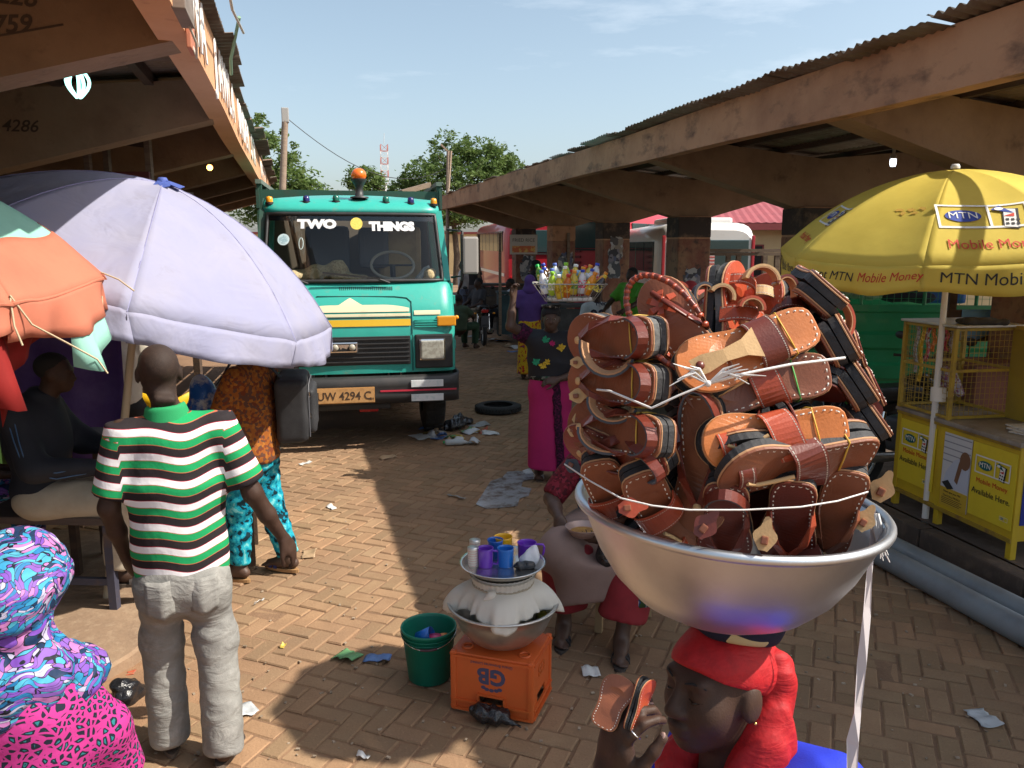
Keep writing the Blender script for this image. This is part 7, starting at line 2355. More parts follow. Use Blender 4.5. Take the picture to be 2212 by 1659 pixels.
def strap_edge_stitch(pts, nr, w, inset=.004):
 mb = MB()
 n = len(pts)
 for sgn in (-1, 1):
  rail = []
  for i, p in enumerate(pts):
   t = (pts[min(i + 1, n - 1)] - pts[max(i - 1, 0)]).normalized()
   s = t.cross(nr[i].normalized()).normalized()
   u = s.cross(t)
   rail.append((p + s * (sgn * (w / 2 - inset)) + u * .0036, s))
  for (a, s), (b, _) in zip(rail, rail[1:]):
   for f0, f1 in ((.08, .42), (.58, .92)):
    c, d = a.lerp(b, f0), a.lerp(b, f1)
    mb.add([c - s * .0009, c + s * .0009, d + s * .0009, d - s * .0009], [(0, 1, 2, 3), (3, 2, 1, 0)])
 return mb
GAPS = .0215
def sandal_pair(label, T, ins, strap, kind, elastic=el_y, back=True, seed=0, grey=False):
 """two sandals sole to sole; T places the pair, the shown insole facing +z"""
 t = link('sandal_pair', None)
 t.matrix_world = T
 tag(t, label, 'sandals', 'pairs of leather sandals in the basin')
 r = random.Random(seed)
 for side in (1, -1):
  S = Matrix() if side == 1 else Matrix.Diagonal((1, 1, -1, 1))
  nm = 'sandal_%d' % side
  inst('insole', 'insole%d' % side, lambda: plate(MB(), OUT, .0175, .0215) if side == 1 else _flip(plate(MB(), OUT, .0175, .0215)), ins, t)
  inst('welt', 'welt%d' % side, lambda: plate(MB(), foot_outline(44, -.0012), .0145, .0175) if side == 1 else _flip(plate(MB(), foot_outline(44, -.0012), .0145, .0175)), L_edge, t)
  inst('sole', 'sole%d' % side, lambda: plate(MB(), OUT, .001, .0145) if side == 1 else _flip(plate(MB(), OUT, .001, .0145)), rub_g if grey and side == 1 else rub, t)
 tag(inst('stitching', 'stitching', stitch_mesh, thread, t), kind='stuff')
 tag(inst('stitching', 'stitching_back', lambda: _flip(stitch_mesh()), thread, t), kind='stuff')
 def band(name, y0, y1, hgt, w, mat, half=.040, stitch=True):
  p_, n_ = arch(y0, y1, half, hgt)
  b = MB().strap(p_, n_, w, .0032).build(name, mat, t)
  if stitch:
   tag(strap_edge_stitch(p_, n_, w if not hasattr(w, '__len__') else min(w)).build('strap_stitching', thread, b), kind='stuff')
  return b
 if kind == 'broad':
  band('instep_strap', .10, .135, .022, .052, strap, .038)
  b = band('toe_loop', .215, .225, .018, .026, strap, .017)
  pts = [Vector((.0, .222, .040)), Vector((-.012, .20, .036)), Vector((-.004, .175, .040)), Vector((.006, .15, .044))]
  MB().tube(pts, .0035, 6).build('braided_cord', L_raw, t)
 elif kind == 'yoke':
  band('instep_strap', .095, .105, .026, .050, strap, .036)
  pts = [Vector((0, .245, .026)), Vector((0, .215, .034)), Vector((0, .18, .042)), Vector((0, .145, .046)), Vector((0, .12, .046))]
  MB().strap(pts, [(0, .2, 1)] * 5, [.030, .034, .022, .03, .055], .003).build('yoke', L_raw, t)
  MB().lathe([(0, .004), (.006, .004), (.008, 0)], 10, (0, .225, .037)).build('knot', strap, t)
 elif kind == 'thong':
  for sx in (-1, 1):
   pts = [Vector((sx * .036, .09, .014)), Vector((sx * .037, .105, .034)), Vector((sx * .024, .15, .050)), Vector((sx * .006, .20, .040)), Vector((0, .215, .022))]
   MB().strap(pts, [(sx, 0, .4), (sx, 0, .8), (sx * .4, .2, 1), (0, .4, 1), (0, 1, .3)], [.02, .02, .018, .014, .008], .003).build('strap', strap, t)
  MB().lathe([(0, .004), (.007, .004), (.008, 0)], 10, (0, .205, .042)).build('toe_button', L_raw, t)
 elif kind == 'loop':
  band('instep_strap', .12, .12, .060, .034, strap, .036)
  band('toe_loop', .205, .205, .040, .024, strap, .028)
 elif kind == 'rope':
  pts = [Vector((.0, .235, .03))] + [Vector((.055 * math.sin(a) + .0, .13 - .10 * math.cos(a), .03 + .085 * math.sin(a * .5))) for a in [math.pi * 2 * k / 18 for k in range(3, 17)]]
  rp = MB().tube(pts, .0055, 7).build('rope_strap', L_dark, t)
  mb = MB()
  for i in range(len(pts) - 1):
   for f in (.2, .7):
    mb.ball(pts[i].lerp(pts[i + 1], f), .0068, 6, 4)
  tag(mb.build('rope_twist', L_red, rp), kind='stuff')
  for k in range(6):
   a = 1.05 * k
   MB().strap([Vector((0, .20, .026)), Vector((.02 * math.cos(a), .20 + .02 * math.sin(a), .036)), Vector((.032 * math.cos(a), .20 + .032 * math.sin(a), .028))], [(0, 0, 1)] * 3, [.006, .014, .010], .002).build('tassel', L_red, t)
 if back:
  sg = 1 if r.random() < .5 else -1
  pts, nr = [], []
  for k in range(13):
   a = math.pi * (k / 12)
   pts.append(Vector((.036 * math.cos(a), .07 - .085 * math.sin(a) - .0, .018 + .034 * math.sin(a) ** .7)))
   nr.append(Vector((math.cos(a), -math.sin(a), .25)))
  b = MB().strap(pts, nr, .020, .003).build('heel_strap', L_grey, t)
  MB().strap([p_ + n_.normalized() * .0032 for p_, n_ in zip(pts, nr)], nr, .0195, .0014).build('strap_face', strap, b)
 for x, y in ((.027, .085), (-.027, .085), (.0, .232)):
  MB().lathe([(0, .0026), (.0045, .0022), (.0058, 0)], 12, (x, y, .0214)).build('rivet', rivet, t)
 if elastic is not None:
  o2 = foot_outline(44)
  for y in ((.055,) if elastic is el_y else (.06,)):
   hw = .0405
   q = [Vector((-hw, y, -.0225)), Vector((-hw - .0015, y, 0)), Vector((-hw, y, .0232)), Vector((0, y + .003, .0245)), Vector((hw, y + .006, .0232)), Vector((hw + .0015, y + .006, 0)), Vector((hw, y + .006, -.0225)), Vector((0, y + .003, -.024))]
   MB().tube(q, .0016, 5, closed=True).build('elastic_band', elastic, t)
 return t
def _flip(mb):
 mb.v = [(x, y, -z) for x, y, z in mb.v]
 mb.f = [f[::-1] for f in mb.f]
 return mb
def crop_px(x, y):
 return ((2100 + x / 1.4423) / 1.736, (950 + y / 1.4423) / 1.736)
def heap_depth(px, r_=.245, k=.92):
 d = (px - 1577) / 1736 * 1.32
 return 1.45 - k * math.sqrt(max(0, r_ * r_ - d * d))
def pair_frame(heel, toe, dh=None, dt=None, tilt=0.0, flip=False):
 hx, hy = crop_px(*heel)
 tx, ty = crop_px(*toe)
 A = at(hx, hy, heap_depth(hx) if dh is None else dh)
 B = at(tx, ty, heap_depth(tx) if dt is None else dt)
 y = (B - A)
 s = max(.86, min(1.05, y.length / .262))
 if toe[1] < heel[1] - 150:
  A = B - y.normalized() * (.262 * s)
 y.normalize()
 view = (Vector((0, 0, CAMZ)) - (A + B) / 2).normalized()
 z = (view - y * view.dot(y)).normalized()
 x = y.cross(z)
 R = frame(A, x, y, z) @ Matrix.Rotation(tilt, 4, 'Y')
 return R @ Matrix.Scale(s, 4) @ Matrix.Translation((0, 0, -.0215))
PAIRS = [
 ((1385, 370), (640, 660), 1.24, 1.22, .15, L_tan, L_dark, 'yoke', el_y, 'tan sandals with a pale yoke and dark band, topmost at the front of the heap', False),
 ((1465, 640), (660, 760), 1.25, 1.27, .10, L_brown, L_red, 'broad', el_g, 'brown sandals with a green elastic band just under the topmost pair', False),
 ((1562, 930), (775, 1055), 1.215, 1.21, -.05, L_tan, L_red, 'broad', el_y, 'orange tan sandals with a punched red band, across the middle of the heap', False),
 ((760, 770), (760, 1120), 1.25, 1.27, .3, L_brown, L_dark, 'thong', None, 'brown sandals standing behind the middle tan pair', False),
 ((1712, 1085), (850, 1215), 1.245, 1.20, -.95, L_brown, L_dark, 'broad', el_y, 'sandals lying edge on below the middle tan pair', False),
 ((492, 455), (95, 470), 1.22, 1.40, .0, L_brown, L_dark, 'thong', el_y, 'uppermost brown pair of the left stack', True),
 ((505, 715), (95, 690), 1.21, 1.39, .0, L_brown, L_dark, 'thong', el_y, 'second brown pair down in the left stack', False),
 ((535, 1005), (85, 930), 1.20, 1.38, -.12, L_brown, L_dark, 'thong', el_y, 'third brown pair down in the left stack', False),
 ((560, 1130), (90, 1040), 1.225, 1.39, -.75, L_dark, L_dark, 'thong', el_y, 'dark pair lying flat at the foot of the left stack', False),
 ((200, 1130), (330, 1470), 1.30, 1.40, .25, L_brown, L_red, 'broad', None, 'brown pair upright at the basin\'s left rim', False),
 ((420, 1205), (600, 1520), 1.235, 1.335, .18, L_brown, L_red, 'broad', None, 'brown pair leaning right, second from the basin\'s left rim', False),
 ((900, 1258), (890, 1580), 1.21, 1.33, .05, L_dark, L_dark, 'thong', None, 'dark brown pair upright at the middle front of the basin', False),
 ((1270, 1248), (1230, 1580), 1.21, 1.33, -.08, L_dark, L_red, 'thong', None, 'brown pair upright right of the basin\'s middle front', False),
 ((1580, 1190), (1440, 1520), 1.245, 1.34, -.35, L_brown, L_brown, 'thong', None, 'glossy brown pair tilted at the basin\'s right front', False),
 ((700, 480), (470, 170), 1.27, 1.34, -.15, L_brown, L_dark, 'rope', el_y, 'brown pair with a looped rope strap at the top left of the heap', False),
 ((915, 640), (960, 60), 1.31, 1.40, 1.15, L_red, L_red, 'loop', el_y, 'red pair standing on edge with high beaded loops at the top', True),
 ((1090, 640), (1090, 130), 1.36, 1.45, -.7, L_red, L_raw, 'loop', None, 'red pair with a raw leather loop behind the topmost sandals', False),
 ((780, 560), (830, 230), 1.31, 1.48, .5, L_red, L_raw, 'loop', None, 'small red pair with a studded band at the top of the heap', False),
 ((1230, 560), (1210, 160), 1.35, 1.50, .4, L_dark, L_dark, 'loop', None, 'oxblood pair with stitched bands behind the heap\'s top right', False),
 ((1375, 290), (1300, 250), 1.30, 1.55, -1.35, L_brown, L_red, 'loop', None, 'pair at the top right with black soles turned outward', False),
 ((1440, 520), (1390, 480), 1.27, 1.52, -1.2, L_brown, L_red, 'loop', None, 'pair under it on the right side with black soles showing', False),
 ((1540, 760), (1460, 720), 1.27, 1.52, -1.05, L_brown, L_dark, 'thong', el_g, 'right side pair bound with green elastic', False),
 ((1610, 960), (1500, 900), 1.28, 1.53, -1.1, L_brown, L_dark, 'thong', None, 'lowest pair of the right side stack', False),
 ((1610, 780), (1540, 700), 1.38, 1.60, -1.3, L_dark, L_dark, 'broad', None, 'dark pair at the far right edge of the heap', False),
 ((1520, 560), (1480, 500), 1.42, 1.62, -1.3, L_dark, L_red, 'broad', None, 'oxblood pair at the right rear of the heap', False),
 ((600, 560), (640, 220), 1.34, 1.54, .6, L_red, L_red, 'loop', None, 'red pair at the back left of the heap\'s top', False),
]
for i, (hl, to, dh, dt, ti, ins, stp, kd, el_, lb, gy) in enumerate(PAIRS):
 sandal_pair(lb, pair_frame(hl, to, dh, dt, ti), ins, stp, kd, el_, back=kd == 'thong' and hl[0] < 1000, seed=i, grey=gy)
rr = random.Random(77)
n_in = 0
for zc in (-.01, .05, .10, .15, .20, .24):
 for k in range(4 if zc < .3 else 3):
  a = rr.uniform(0, 6.28) if k else 0
  rad = .05 + .09 * (k > 0)
  rad *= 1 if .03 < zc < .2 else .5
  c = RC + Vector((rad * math.cos(a + k * 2.1), rad * math.sin(a + k * 2.1), zc))
  T = Matrix.Translation(c) @ Matrix.Rotation(rr.uniform(0, 6.28), 4, 'Z') @ Matrix.Rotation(rr.uniform(-.5, .5), 4, 'X') @ Matrix.Rotation(rr.uniform(-1.2, 1.2), 4, 'Y') @ Matrix.Translation((0, -.13, 0)) @ Matrix.Scale(.88, 4)
  t = link('sandal_pair', None)
  t.matrix_world = T
  tag(t, 'dark sandals packed in the middle of the heap, glimpsed between the outer pairs', 'sandals', 'pairs of leather sandals in the basin')
  for side in (1, -1):
   inst('insole', 'insole%d' % side, None, L_dark, t)
   inst('sole', 'sole%d' % side, None, rub, t)
def curl(cx, cy, rx, ry, a0, a1, d, n=11):
 return [(cx + rx * math.cos(a0 + (a1 - a0) * k / (n - 1)), cy + ry * math.sin(a0 + (a1 - a0) * k / (n - 1)), d) for k in range(n)]
def curl_strap(label, cx, cy, rx, ry, a0, a1, d, w, mat, d2=None, n=13):
 pts = curl(cx, cy, rx, ry, a0, a1, d, n)
 P, N = [], []
 c = at(*crop_px(cx, cy), d)
 for i, (x, y, dd) in enumerate(pts):
  p_ = at(*crop_px(x, y), d + (0 if d2 is None else (d2 - d) * i / (n - 1)))
  P.append(p_)
  N.append((p_ - c).normalized() if (p_ - c).length > 1e-5 else Vector((0, 0, 1)))
 o = MB().strap(P, N, w, .004).build('loose_strap', mat)
 tag(strap_edge_stitch(P, N, w).build('stitching', thread, o), kind='stuff')
 lining = MB().strap([p_ - n_ * .0022 for p_, n_ in zip(P, N)], N, w * .99, .002).build('lining', L_edge, o)
 tag(o, label, 'strap', 'strap ends sticking out of the heap')
 return o
curl_strap('orange strap loop curving out at the heap\'s upper right', 1440, 370, 130, 135, -1.2, 1.25, 1.36, .026, L_red)
curl_strap('raw leather band with beads looping at the very top', 1085, 160, 85, 85, -2.9, -.1, 1.34, .028, L_raw)
curl_strap('red strap under the beaded band at the top', 1030, 300, 60, 55, -3.0, .2, 1.30, .026, L_red)
curl_strap('grey lined strap loop at the top left of the heap', 775, 225, 48, 55, 2.6, 6.6, 1.37, .028, L_grey)
curl_strap('raw leather studded band beside the grey loop', 865, 240, 60, 60, -2.6, .3, 1.35, .036, L_raw)
curl_strap('dark red strap loop at the top right', 1215, 210, 55, 80, -2.6, .4, 1.36, .03, L_dark)
curl_strap('braided strap knuckle behind the rope loop', 630, 205, 50, 40, -3.0, .2, 1.42, .024, L_red)
for k, (cx, cy, rx, ry) in enumerate(((265, 500, 135, 150), (290, 800, 120, 100), (270, 960, 160, 110))):
 curl_strap(('grey lined strap hanging from the uppermost left pair', 'grey lined strap hanging from the second left pair', 'grey lined strap hanging from the third left pair')[k], cx, cy, rx, ry, .35, 3.3, 1.255 + .01 * k, .020, L_grey, 1.29)
def tab(label, x, y, d, mat, s=1.0, ang=0.0):
 c = at(*crop_px(x, y), d)
 v = (-ray(*crop_px(x, y))).normalized()
 x_ = (CR - v * CR.dot(v)).normalized()
 y_ = v.cross(x_)
 T = frame(c, x_, y_, v) @ Matrix.Rotation(ang, 4, 'Z') @ Matrix.Scale(s, 4)
 s *= .62
 T = T @ Matrix.Scale(.62, 4)
 out = [((.024 + .004 * math.cos(3 * a)) * math.cos(a), (.0135 + .0035 * math.cos(4 * a)) * math.sin(a)) for a in [2 * math.pi * k / 28 for k in range(28)]]
 o = MB().prism(out, 0, .003, T).build('fastening_tab', mat)
 MB().box((-.006, 0, .006), (.012, .010, .008), None, .002).build('toggle', L_brown, o, T)
 tag(o, label, 'strap', 'strap ends sticking out of the heap')
tab('uppermost pale tab on the left of the heap', 95, 590, 1.37, L_raw)
tab('second pale tab on the left of the heap', 100, 770, 1.36, L_raw, 1.25, .1)
tab('third pale tab on the left of the heap', 105, 890, 1.37, L_raw, 1.0, .5)
tab('small lowest pale tab on the left of the heap', 75, 965, 1.37, L_raw, .9, -.5)
tab('dark strap end poking out low on the left', 70, 1150, 1.36, L_grey, 1.2, -.5)
tab('yellow tan strap end over the basin\'s front rim', 1110, 1530, 1.185, L_raw, 1.7, 1.35)
tab('black strap end over the rim left of the tan one', 790, 1470, 1.19, L_dark, 1.7, .9)
tab('tan strap end sticking up at the basin\'s right rim', 1745, 1270, 1.36, L_raw, 1.9, 1.1)
tab('raw leather strap end inside the right rim', 1650, 1440, 1.30, L_raw, 1.6, 1.0)
tab('red strap end at the left front of the basin', 385, 1375, 1.21, L_red, 1.5, .1)
tab('brown scalloped strap on the heap\'s right side', 1690, 840, 1.36, L_dark, 1.6, 1.4)
tab('brown scalloped strap higher on the right side', 1570, 560, 1.36, L_dark, 1.5, 1.4)
poly = M('white_poly_string', (.74, .72, .70), .5, trans=.1)
def string(label, pts, r_=.0022, parts=1):
 P = [at(*crop_px(x, y), d) for x, y, d in pts]
 Q = []
 for a, b in zip(P, P[1:]):
  for k in range(4): Q.append(a.lerp(b, k / 4))
 Q.append(P[-1])
 o = MB().tube(Q, r_, 5).build('string', poly)
 return tag(o, label, 'string')
string('thin white string round the foot of the heap', [(25, 1140, 1.36), (160, 1230, 1.27), (330, 1325, 1.20), (500, 1365, 1.185), (700, 1388, 1.18), (1000, 1388, 1.18), (1300, 1372, 1.18), (1500, 1340, 1.20), (1665, 1290, 1.235)], .0014)
string('white string across the left stack and up to the knot', [(200, 738, 1.26), (270, 745, 1.22), (495, 838, 1.17), (640, 770, 1.165), (800, 705, 1.16)], .0018)
string('flat white string from the knot to the heap\'s right side', [(800, 705, 1.16), (1000, 650, 1.165), (1250, 600, 1.175), (1540, 565, 1.205)], .0024)
mb = MB()
rk = random.Random(9)
kc = at(*crop_px(800, 705), 1.155)
for k in range(13):
 a = rk.uniform(2.4, 4.2) if k < 6 else rk.uniform(-.8, .6)
 l = rk.uniform(.04, .085)
 d = CR * math.cos(a) * l + UP * (abs(math.sin(a)) * l * .6) - CF * .006
 mb.tube([kc, kc + d * .5 + UP * .012, kc + d + UP * rk.uniform(-.01, .02)], [.0014, .0022, .0006], 5)
mb.ball(kc, .005, 8, 6)
o = mb.build('string_knot', poly); tag(o, 'frayed white knot of string in front of the heap', 'string')
P = [at(1884, 1100, 1.40), at(1886, 1145, 1.39), at(1878, 1240, 1.38), at(1872, 1330, 1.37), at(1862, 1430, 1.36), at(1852, 1540, 1.35), at(1842, 1600, 1.345), at(1840, 1690, 1.34)]
mb = MB().strap(P, [(-ray(1860, 1400)).normalized() + CR * (.5 if k % 2 else -.2) for k in range(len(P))], [.012, .010, .009, .014, .015, .012, .019, .018], .0012)
tailo = mb.build('string_tail', M('poly_ribbon', (.66, .60, .60), .45, trans=.2), None)
tag(tailo, 'long loose plastic ribbon hanging from the basin\'s right rim', 'string')
mb = MB()
for k in range(14):
 x0 = 1886 + rk.uniform(-4, 10)
 a, b, c = at(x0, 1110, 1.385), at(x0 + rk.uniform(0, 18), 1150, 1.38), at(x0 + rk.uniform(5, 38), 1175 + rk.uniform(0, 40), 1.375)
 mb.tube([a, b, c], [.003, .003, .0008], 4)
o = mb.build('frayed_tassel', poly); tag(o, 'frayed white string tassel at the basin\'s right rim', 'string')
# the girl beneath the basin
hc = at(1552, 1476, 1.475)
gz = math.radians(103)
girl = person('girl in a red headscarf and blue top carrying the basin and sniffing a small sandal', (hc.x, hc.y, 0), gz)
HZ = hc.z
HS = 1.04
HR = Matrix.Rotation(.10, 4, 'X') @ Matrix.Rotation(.06, 4, 'Y')
h0 = V3(0, 0, HZ)
LG = Matrix.Rotation(-gz, 3, 'Z')
def loc(px, py, d):
 v = LG @ (at(px, py, d) - Vector((hc.x, hc.y, 0)))
 return V3(v.x, v.y, v.z)
wr_, el_p = loc(1318, 1668, 1.27), loc(1300, 1900, 1.32)
gp_ = head_prims(h0, HR, HS)
gp_ += [cap(h0 + V3(0, -.03, -.06), h0 + V3(0, -.035, -.21), .050, .056, .03), ell(h0 + V3(0, -.05, -.38), (.14, .09, .16), .05), cap(h0 + V3(-.15, -.05, -.27), h0 + V3(.15, -.05, -.27), .045, .045, .05)]
gp_ += [cap(h0 + V3(-.16, -.04, -.28), el_p, .042, .036, .03), cap(el_p, wr_, .036, .026, .03)]
yd = loc(1345, 1545, 1.24) - wr_
zd = -(loc(1318, 1600, 1.27) - loc(1318, 1600, 1.37))
toward = LG @ (-ray(1330, 1600))
rightv = LG @ CR
zdir = np.array(toward) * .55 - np.array(rightv) * .85
hp, htips = hand_prims(wr_, yd, zdir, 1, (.62, .75, .60, .55), .98, .35, .10, .004)
gp_ += hp
vol_obj('body', gp_, .0046, skin_a, girl, smooth=2, lo=None, hi=None)
for p_, d_ in htips:
 dd = Vector(d_).normalized()
 n_ = Vector(zdir).normalized()
 n_ = (n_ - dd * n_.dot(dd)).normalized()
 x_ = dd.cross(n_)
 MB().ball(Vector(p_) + dd * .001 + n_ * .0045, (.0052, .0075, .0022), 8, 6, frame((0, 0, 0), x_, dd, n_).to_3x3()).build('nail', nail_m, girl)
H3 = HR.to_3x3()
def hp3(x, y, z): return Vector(h0) + H3 @ (Vector((x, y, z)) * HS)
for sg in (-1, 1):
 MB().tube([hp3(sg * .016, .092, .021), hp3(sg * .032, .089, .027), hp3(sg * .050, .074, .021)], [.0018, .0026, .0012], 5).build('eyebrow', hair_m, girl)
 MB().tube([hp3(sg * .018, .0825, -.004), hp3(sg * .031, .0865, -.0085), hp3(sg * .045, .076, -.004)], [.0012, .002, .0014], 5).build('eyelash', eye_d, girl)
MB().ball(hp3(-.086, -.006, -.034), .0032, 8, 6).build('ear_stud', M('gold', (.8, .55, .2), .2, 1.0), girl)
q = Vector(hp[3][1]) * .6 + Vector(hp[3][2]) * .4
dq = (Vector(hp[3][2]) - Vector(hp[3][1])).normalized()
u_ = dq.orthogonal().normalized(); v_ = dq.cross(u_)
MB().tube([q + (u_ * math.cos(a) + v_ * math.sin(a)) * .0102 for a in [2 * math.pi * k / 20 for k in range(20)]], .0012, 6, closed=True).build('ring', M('silver', (.8, .8, .8), .2, 1.0), girl)
red_v = M('red_velvet', (.42, .004, .008), .7, var=(40, (.30, .003, .006), .45, .7), bump=(140, .35, .002), fold=(12, 12, 30, .18, .010))
S_ = lambda x, y, z: h0 + np.array(H3) @ V3(x, y, z) * HS
scp = [ell(S_(0, -.012, .034), (.086, .108, .084), .02, HR), cut(S_(0, .085, .045), np.array(H3) @ V3(-.06, .42, -1))]
wS = wrinkle(.0032, 30, 30, 60, 41)
vol_obj('headscarf', scp, .0055, red_v, girl, wS)
tl = [ell(S_(-.02, -.085, .01), (.07, .035, .07), .03), cap(S_(-.035, -.085, .02), S_(-.062, -.065, -.10), .030, .034, .04), cap(S_(-.062, -.065, -.10), S_(-.078, -.02, -.18), .034, .036, .04), cap(S_(-.078, -.02, -.18), S_(-.05, .06, -.235), .036, .036, .04), cap(S_(-.05, .06, -.24), S_(.05, .08, -.25), .04, .036, .04), cap(S_(.05, .08, -.25), S_(.095, -.02, -.19), .036, .036, .04), cap(S_(.095, -.02, -.19), S_(.05, -.10, -.05), .036, .034, .04), cap(S_(-.05, -.07, -.06), S_(-.06, .0, -.21), .03, .032, .05)]
def tail_fold(P):
 q_ = P - h0
 u2 = q_[..., 0] * .9 - q_[..., 1] * .5 + q_[..., 2] * .35
 return .0028 * np.sin(u2 * 150 + 2.2 * np.sin((q_[..., 2] + q_[..., 1] * .75) * 22)) + .003 * np.sin(u2 * 70 + 1)
vol_obj('scarf_tail', tl, .0055, red_v, girl, tail_fold)
vol_obj('head_pad', [cone(S_(0, -.02, .088), S_(0, -.025, .128), .080, .092, .01, (1, 0, 0), 1.0, .012)], .006, ramp_material('navy_cream_print', [(0, (.012, .014, .03)), (.62, (.46, .38, .20)), (.78, (.012, .014, .03))], 'voronoi', scale=13, rough=.85), girl, wrinkle(.004, 40, 40, 60, 3))
blue_j = M('royal_blue_jersey', (.008, .028, .50), .8, var=(6, (.006, .02, .40), .45, .7), bump=(260, .3, .002))
bp_ = [ell(h0 + V3(0, -.08, -.38), (.185, .13, .20), .06), cap(h0 + V3(-.16, -.125, -.155), h0 + V3(.135, -.085, -.235), .066, .066, .05), cone(h0 + V3(-.175, -.11, -.16), np.array(el_p) * .7 + (h0 + V3(-.16, -.04, -.28)) * .3, .074, .070, .03), cone(h0 + V3(.15, -.05, -.28), h0 + V3(.25, .0, -.52), .074, .075, .03), cone(h0 + V3(0, -.05, -.95), h0 + V3(0, -.06, -.45), .20, .185, .05, (1, 0, 0), .7)]
wJ = wrinkle(.006, 24, 24, 26, 44)
vol_obj('blue_top', bp_, .0075, blue_j, girl, wJ)
vol_obj('black_vest', [ell(h0 + V3(0, .0, -.36), (.13, .095, .14), .04)], .008, M('black_vest', (.012, .011, .012), .85), girl)
MB().strap([Vector(h0 + V3(-.085, -.10, -.225)), Vector(h0 + V3(-.135, -.02, -.235)), Vector(h0 + V3(-.125, .055, -.285)), Vector(h0 + V3(-.10, .085, -.40))], [(-.5, -.3, 1), (-.8, 0, 1), (-.8, .6, .5), (-.5, 1, .2)], .034, .004).build('white_strap', M('cream_strap', (.66, .58, .50), .8), girl)
vol_obj('wrap_skirt', [cone(h0 + V3(0, -.05, -HZ + .12), h0 + V3(0, -.05, -.85), .25, .20, .03, (1, 0, 0), .8)], .018, red_v, girl, wrinkle(.012, 16, 16, 3, 4))
MB().box((.1, .05, .03), (.09, .22, .06), None, .025).build('shoe', M('dark_shoe', (.03, .025, .025), .6), girl)
MB().box((-.1, .05, .03), (.09, .22, .06), None, .025).build('shoe', MATS['dark_shoe'], girl)
def held(label, heel, toe, dh, dt, tilt, s, ins):
 A, B = at(*heel, dh), at(*toe, dt)
 y = (B - A).normalized()
 v = (Vector((0, 0, CAMZ)) - A).normalized()
 z = (v - y * v.dot(y)).normalized()
 T = frame(A, y.cross(z), y, z) @ Matrix.Rotation(tilt, 4, 'Y') @ Matrix.Diagonal((s * 1.65, s, s, 1))
 t = sandal_pair(label, T, ins, L_red, 'none', None, False, 3)
 del t['group']
 return t
held('child\'s tan sandal pair held up in the girl\'s fingers', (1300, 1572), (1345, 1468), 1.245, 1.26, -.15, .32, L_brown)
held('second small sandal pair edge on beside the girl\'s nose', (1362, 1580), (1392, 1488), 1.235, 1.25, 1.25, .32, L_red)
# DRINKS BASKET
BK = at(1229, 604, 7.05)
bz = Vector((2.20, 6.86, 1.665))
wire_m = M('basket_wire', (.42, .40, .36), .45, .5)
bas = thing('wire_basket', 'wire basket of soft drinks on the head of the woman in magenta', 'basket', (BK.x, BK.y, bz.z), -YAW)
def brect(z, hx, hy): return [Vector((-hx, -hy, z)), Vector((hx, -hy, z)), Vector((hx, hy, z)), Vector((-hx, hy, z))]
Z0, Z1 = 0.0, .155
for z, hx, hy, r_ in ((Z1, .315, .20, .0055), (.01, .21, .14, .004)):
 MB().tube([a.lerp(b, k / 6) for a, b in zip(brect(z, hx, hy), brect(z, hx, hy)[1:] + brect(z, hx, hy)[:1]) for k in range(6)], r_, 6, closed=True).build('hoop', wire_m, bas)
mb = MB()
lo_, hi_ = brect(.01, .21, .14), brect(Z1, .315, .20)
for i in range(4):
 n = 10 if i % 2 == 0 else 6
 for k in range(n):
  f = (k + .5) / n
  a = lo_[i].lerp(lo_[(i + 1) % 4], f); b = hi_[i].lerp(hi_[(i + 1) % 4], f)
  mb.tube([a, b], .0028, 5)
for k in range(8):
 f = k / 7
 mb.tube([lo_[0].lerp(lo_[1], f), lo_[3].lerp(lo_[2], f)], .0028, 5)
tag(mb.build('wire_bars', wire_m, bas), kind='stuff')
vol_obj('white_lining', [rbox((0, 0, .022), (.185, .12, .006), .01, None, .01)], .012, M('white_lining', (.66, .63, .58), .8), bas, wrinkle(.006, 30, 30, 30, 2))
BOT = [((.80, .82, .86), (.10, .16, .5), (.35, .42, .6)), ((.62, .62, .66), (.02, .05, .45), (.55, .06, .12)), ((.10, .30, .03), (.0, .40, .05), (.6, .5, .1)), ((.60, .16, .02), (.55, .03, .02), (.75, .45, .05)), ((.72, .68, .58), (.6, .6, .6), (.75, .70, .62)), ((.42, .62, .05), (.25, .55, .03), (.7, .7, .5)), ((.75, .28, .01), (.75, .25, .01), (.8, .6, .1)), ((.10, .05, .02), (.02, .05, .4), (.5, .5, .5)), ((.55, .42, .05), (.8, .3, .02), (.1, .25, .05)), ((.5, .03, .02), (.55, .03, .02), (.6, .3, .05)), ((.70, .52, .05), (.85, .85, .8), (.5, .3, .02)), ((.05, .04, .04), (.7, .5, .05), (.65, .55, .1))]
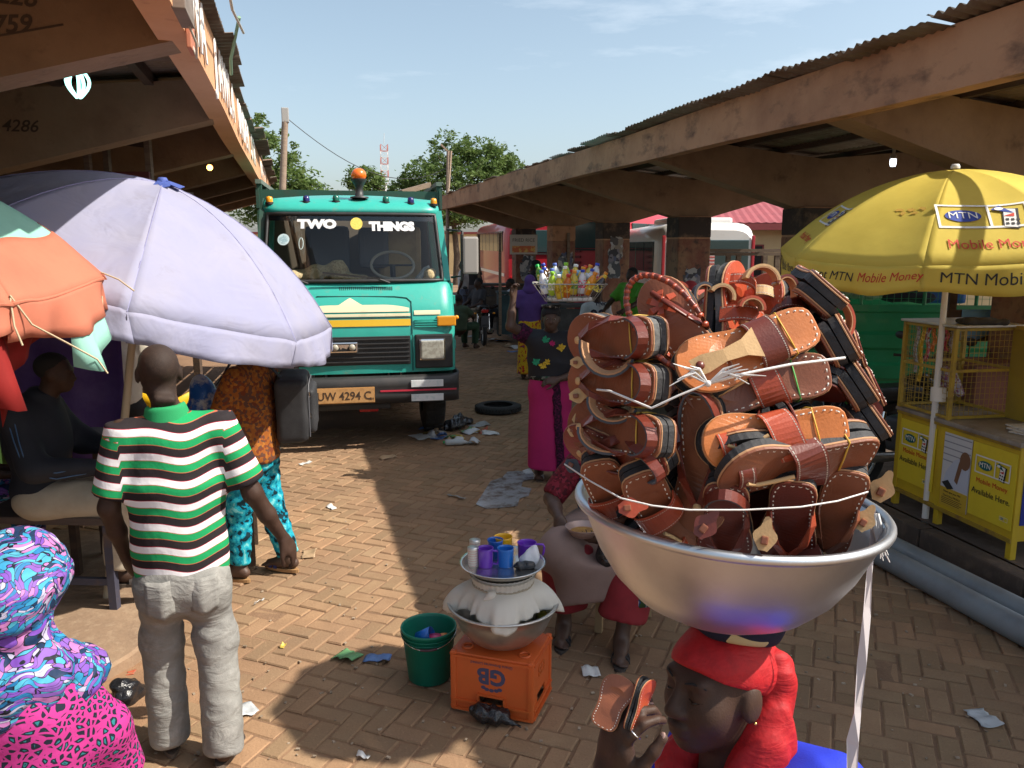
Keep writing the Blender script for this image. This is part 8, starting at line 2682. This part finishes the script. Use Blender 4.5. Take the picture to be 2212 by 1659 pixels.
def bottle(label, loc, Rm, spec, s=1.0):
 t = thing('drink_bottle', label, 'bottle', loc, 0, 'soft drinks in the wire basket')
 t.rotation_euler = Rm.to_euler()
 b, c, l = spec
 k = '_'.join('%d' % int(x * 100) for x in b)
 MB().lathe([(0, 0), (.026 * s, 0), (.031 * s, .006), (.031 * s, .05), (.028 * s, .07), (.031 * s, .09), (.031 * s, .125), (.024 * s, .155), (.0135 * s, .175), (.0125 * s, .188)], 14).build('body', M('drink_' + k, b, .18, coat=.4), t)
 MB().lathe([(.0316 * s, .052), (.0322 * s, .06), (.0322 * s, .112), (.0316 * s, .12)], 14).build('label', ramp_material('label_' + k, [(0, l), (.45, tuple(min(1, x * 1.5 + .1) for x in l)), (.7, b)], 'voronoi', scale=60, rough=.35), t)
 MB().lathe([(.016 * s, .185), (.0165 * s, .188), (.0165 * s, .206), (.014 * s, .209), (0, .209)], 12).build('cap', M('cap_%d_%d_%d' % tuple(int(x * 100) for x in c), c, .35), t)
 return t
names = ['clear water', 'white yoghurt', 'green lemonade', 'orange juice', 'milky white', 'lime green', 'orange soda', 'dark cola', 'pineapple', 'red soda', 'yellow mango', 'black malt']
spots_ = []
rb = random.Random(17)
for j, (y, zz) in enumerate(((-.10, .03), (-.01, .04), (.09, .05))):
 for i in range(8):
  spots_.append((-.245 + .070 * i + rb.uniform(-.012, .012), y + rb.uniform(-.015, .015), zz + rb.uniform(0, .04) + .025 * j, j, i))
posn = ['front', 'middle', 'back']
ordn = ['first', 'second', 'third', 'fourth', 'fifth', 'sixth', 'seventh', 'eighth']
Rbk = Matrix.Rotation(-YAW, 4, 'Z')
for x, y, zz, j, i in spots_:
 k = (i * 5 + j * 7) % 12
 lean = Matrix.Rotation(x * 1.3 + rb.uniform(-.15, .25), 4, 'Y') @ Matrix.Rotation(-y * 1.2 + rb.uniform(-.15, .15), 4, 'X')
 p = Rbk @ Vector((x * .86, y, zz)) + Vector((BK.x, BK.y, bz.z))
 bottle('%s bottle, %s from the left in the basket\'s %s row' % (names[k], ordn[i], posn[j]), p, Rbk @ lean, BOT[k], rb.uniform(1.1, 1.3))
for k, (x, y, z, c) in enumerate(((-.05, .0, .22, (.25, .5, .75)), (.08, .05, .235, (.3, .55, .8)), (.17, -.02, .20, (.6, .66, .72)))):
 o = vol_obj('water_sachet', [ell((0, 0, 0), (.05, .03, .035), .02), ell((.03, 0, .02), (.03, .02, .025), .02)], .009, M('sachet_film_%d' % k, c, .2, coat=.5, trans=.2), None, wrinkle(.008, 50, 50, 50, k))
 o.location = Rbk @ Vector((x, y, z)) + Vector((BK.x, BK.y, bz.z)); o.rotation_euler = (0, .4 * k, -YAW)
 tag(o, ('blue water sachet left of the basket\'s middle', 'blue water sachet at the back of the basket', 'clear sachet lying on the right bottles')[k], 'sachet')
# MOTORCYCLE, TYRE
def motorcycle(label, loc, rz):
 t = thing('motorcycle', label, 'motorcycle', loc, rz)
 blk, gry = black_p, M('moto_grey', (.10, .10, .11), .5)
 for y in (0, 1.22):
  w = MB().tube([(0, y + .26 * math.cos(a), .30 + .26 * math.sin(a)) for a in [2 * math.pi * k / 28 for k in range(28)]], .045, 8, closed=True).build('wheel', tyre_m, t)
  MB().tube([(0, y + .215 * math.cos(a), .30 + .215 * math.sin(a)) for a in [2 * math.pi * k / 24 for k in range(24)]], .014, 6, closed=True).build('rim', steel, w)
  mb = MB()
  for k in range(12):
   a = 2 * math.pi * k / 12
   mb.tube([(.02, y, .30), (0, y + .21 * math.cos(a), .30 + .21 * math.sin(a))], .003, 4)
  tag(mb.build('spokes', steel, w), kind='stuff')
  MB().tube([(-.06, y, .30), (.06, y, .30)], .04, 10).build('hub', steel, w)
 vol_obj('seat', [rbox((0, .25, .80), (.10, .34, .03), .03, Matrix.Rotation(-.05, 3, 'X'), .03), rbox((0, -.05, .84), (.08, .1, .02), .03, Matrix.Rotation(-.25, 3, 'X'), .02)], .02, M('seat_vinyl', (.02, .02, .022), .45), t)
 vol_obj('fuel_tank', [ell((0, .72, .82), (.13, .22, .11), .04), ell((0, .95, .78), (.07, .1, .08), .04)], .02, M('moto_paint', (.03, .035, .04), .25, coat=.5), t)
 vol_obj('engine', [rbox((0, .62, .42), (.10, .14, .12), .03, None, .03), cap((0, .68, .46), (0, .80, .62), .07, .06)], .02, gry, t)
 vol_obj('tail_fairing', [cap((0, .12, .74), (0, -.18, .80), .09, .05, .03)], .018, MATS['moto_paint'], t)
 MB().box((0, -.245, .77), (.15, .05, .07), None, .02).build('tail_lamp', lamp_r, t)
 MB().box((0, -.28, .55), (.17, .012, .24), Matrix.Rotation(.15, 3, 'X'), .004).build('mudguard_plate', gry, t)
 for s in (-1, 1):
  MB().tube([(s * .12, .0, .30), (s * .12, .10, .68)], .025, 8).build('shock_absorber', chrome, t)
  MB().tube([(s * .08, 1.22, .30), (s * .08, 1.04, .92)], .022, 8).build('fork', chrome, t)
  MB().tube([(s * .18, -.17, .72), (s * .10, -.14, .74)], .008, 6).build('indicator_stalk', black_p, t)
  MB().ball((s * .20, -.18, .72), (.03, .02, .02)).build('indicator', lamp_a, t)
  MB().tube([(s * .26, .94, 1.04), (s * .30, .88, 1.18)], .006, 6).build('mirror_stem', black_p, t)
  MB().ball((s * .31, .87, 1.21), (.055, .018, .035)).build('mirror', blk, t)
 MB().tube([(-.36, .86, 1.03), (-.16, 1.0, 1.02), (.16, 1.0, 1.02), (.36, .86, 1.03)], .013, 8).build('handlebar', blk, t)
 vol_obj('instrument_pod', [ell((0, 1.04, 1.02), (.11, .06, .07), .03)], .018, blk, t)
 MB().tube([(.13, .55, .30), (.14, .2, .30), (.15, -.12, .34)], [.025, .04, .045], 10).build('exhaust', steel, t)
 MB().tube([(.15, -.12, .34), (.151, -.15, .342)], .05, 12).build('exhaust_tip', chrome, t)
 MB().bar((0, .1, .66), (0, .95, .70), .05, .06).build('frame', blk, t)
 MB().bar((-.12, .45, .25), (-.22, .36, .0), .02, .02).build('side_stand', blk, t)
 mb = MB().grid(lambda u, v: Vector((-.06 + .12 * v, .33 * math.cos(.3 + 2.3 * u), .30 + .33 * math.sin(.3 + 2.3 * u))), 14, 3)
 solid(mb.build('rear_mudguard', blk, t), .006)
 return t
m_p = gnd(1045, 747)
motorcycle('dark motorcycle parked by the kerb with its tail to the street', (m_p.x, m_p.y, 0), math.radians(-6))
kp_ = at(1895, 530, 6.35)
motorcycle('black motorcycle parked between the sandals and the yellow kiosk', (kp_.x - .1, kp_.y - .1, .165), math.radians(-75))
tp_ = gnd(1076, 888)
t = thing('tyre', 'worn black tyre lying flat on the pavers beside the truck', 'tyre', (tp_.x, tp_.y, .004))
t.scale = (1, 1, .72)
MB().lathe([(.19, .02), (.20, .0), (.26, .0), (.292, .025), (.30, .06), (.292, .10), (.26, .125), (.20, .125), (.188, .11), (.235, .10), (.25, .06), (.235, .025), (.19, .02)], 44).build('casing', tyre_m, t)
mb = MB()
for k in range(44):
 a = 2 * math.pi * k / 44
 mb.box((.300 * math.cos(a), .300 * math.sin(a), .0625), (.012, .028, .08), Matrix.Rotation(a, 3, 'Z') @ Matrix.Rotation(.3, 3, 'X'))
tag(mb.build('tread', tyre_m, t), kind='stuff')
# LITTER
def bagblob(label, px, py, prims, h, mat, seed, amp=.012, z=.0, name='plastic_bag', cat='bag', f=45):
 g_ = gnd(px, py)
 o = vol_obj(name, prims, h, mat, None, wrinkle(amp, f, f, f, seed))
 o.location = (g_.x, g_.y, z)
 o.rotation_euler = (0, 0, seed * .7)
 return tag(o, label, cat)
bagblob('black plastic bag with a twisted end in front of the orange crate', 1070, 1562, [ell((0, 0, .035), (.06, .05, .04), .03), ell((-.06, .03, .045), (.045, .035, .04), .03), cap((.04, -.03, .03), (.10, -.085, .012), .016, .008), cap((-.09, .05, .06), (-.06, .03, .05), .01, .02)], .007, bl_bag, 0, .009, f=70)
bagblob('black plastic bag on the sand beside the printed dress', 277, 1520, [ell((0, 0, .06), (.075, .06, .06), .03), ell((-.02, .03, .11), (.045, .04, .03), .03), ell((.04, -.03, .03), (.05, .05, .03), .03)], .008, bl_bag, 2, .010, f=60)
bagblob('grey and white plastic bag behind the striped man\'s arm', 512, 1105, [ell((0, 0, .07), (.11, .08, .07), .04), ell((-.06, .02, .05), (.07, .06, .05), .04), ell((.03, 0, .14), (.05, .04, .04), .03)], .011, M('grey_polythene', (.16, .16, .15), .35, var=(12, (.5, .5, .48), .5, .7), bump=(40, .5, .01)), 3, .014, f=40)
bagblob('black rubbish bag in the heap by the truck\'s wheel', 985, 925, [ell((0, 0, .06), (.17, .12, .06), .05), ell((.13, .05, .08), (.10, .08, .055), .04), ell((-.12, 0, .04), (.10, .08, .04), .04), ell((.24, 0, .04), (.08, .06, .035), .04)], .014, bl_bag, 1, .02, f=34)
litc = [('white', (.62, .62, .60)), ('blue', (.12, .22, .48)), ('pale', (.52, .54, .55)), ('yellow', (.60, .44, .08)), ('green', (.14, .34, .14)), ('red', (.45, .10, .05)), ('cardboard', (.42, .29, .17)), ('grey', (.28, .28, .27))]
def scrap(label, px, py, w, l, col, seed, lift=.03, name='litter_scrap', ang=None):
 r = random.Random(seed)
 g_ = gnd(px, py)
 ph = [r.uniform(0, 6) for _ in range(4)]
 jag = [r.uniform(.8, 1.1) for _ in range(40)]
 def fn(u, v):
  k = jag[int(u * 9)] if v in (0, 1) else 1
  return Vector(((u - .5) * w, (v - .5) * l * k, .006 + lift * (.5 + .5 * math.sin(3.2 * u + ph[0])) * (.5 + .5 * math.sin(3 * v + ph[1])) + .004 * math.sin(11 * u + ph[2])))
 o = solid(MB().grid(fn, 10, 8).build(name, col, None), .0015)
 o.location = (g_.x, g_.y, .002)
 o.rotation_euler = (0, 0, r.uniform(0, 3.1) if ang is None else ang)
 return tag(o, label, 'litter', 'scraps of litter on the ground')
LM = {n: M('litter_' + n, c, .5, var=(18, tuple(x * .6 for x in c), .5, .7)) for n, c in litc}
SCR = [('white crumpled wrapper in the rubbish by the truck wheel', 905, 945, .26, .16, 'white'), ('blue sachet in the rubbish by the truck wheel', 948, 948, .16, .12, 'blue'), ('yellow wrapper in the rubbish by the truck wheel', 928, 938, .15, .1, 'yellow'), ('brown paper in the rubbish by the truck wheel', 945, 938, .16, .14, 'cardboard'), ('pale plastic scrap right of the rubbish heap', 1020, 935, .22, .12, 'pale'), ('white scrap farthest right of the rubbish heap', 1060, 938, .2, .1, 'white'), ('grey scrap behind the rubbish heap', 1035, 920, .25, .14, 'grey'),
       ('blue and white sachet by the green bucket', 815, 1425, .14, .08, 'blue'), ('pale green leaf wrapper left of the blue sachet', 752, 1420, .13, .12, 'green'), ('pale blue crumpled sachet on the right pavers', 2125, 1555, .14, .10, 'pale'), ('brown cardboard scrap beside the striped man\'s hand', 668, 1198, .14, .10, 'cardboard'), ('white paper scrap on the sunlit pavers', 715, 1098, .10, .05, 'white'), ('small white scrap behind the teal trousers', 660, 1002, .14, .05, 'white'), ('tan paper near the truck\'s shadow edge', 838, 990, .18, .08, 'cardboard'), ('clear torn sachet by the striped man\'s sandal', 522, 1540, .13, .12, 'pale'), ('crumpled tissue beside the eating woman\'s foot', 1276, 1455, .09, .08, 'white'), ('orange peel scrap on the sunlit pavers', 612, 1398, .035, .025, 'yellow'), ('pale stick of straw on the sunlit pavers', 560, 1303, .10, .012, 'white'), ('white scrap beneath the girl\'s basin shadow', 785, 1637, .06, .02, 'white'), ('plastic sachet by the puddle', 1140, 1022, .12, .08, 'pale'), ('pinkish scrap on the sandy ground by the slab', 283, 1458, .05, .04, 'red'), ('pale scrap left of the puddle', 985, 1075, .2, .03, 'grey')]
for i, (lb, x, y, w, l, c) in enumerate(SCR):
 scrap(lb, x, y, w, l, LM[c], 100 + i, .035 if i < 7 else .02)
for i in range(14):
 x, y = 915 + (i * 37) % 130, 926 + (i * 11) % 34
 c = ('blue', 'white', 'yellow', 'pale', 'cardboard', 'green', 'grey', 'red')[i % 8]
 scrap('%s crumpled scrap, %s in the rubbish heap by the truck' % (c, ('left', 'middle', 'right')[min(2, (x - 915) // 44)] + (' front' if y > 943 else ' back')), x, y, .14, .10, LM[c], 300 + i, .07)
for i, (x, y) in enumerate(((1065, 735), (1085, 738), (1100, 748), (1120, 752), (1022, 728), (1112, 760), (1040, 735))):
 scrap(('white', 'blue', 'tan', 'pale', 'grey', 'second blue', 'second white')[i] + ' scrap of rubbish along the kerb by the motorcycle', x, y, .32, .2, LM[('white', 'blue', 'cardboard', 'pale', 'grey', 'blue', 'white')[i]], 200 + i, .05)
bt = gnd(985, 962)
t = thing('empty_bottle', 'clear plastic bottle with a green cap lying by the rubbish', 'bottle', (bt.x, bt.y, .036), -.2)
Rb_ = Matrix.Rotation(math.pi / 2, 3, 'Y')
MB().lathe([(0, -.12), (.03, -.12), (.033, -.1), (.033, .06), (.014, .11), (.012, .125)], 14, mat=Rb_).build('body', M('clear_plastic', (.60, .64, .64), .15, trans=.3), t)
MB().lathe([(.015, -.14), (.015, -.12)], 10, cap0=True, mat=Rb_).build('cap', M('green_cap', (.05, .4, .1), .4), t)
rk2 = random.Random(55)
mb = MB()
for k in range(420):
 px, py = rk2.uniform(330, 2200), rk2.uniform(930, 1650)
 g_ = gnd(px, py)
 if g_.x < -.7 or g_.x > 3.5: continue
 s_ = rk2.uniform(.003, .010)
 mb.box((g_.x, g_.y, s_ * .3), (s_ * 2, s_ * 1.2, s_ * .7), Matrix.Rotation(rk2.uniform(0, 3), 3, 'Z'))
tag(mb.build('grit', M('grit', (.42, .33, .24), .9, var=(5, (.2, .15, .1), .4, .6))), kind='stuff')
# UNDER THE LEFT ROOF
green_b = M('green_board', (.075, .16, .03), .7, var=(4, (.05, .11, .03), .4, .7))
t = thing('market_booth', 'green painted booth behind the seated man', 'booth', (-3.3, 7.3, .075))
MB().box((.9, 0, .85), (2.0, .06, 1.6), None, .01).build('front_board', green_b, t)
MB().box((.9, .7, 1.7), (2.2, 1.5, .05)).build('roof', wood_d, t)
for x in (-.1, 1.9):
 MB().box((x, -.02, .95), (.07, .09, 1.85)).build('post', green_b, t)
for x in (.35, 1.0, 1.55):
 MB().box((x, -.045, .85), (.03, .04, 1.55)).build('batten', M('green_batten', (.09, .2, .05), .7), t)
pur = M('purple_tarp', (.13, .06, .26), .6, var=(3, (.2, .12, .34), .45, .7), bump=(8, .4, .03)); fabric_two_sided(pur, .3)
mb = MB().grid(lambda u, v: Vector((-1.95 + .75 * u, 6.15 + .05 * math.sin(9 * u) - .1 * v, 1.95 - (1.15 + .2 * math.sin(3 * u)) * v)), 24, 12)
o = solid(mb.build('hanging_tarp', pur), .003); tag(o, 'purple plastic sheet hanging behind the seated man', 'sheet')
ych = M('yellow_plastic', (.72, .42, .01), .4, coat=.2)
cp = at(365, 900, 6.9)
t = thing('plastic_chair', 'yellow plastic chair beyond the striped man\'s shoulders', 'chair', (cp.x, cp.y, .07), math.radians(10))
solid(MB().grid(lambda u, v: Vector(((u - .5) * .56, -.20 + .10 * math.cos(math.pi * (u - .5)) * -1 - .06 * v, .42 + (.40 + .12 * abs(2 * u - 1)) * v)), 15, 8).build('backrest', ych, t), .012)
MB().box((0, .0, .42), (.50, .46, .03), None, .012).build('seat', ych, t)
for x in (-.22, .22):
 for y in (-.2, .2):
  MB().bar((x * .7, y, .42), (x * .6, y, 0), .045, .03).build('leg', ych, t)
tb = at(262, 905, 4.9)
t = thing('market_table', 'plain table with papers in front of the seated man', 'table', (tb.x + .05, tb.y + .25, .07), -YAW)
MB().box((0, 0, .86), (.85, .45, .035), None, .005).build('top', M('table_grey', (.16, .16, .15), .7, var=(6, (.1, .1, .1), .4, .7)), t)
for x in (-.38, .38):
 for y in (-.18, .18):
  MB().box((x, y, .42), (.045, .045, .85)).build('leg', wood_d, t)
o = MB().box((tb.x - .02, tb.y + .2, .955), (.3, .22, .006), Matrix.Rotation(.3, 3, 'Z')).build('paper_stack', M('paper_grey', (.35, .35, .36), .8)); tag(o, 'sheet of grey paper on the market table', 'paper')
vol_l = M('printed_polythene', (.55, .56, .58), .3, var=(4, (.02, .12, .42), .48, .54), var2=(7, (.55, .20, .03), .6, .64), bump=(20, .4, .01))
o = vol_obj('printed_sack', [ell((0, 0, .25), (.16, .12, .26), .06), ell((.04, 0, .56), (.09, .08, .14), .06), ell((.10, 0, .12), (.18, .14, .14), .06)], .018, vol_l, None, wrinkle(.016, 20, 20, 14, 4))
sp_ = at(425, 870, 5.3); o.location = (sp_.x, sp_.y, .62)
tag(o, 'blue and white printed plastic sack behind the yellow chair', 'sack')
t = thing('low_table', 'dark low table under the printed plastic sack', 'table', (sp_.x, sp_.y, .05))
MB().box((0, 0, .555), (.7, .5, .04)).build('top', wood_d, t)
for x in (-.3, .3):
 for y in (-.2, .2): MB().box((x, y, .27), (.05, .05, .55)).build('leg', wood_d, t)
rp_ = at(262, 395, 6.6)
t = thing('wooden_rack', 'bare wooden rack with a red board above the lilac umbrella', 'rack', (rp_.x, rp_.y, 0), -YAW)
zt_ = rp_.z
for x, h_ in ((-.26, .62), (.24, .56), (-.16, .5)):
 MB().box((x, 0 if x != -.16 else .12, zt_ + h_ / 2 - .02), (.045, .05, h_)).build('post', wood_m, t)
MB().bar((-.28, -.03, zt_ + .47), (.27, -.03, zt_ + .42), .03, .06).build('rail', wood_m, t)
MB().bar((-.2, .1, zt_ + .36), (.24, .0, zt_ + .30), .03, .05).build('rail', wood_d, t)
MB().box((-.02, -.05, zt_ + .02), (.56, .03, .13), None, .005).build('red_board', M('red_board', (.13, .03, .03), .7, var=(8, (.3, .25, .22), .6, .7)), t)
MB().box((0, .2, zt_ - .07), (.75, .7, .05)).build('stall_roof', wood_d, t)
for x in (-.33, .33):
 for y in (-.1, .5): MB().box((x, y, (zt_ - .1) / 2), (.06, .06, zt_ - .1)).build('post', wood_d, t)
t = thing('lamp_bulb', 'glowing white spiral lamp hanging under the left roof', 'lamp', at(167, 176, 4.75), scale=1.5)
glow = M('lamp_glow', (.6, 1, .95), .4, emit=((.45, 1.0, .90), 1.6))
for k in range(5):
 a = 2 * math.pi * k / 5
 MB().tube([Vector((.035 * math.sin(math.pi * s) * math.cos(a) + .008 * math.cos(a), .035 * math.sin(math.pi * s) * math.sin(a) + .008 * math.sin(a), .055 - .115 * s)) for s in [i / 8 for i in range(9)]], .007, 6).build('tube', glow, t)
MB().lathe([(.0, .11), (.02, .11), (.022, .06), (.018, .05)], 10).build('socket', wht_m, t)
MB().tube([(0, 0, .1), (0, 0, .55)], .004, 5).build('flex', wire_m, t)
t = thing('lamp_bulb', 'small orange lit bulb far under the left roof', 'lamp', at(453, 362, 8.6))
MB().ball((0, 0, 0), .032).build('glass', M('warm_glow', (1, .6, .2), .4, emit=((1, .45, .10), 6)), t)
MB().lathe([(.02, .03), (.02, .09)], 8, cap1=True).build('socket', black_p, t)
MB().tube([(0, 0, .08), (0, 0, .35)], .004, 5).build('flex', wire_m, t)
t = thing('lamp_bulb', 'white bulb in a socket under the right roof', 'lamp', at(1929, 353, 7.6))
MB().lathe([(0, -.03), (.022, -.028), (.03, 0), (.028, .04)], 12).build('glass', M('white_glow', (.9, .93, 1), .4, emit=((.85, .9, 1.0), 3)), t)
MB().lathe([(.026, .04), (.03, .07), (.014, .09), (.016, .14), (.045, .15), (.045, .17)], 12, cap1=True).build('socket', M('socket_cream', (.35, .3, .22), .7), t)
MB().tube([(0, 0, .17), (0, 0, .42)], .004, 5).build('flex', wire_m, t)
for i, (px, F, w, h_, col) in enumerate(((1075, 17.4, 1.6, .95, (.02, .045, .05)), (1150, 14.2, 1.3, .9, (.05, .05, .05)), (1262, 10.8, .9, .8, (.035, .03, .028)), (1030, 20, 1.5, 1.0, (.06, .05, .04)))):
 q = gp(px, F)
 t = thing('stall_table', ('dark teal stall counter by the motorcycle', 'grey board stall behind the purple veil', 'low dark table behind the drinks seller', 'brown stall counter farthest along the shelter')[i], 'stall', q, -YAW + .1)
 m_ = M('stall_%d' % i, col, .8, var=(4, tuple(x * 1.8 for x in col), .5, .7))
 MB().box((w / 2, .3, h_), (w, .6, .05)).build('top', m_, t)
 MB().box((w / 2, 0, h_ / 2), (w * .96, .04, h_ * .9)).build('front_board', m_, t)
 for x in (.05, w - .05):
  MB().box((x, .3, h_ / 2), (.06, .5, h_)).build('side', m_, t)
  if i in (0, 3): MB().box((x, 0, 1.15), (.06, .06, 2.2)).build('post', wood_m, t)
 if i == 0:
  s_ = MB().box((w * .35, -.04, 2.0), (.6, .02, .42)).build('sign', M('sign_cream', (.45, .40, .34), .7), t)
  text('sign_text', 'FRIED RICE', .10, frame((w * .35, -.052, 2.09), (1, 0, 0), (0, 0, 1), (0, -1, 0)), p_black, s_)
  MB().box((w * .35, -.053, 1.90), (.5, .004, .14)).build('sign_picture', M('sign_food', (.5, .12, .04), .6, var=(12, (.6, .4, .1), .5, .6)), s_)
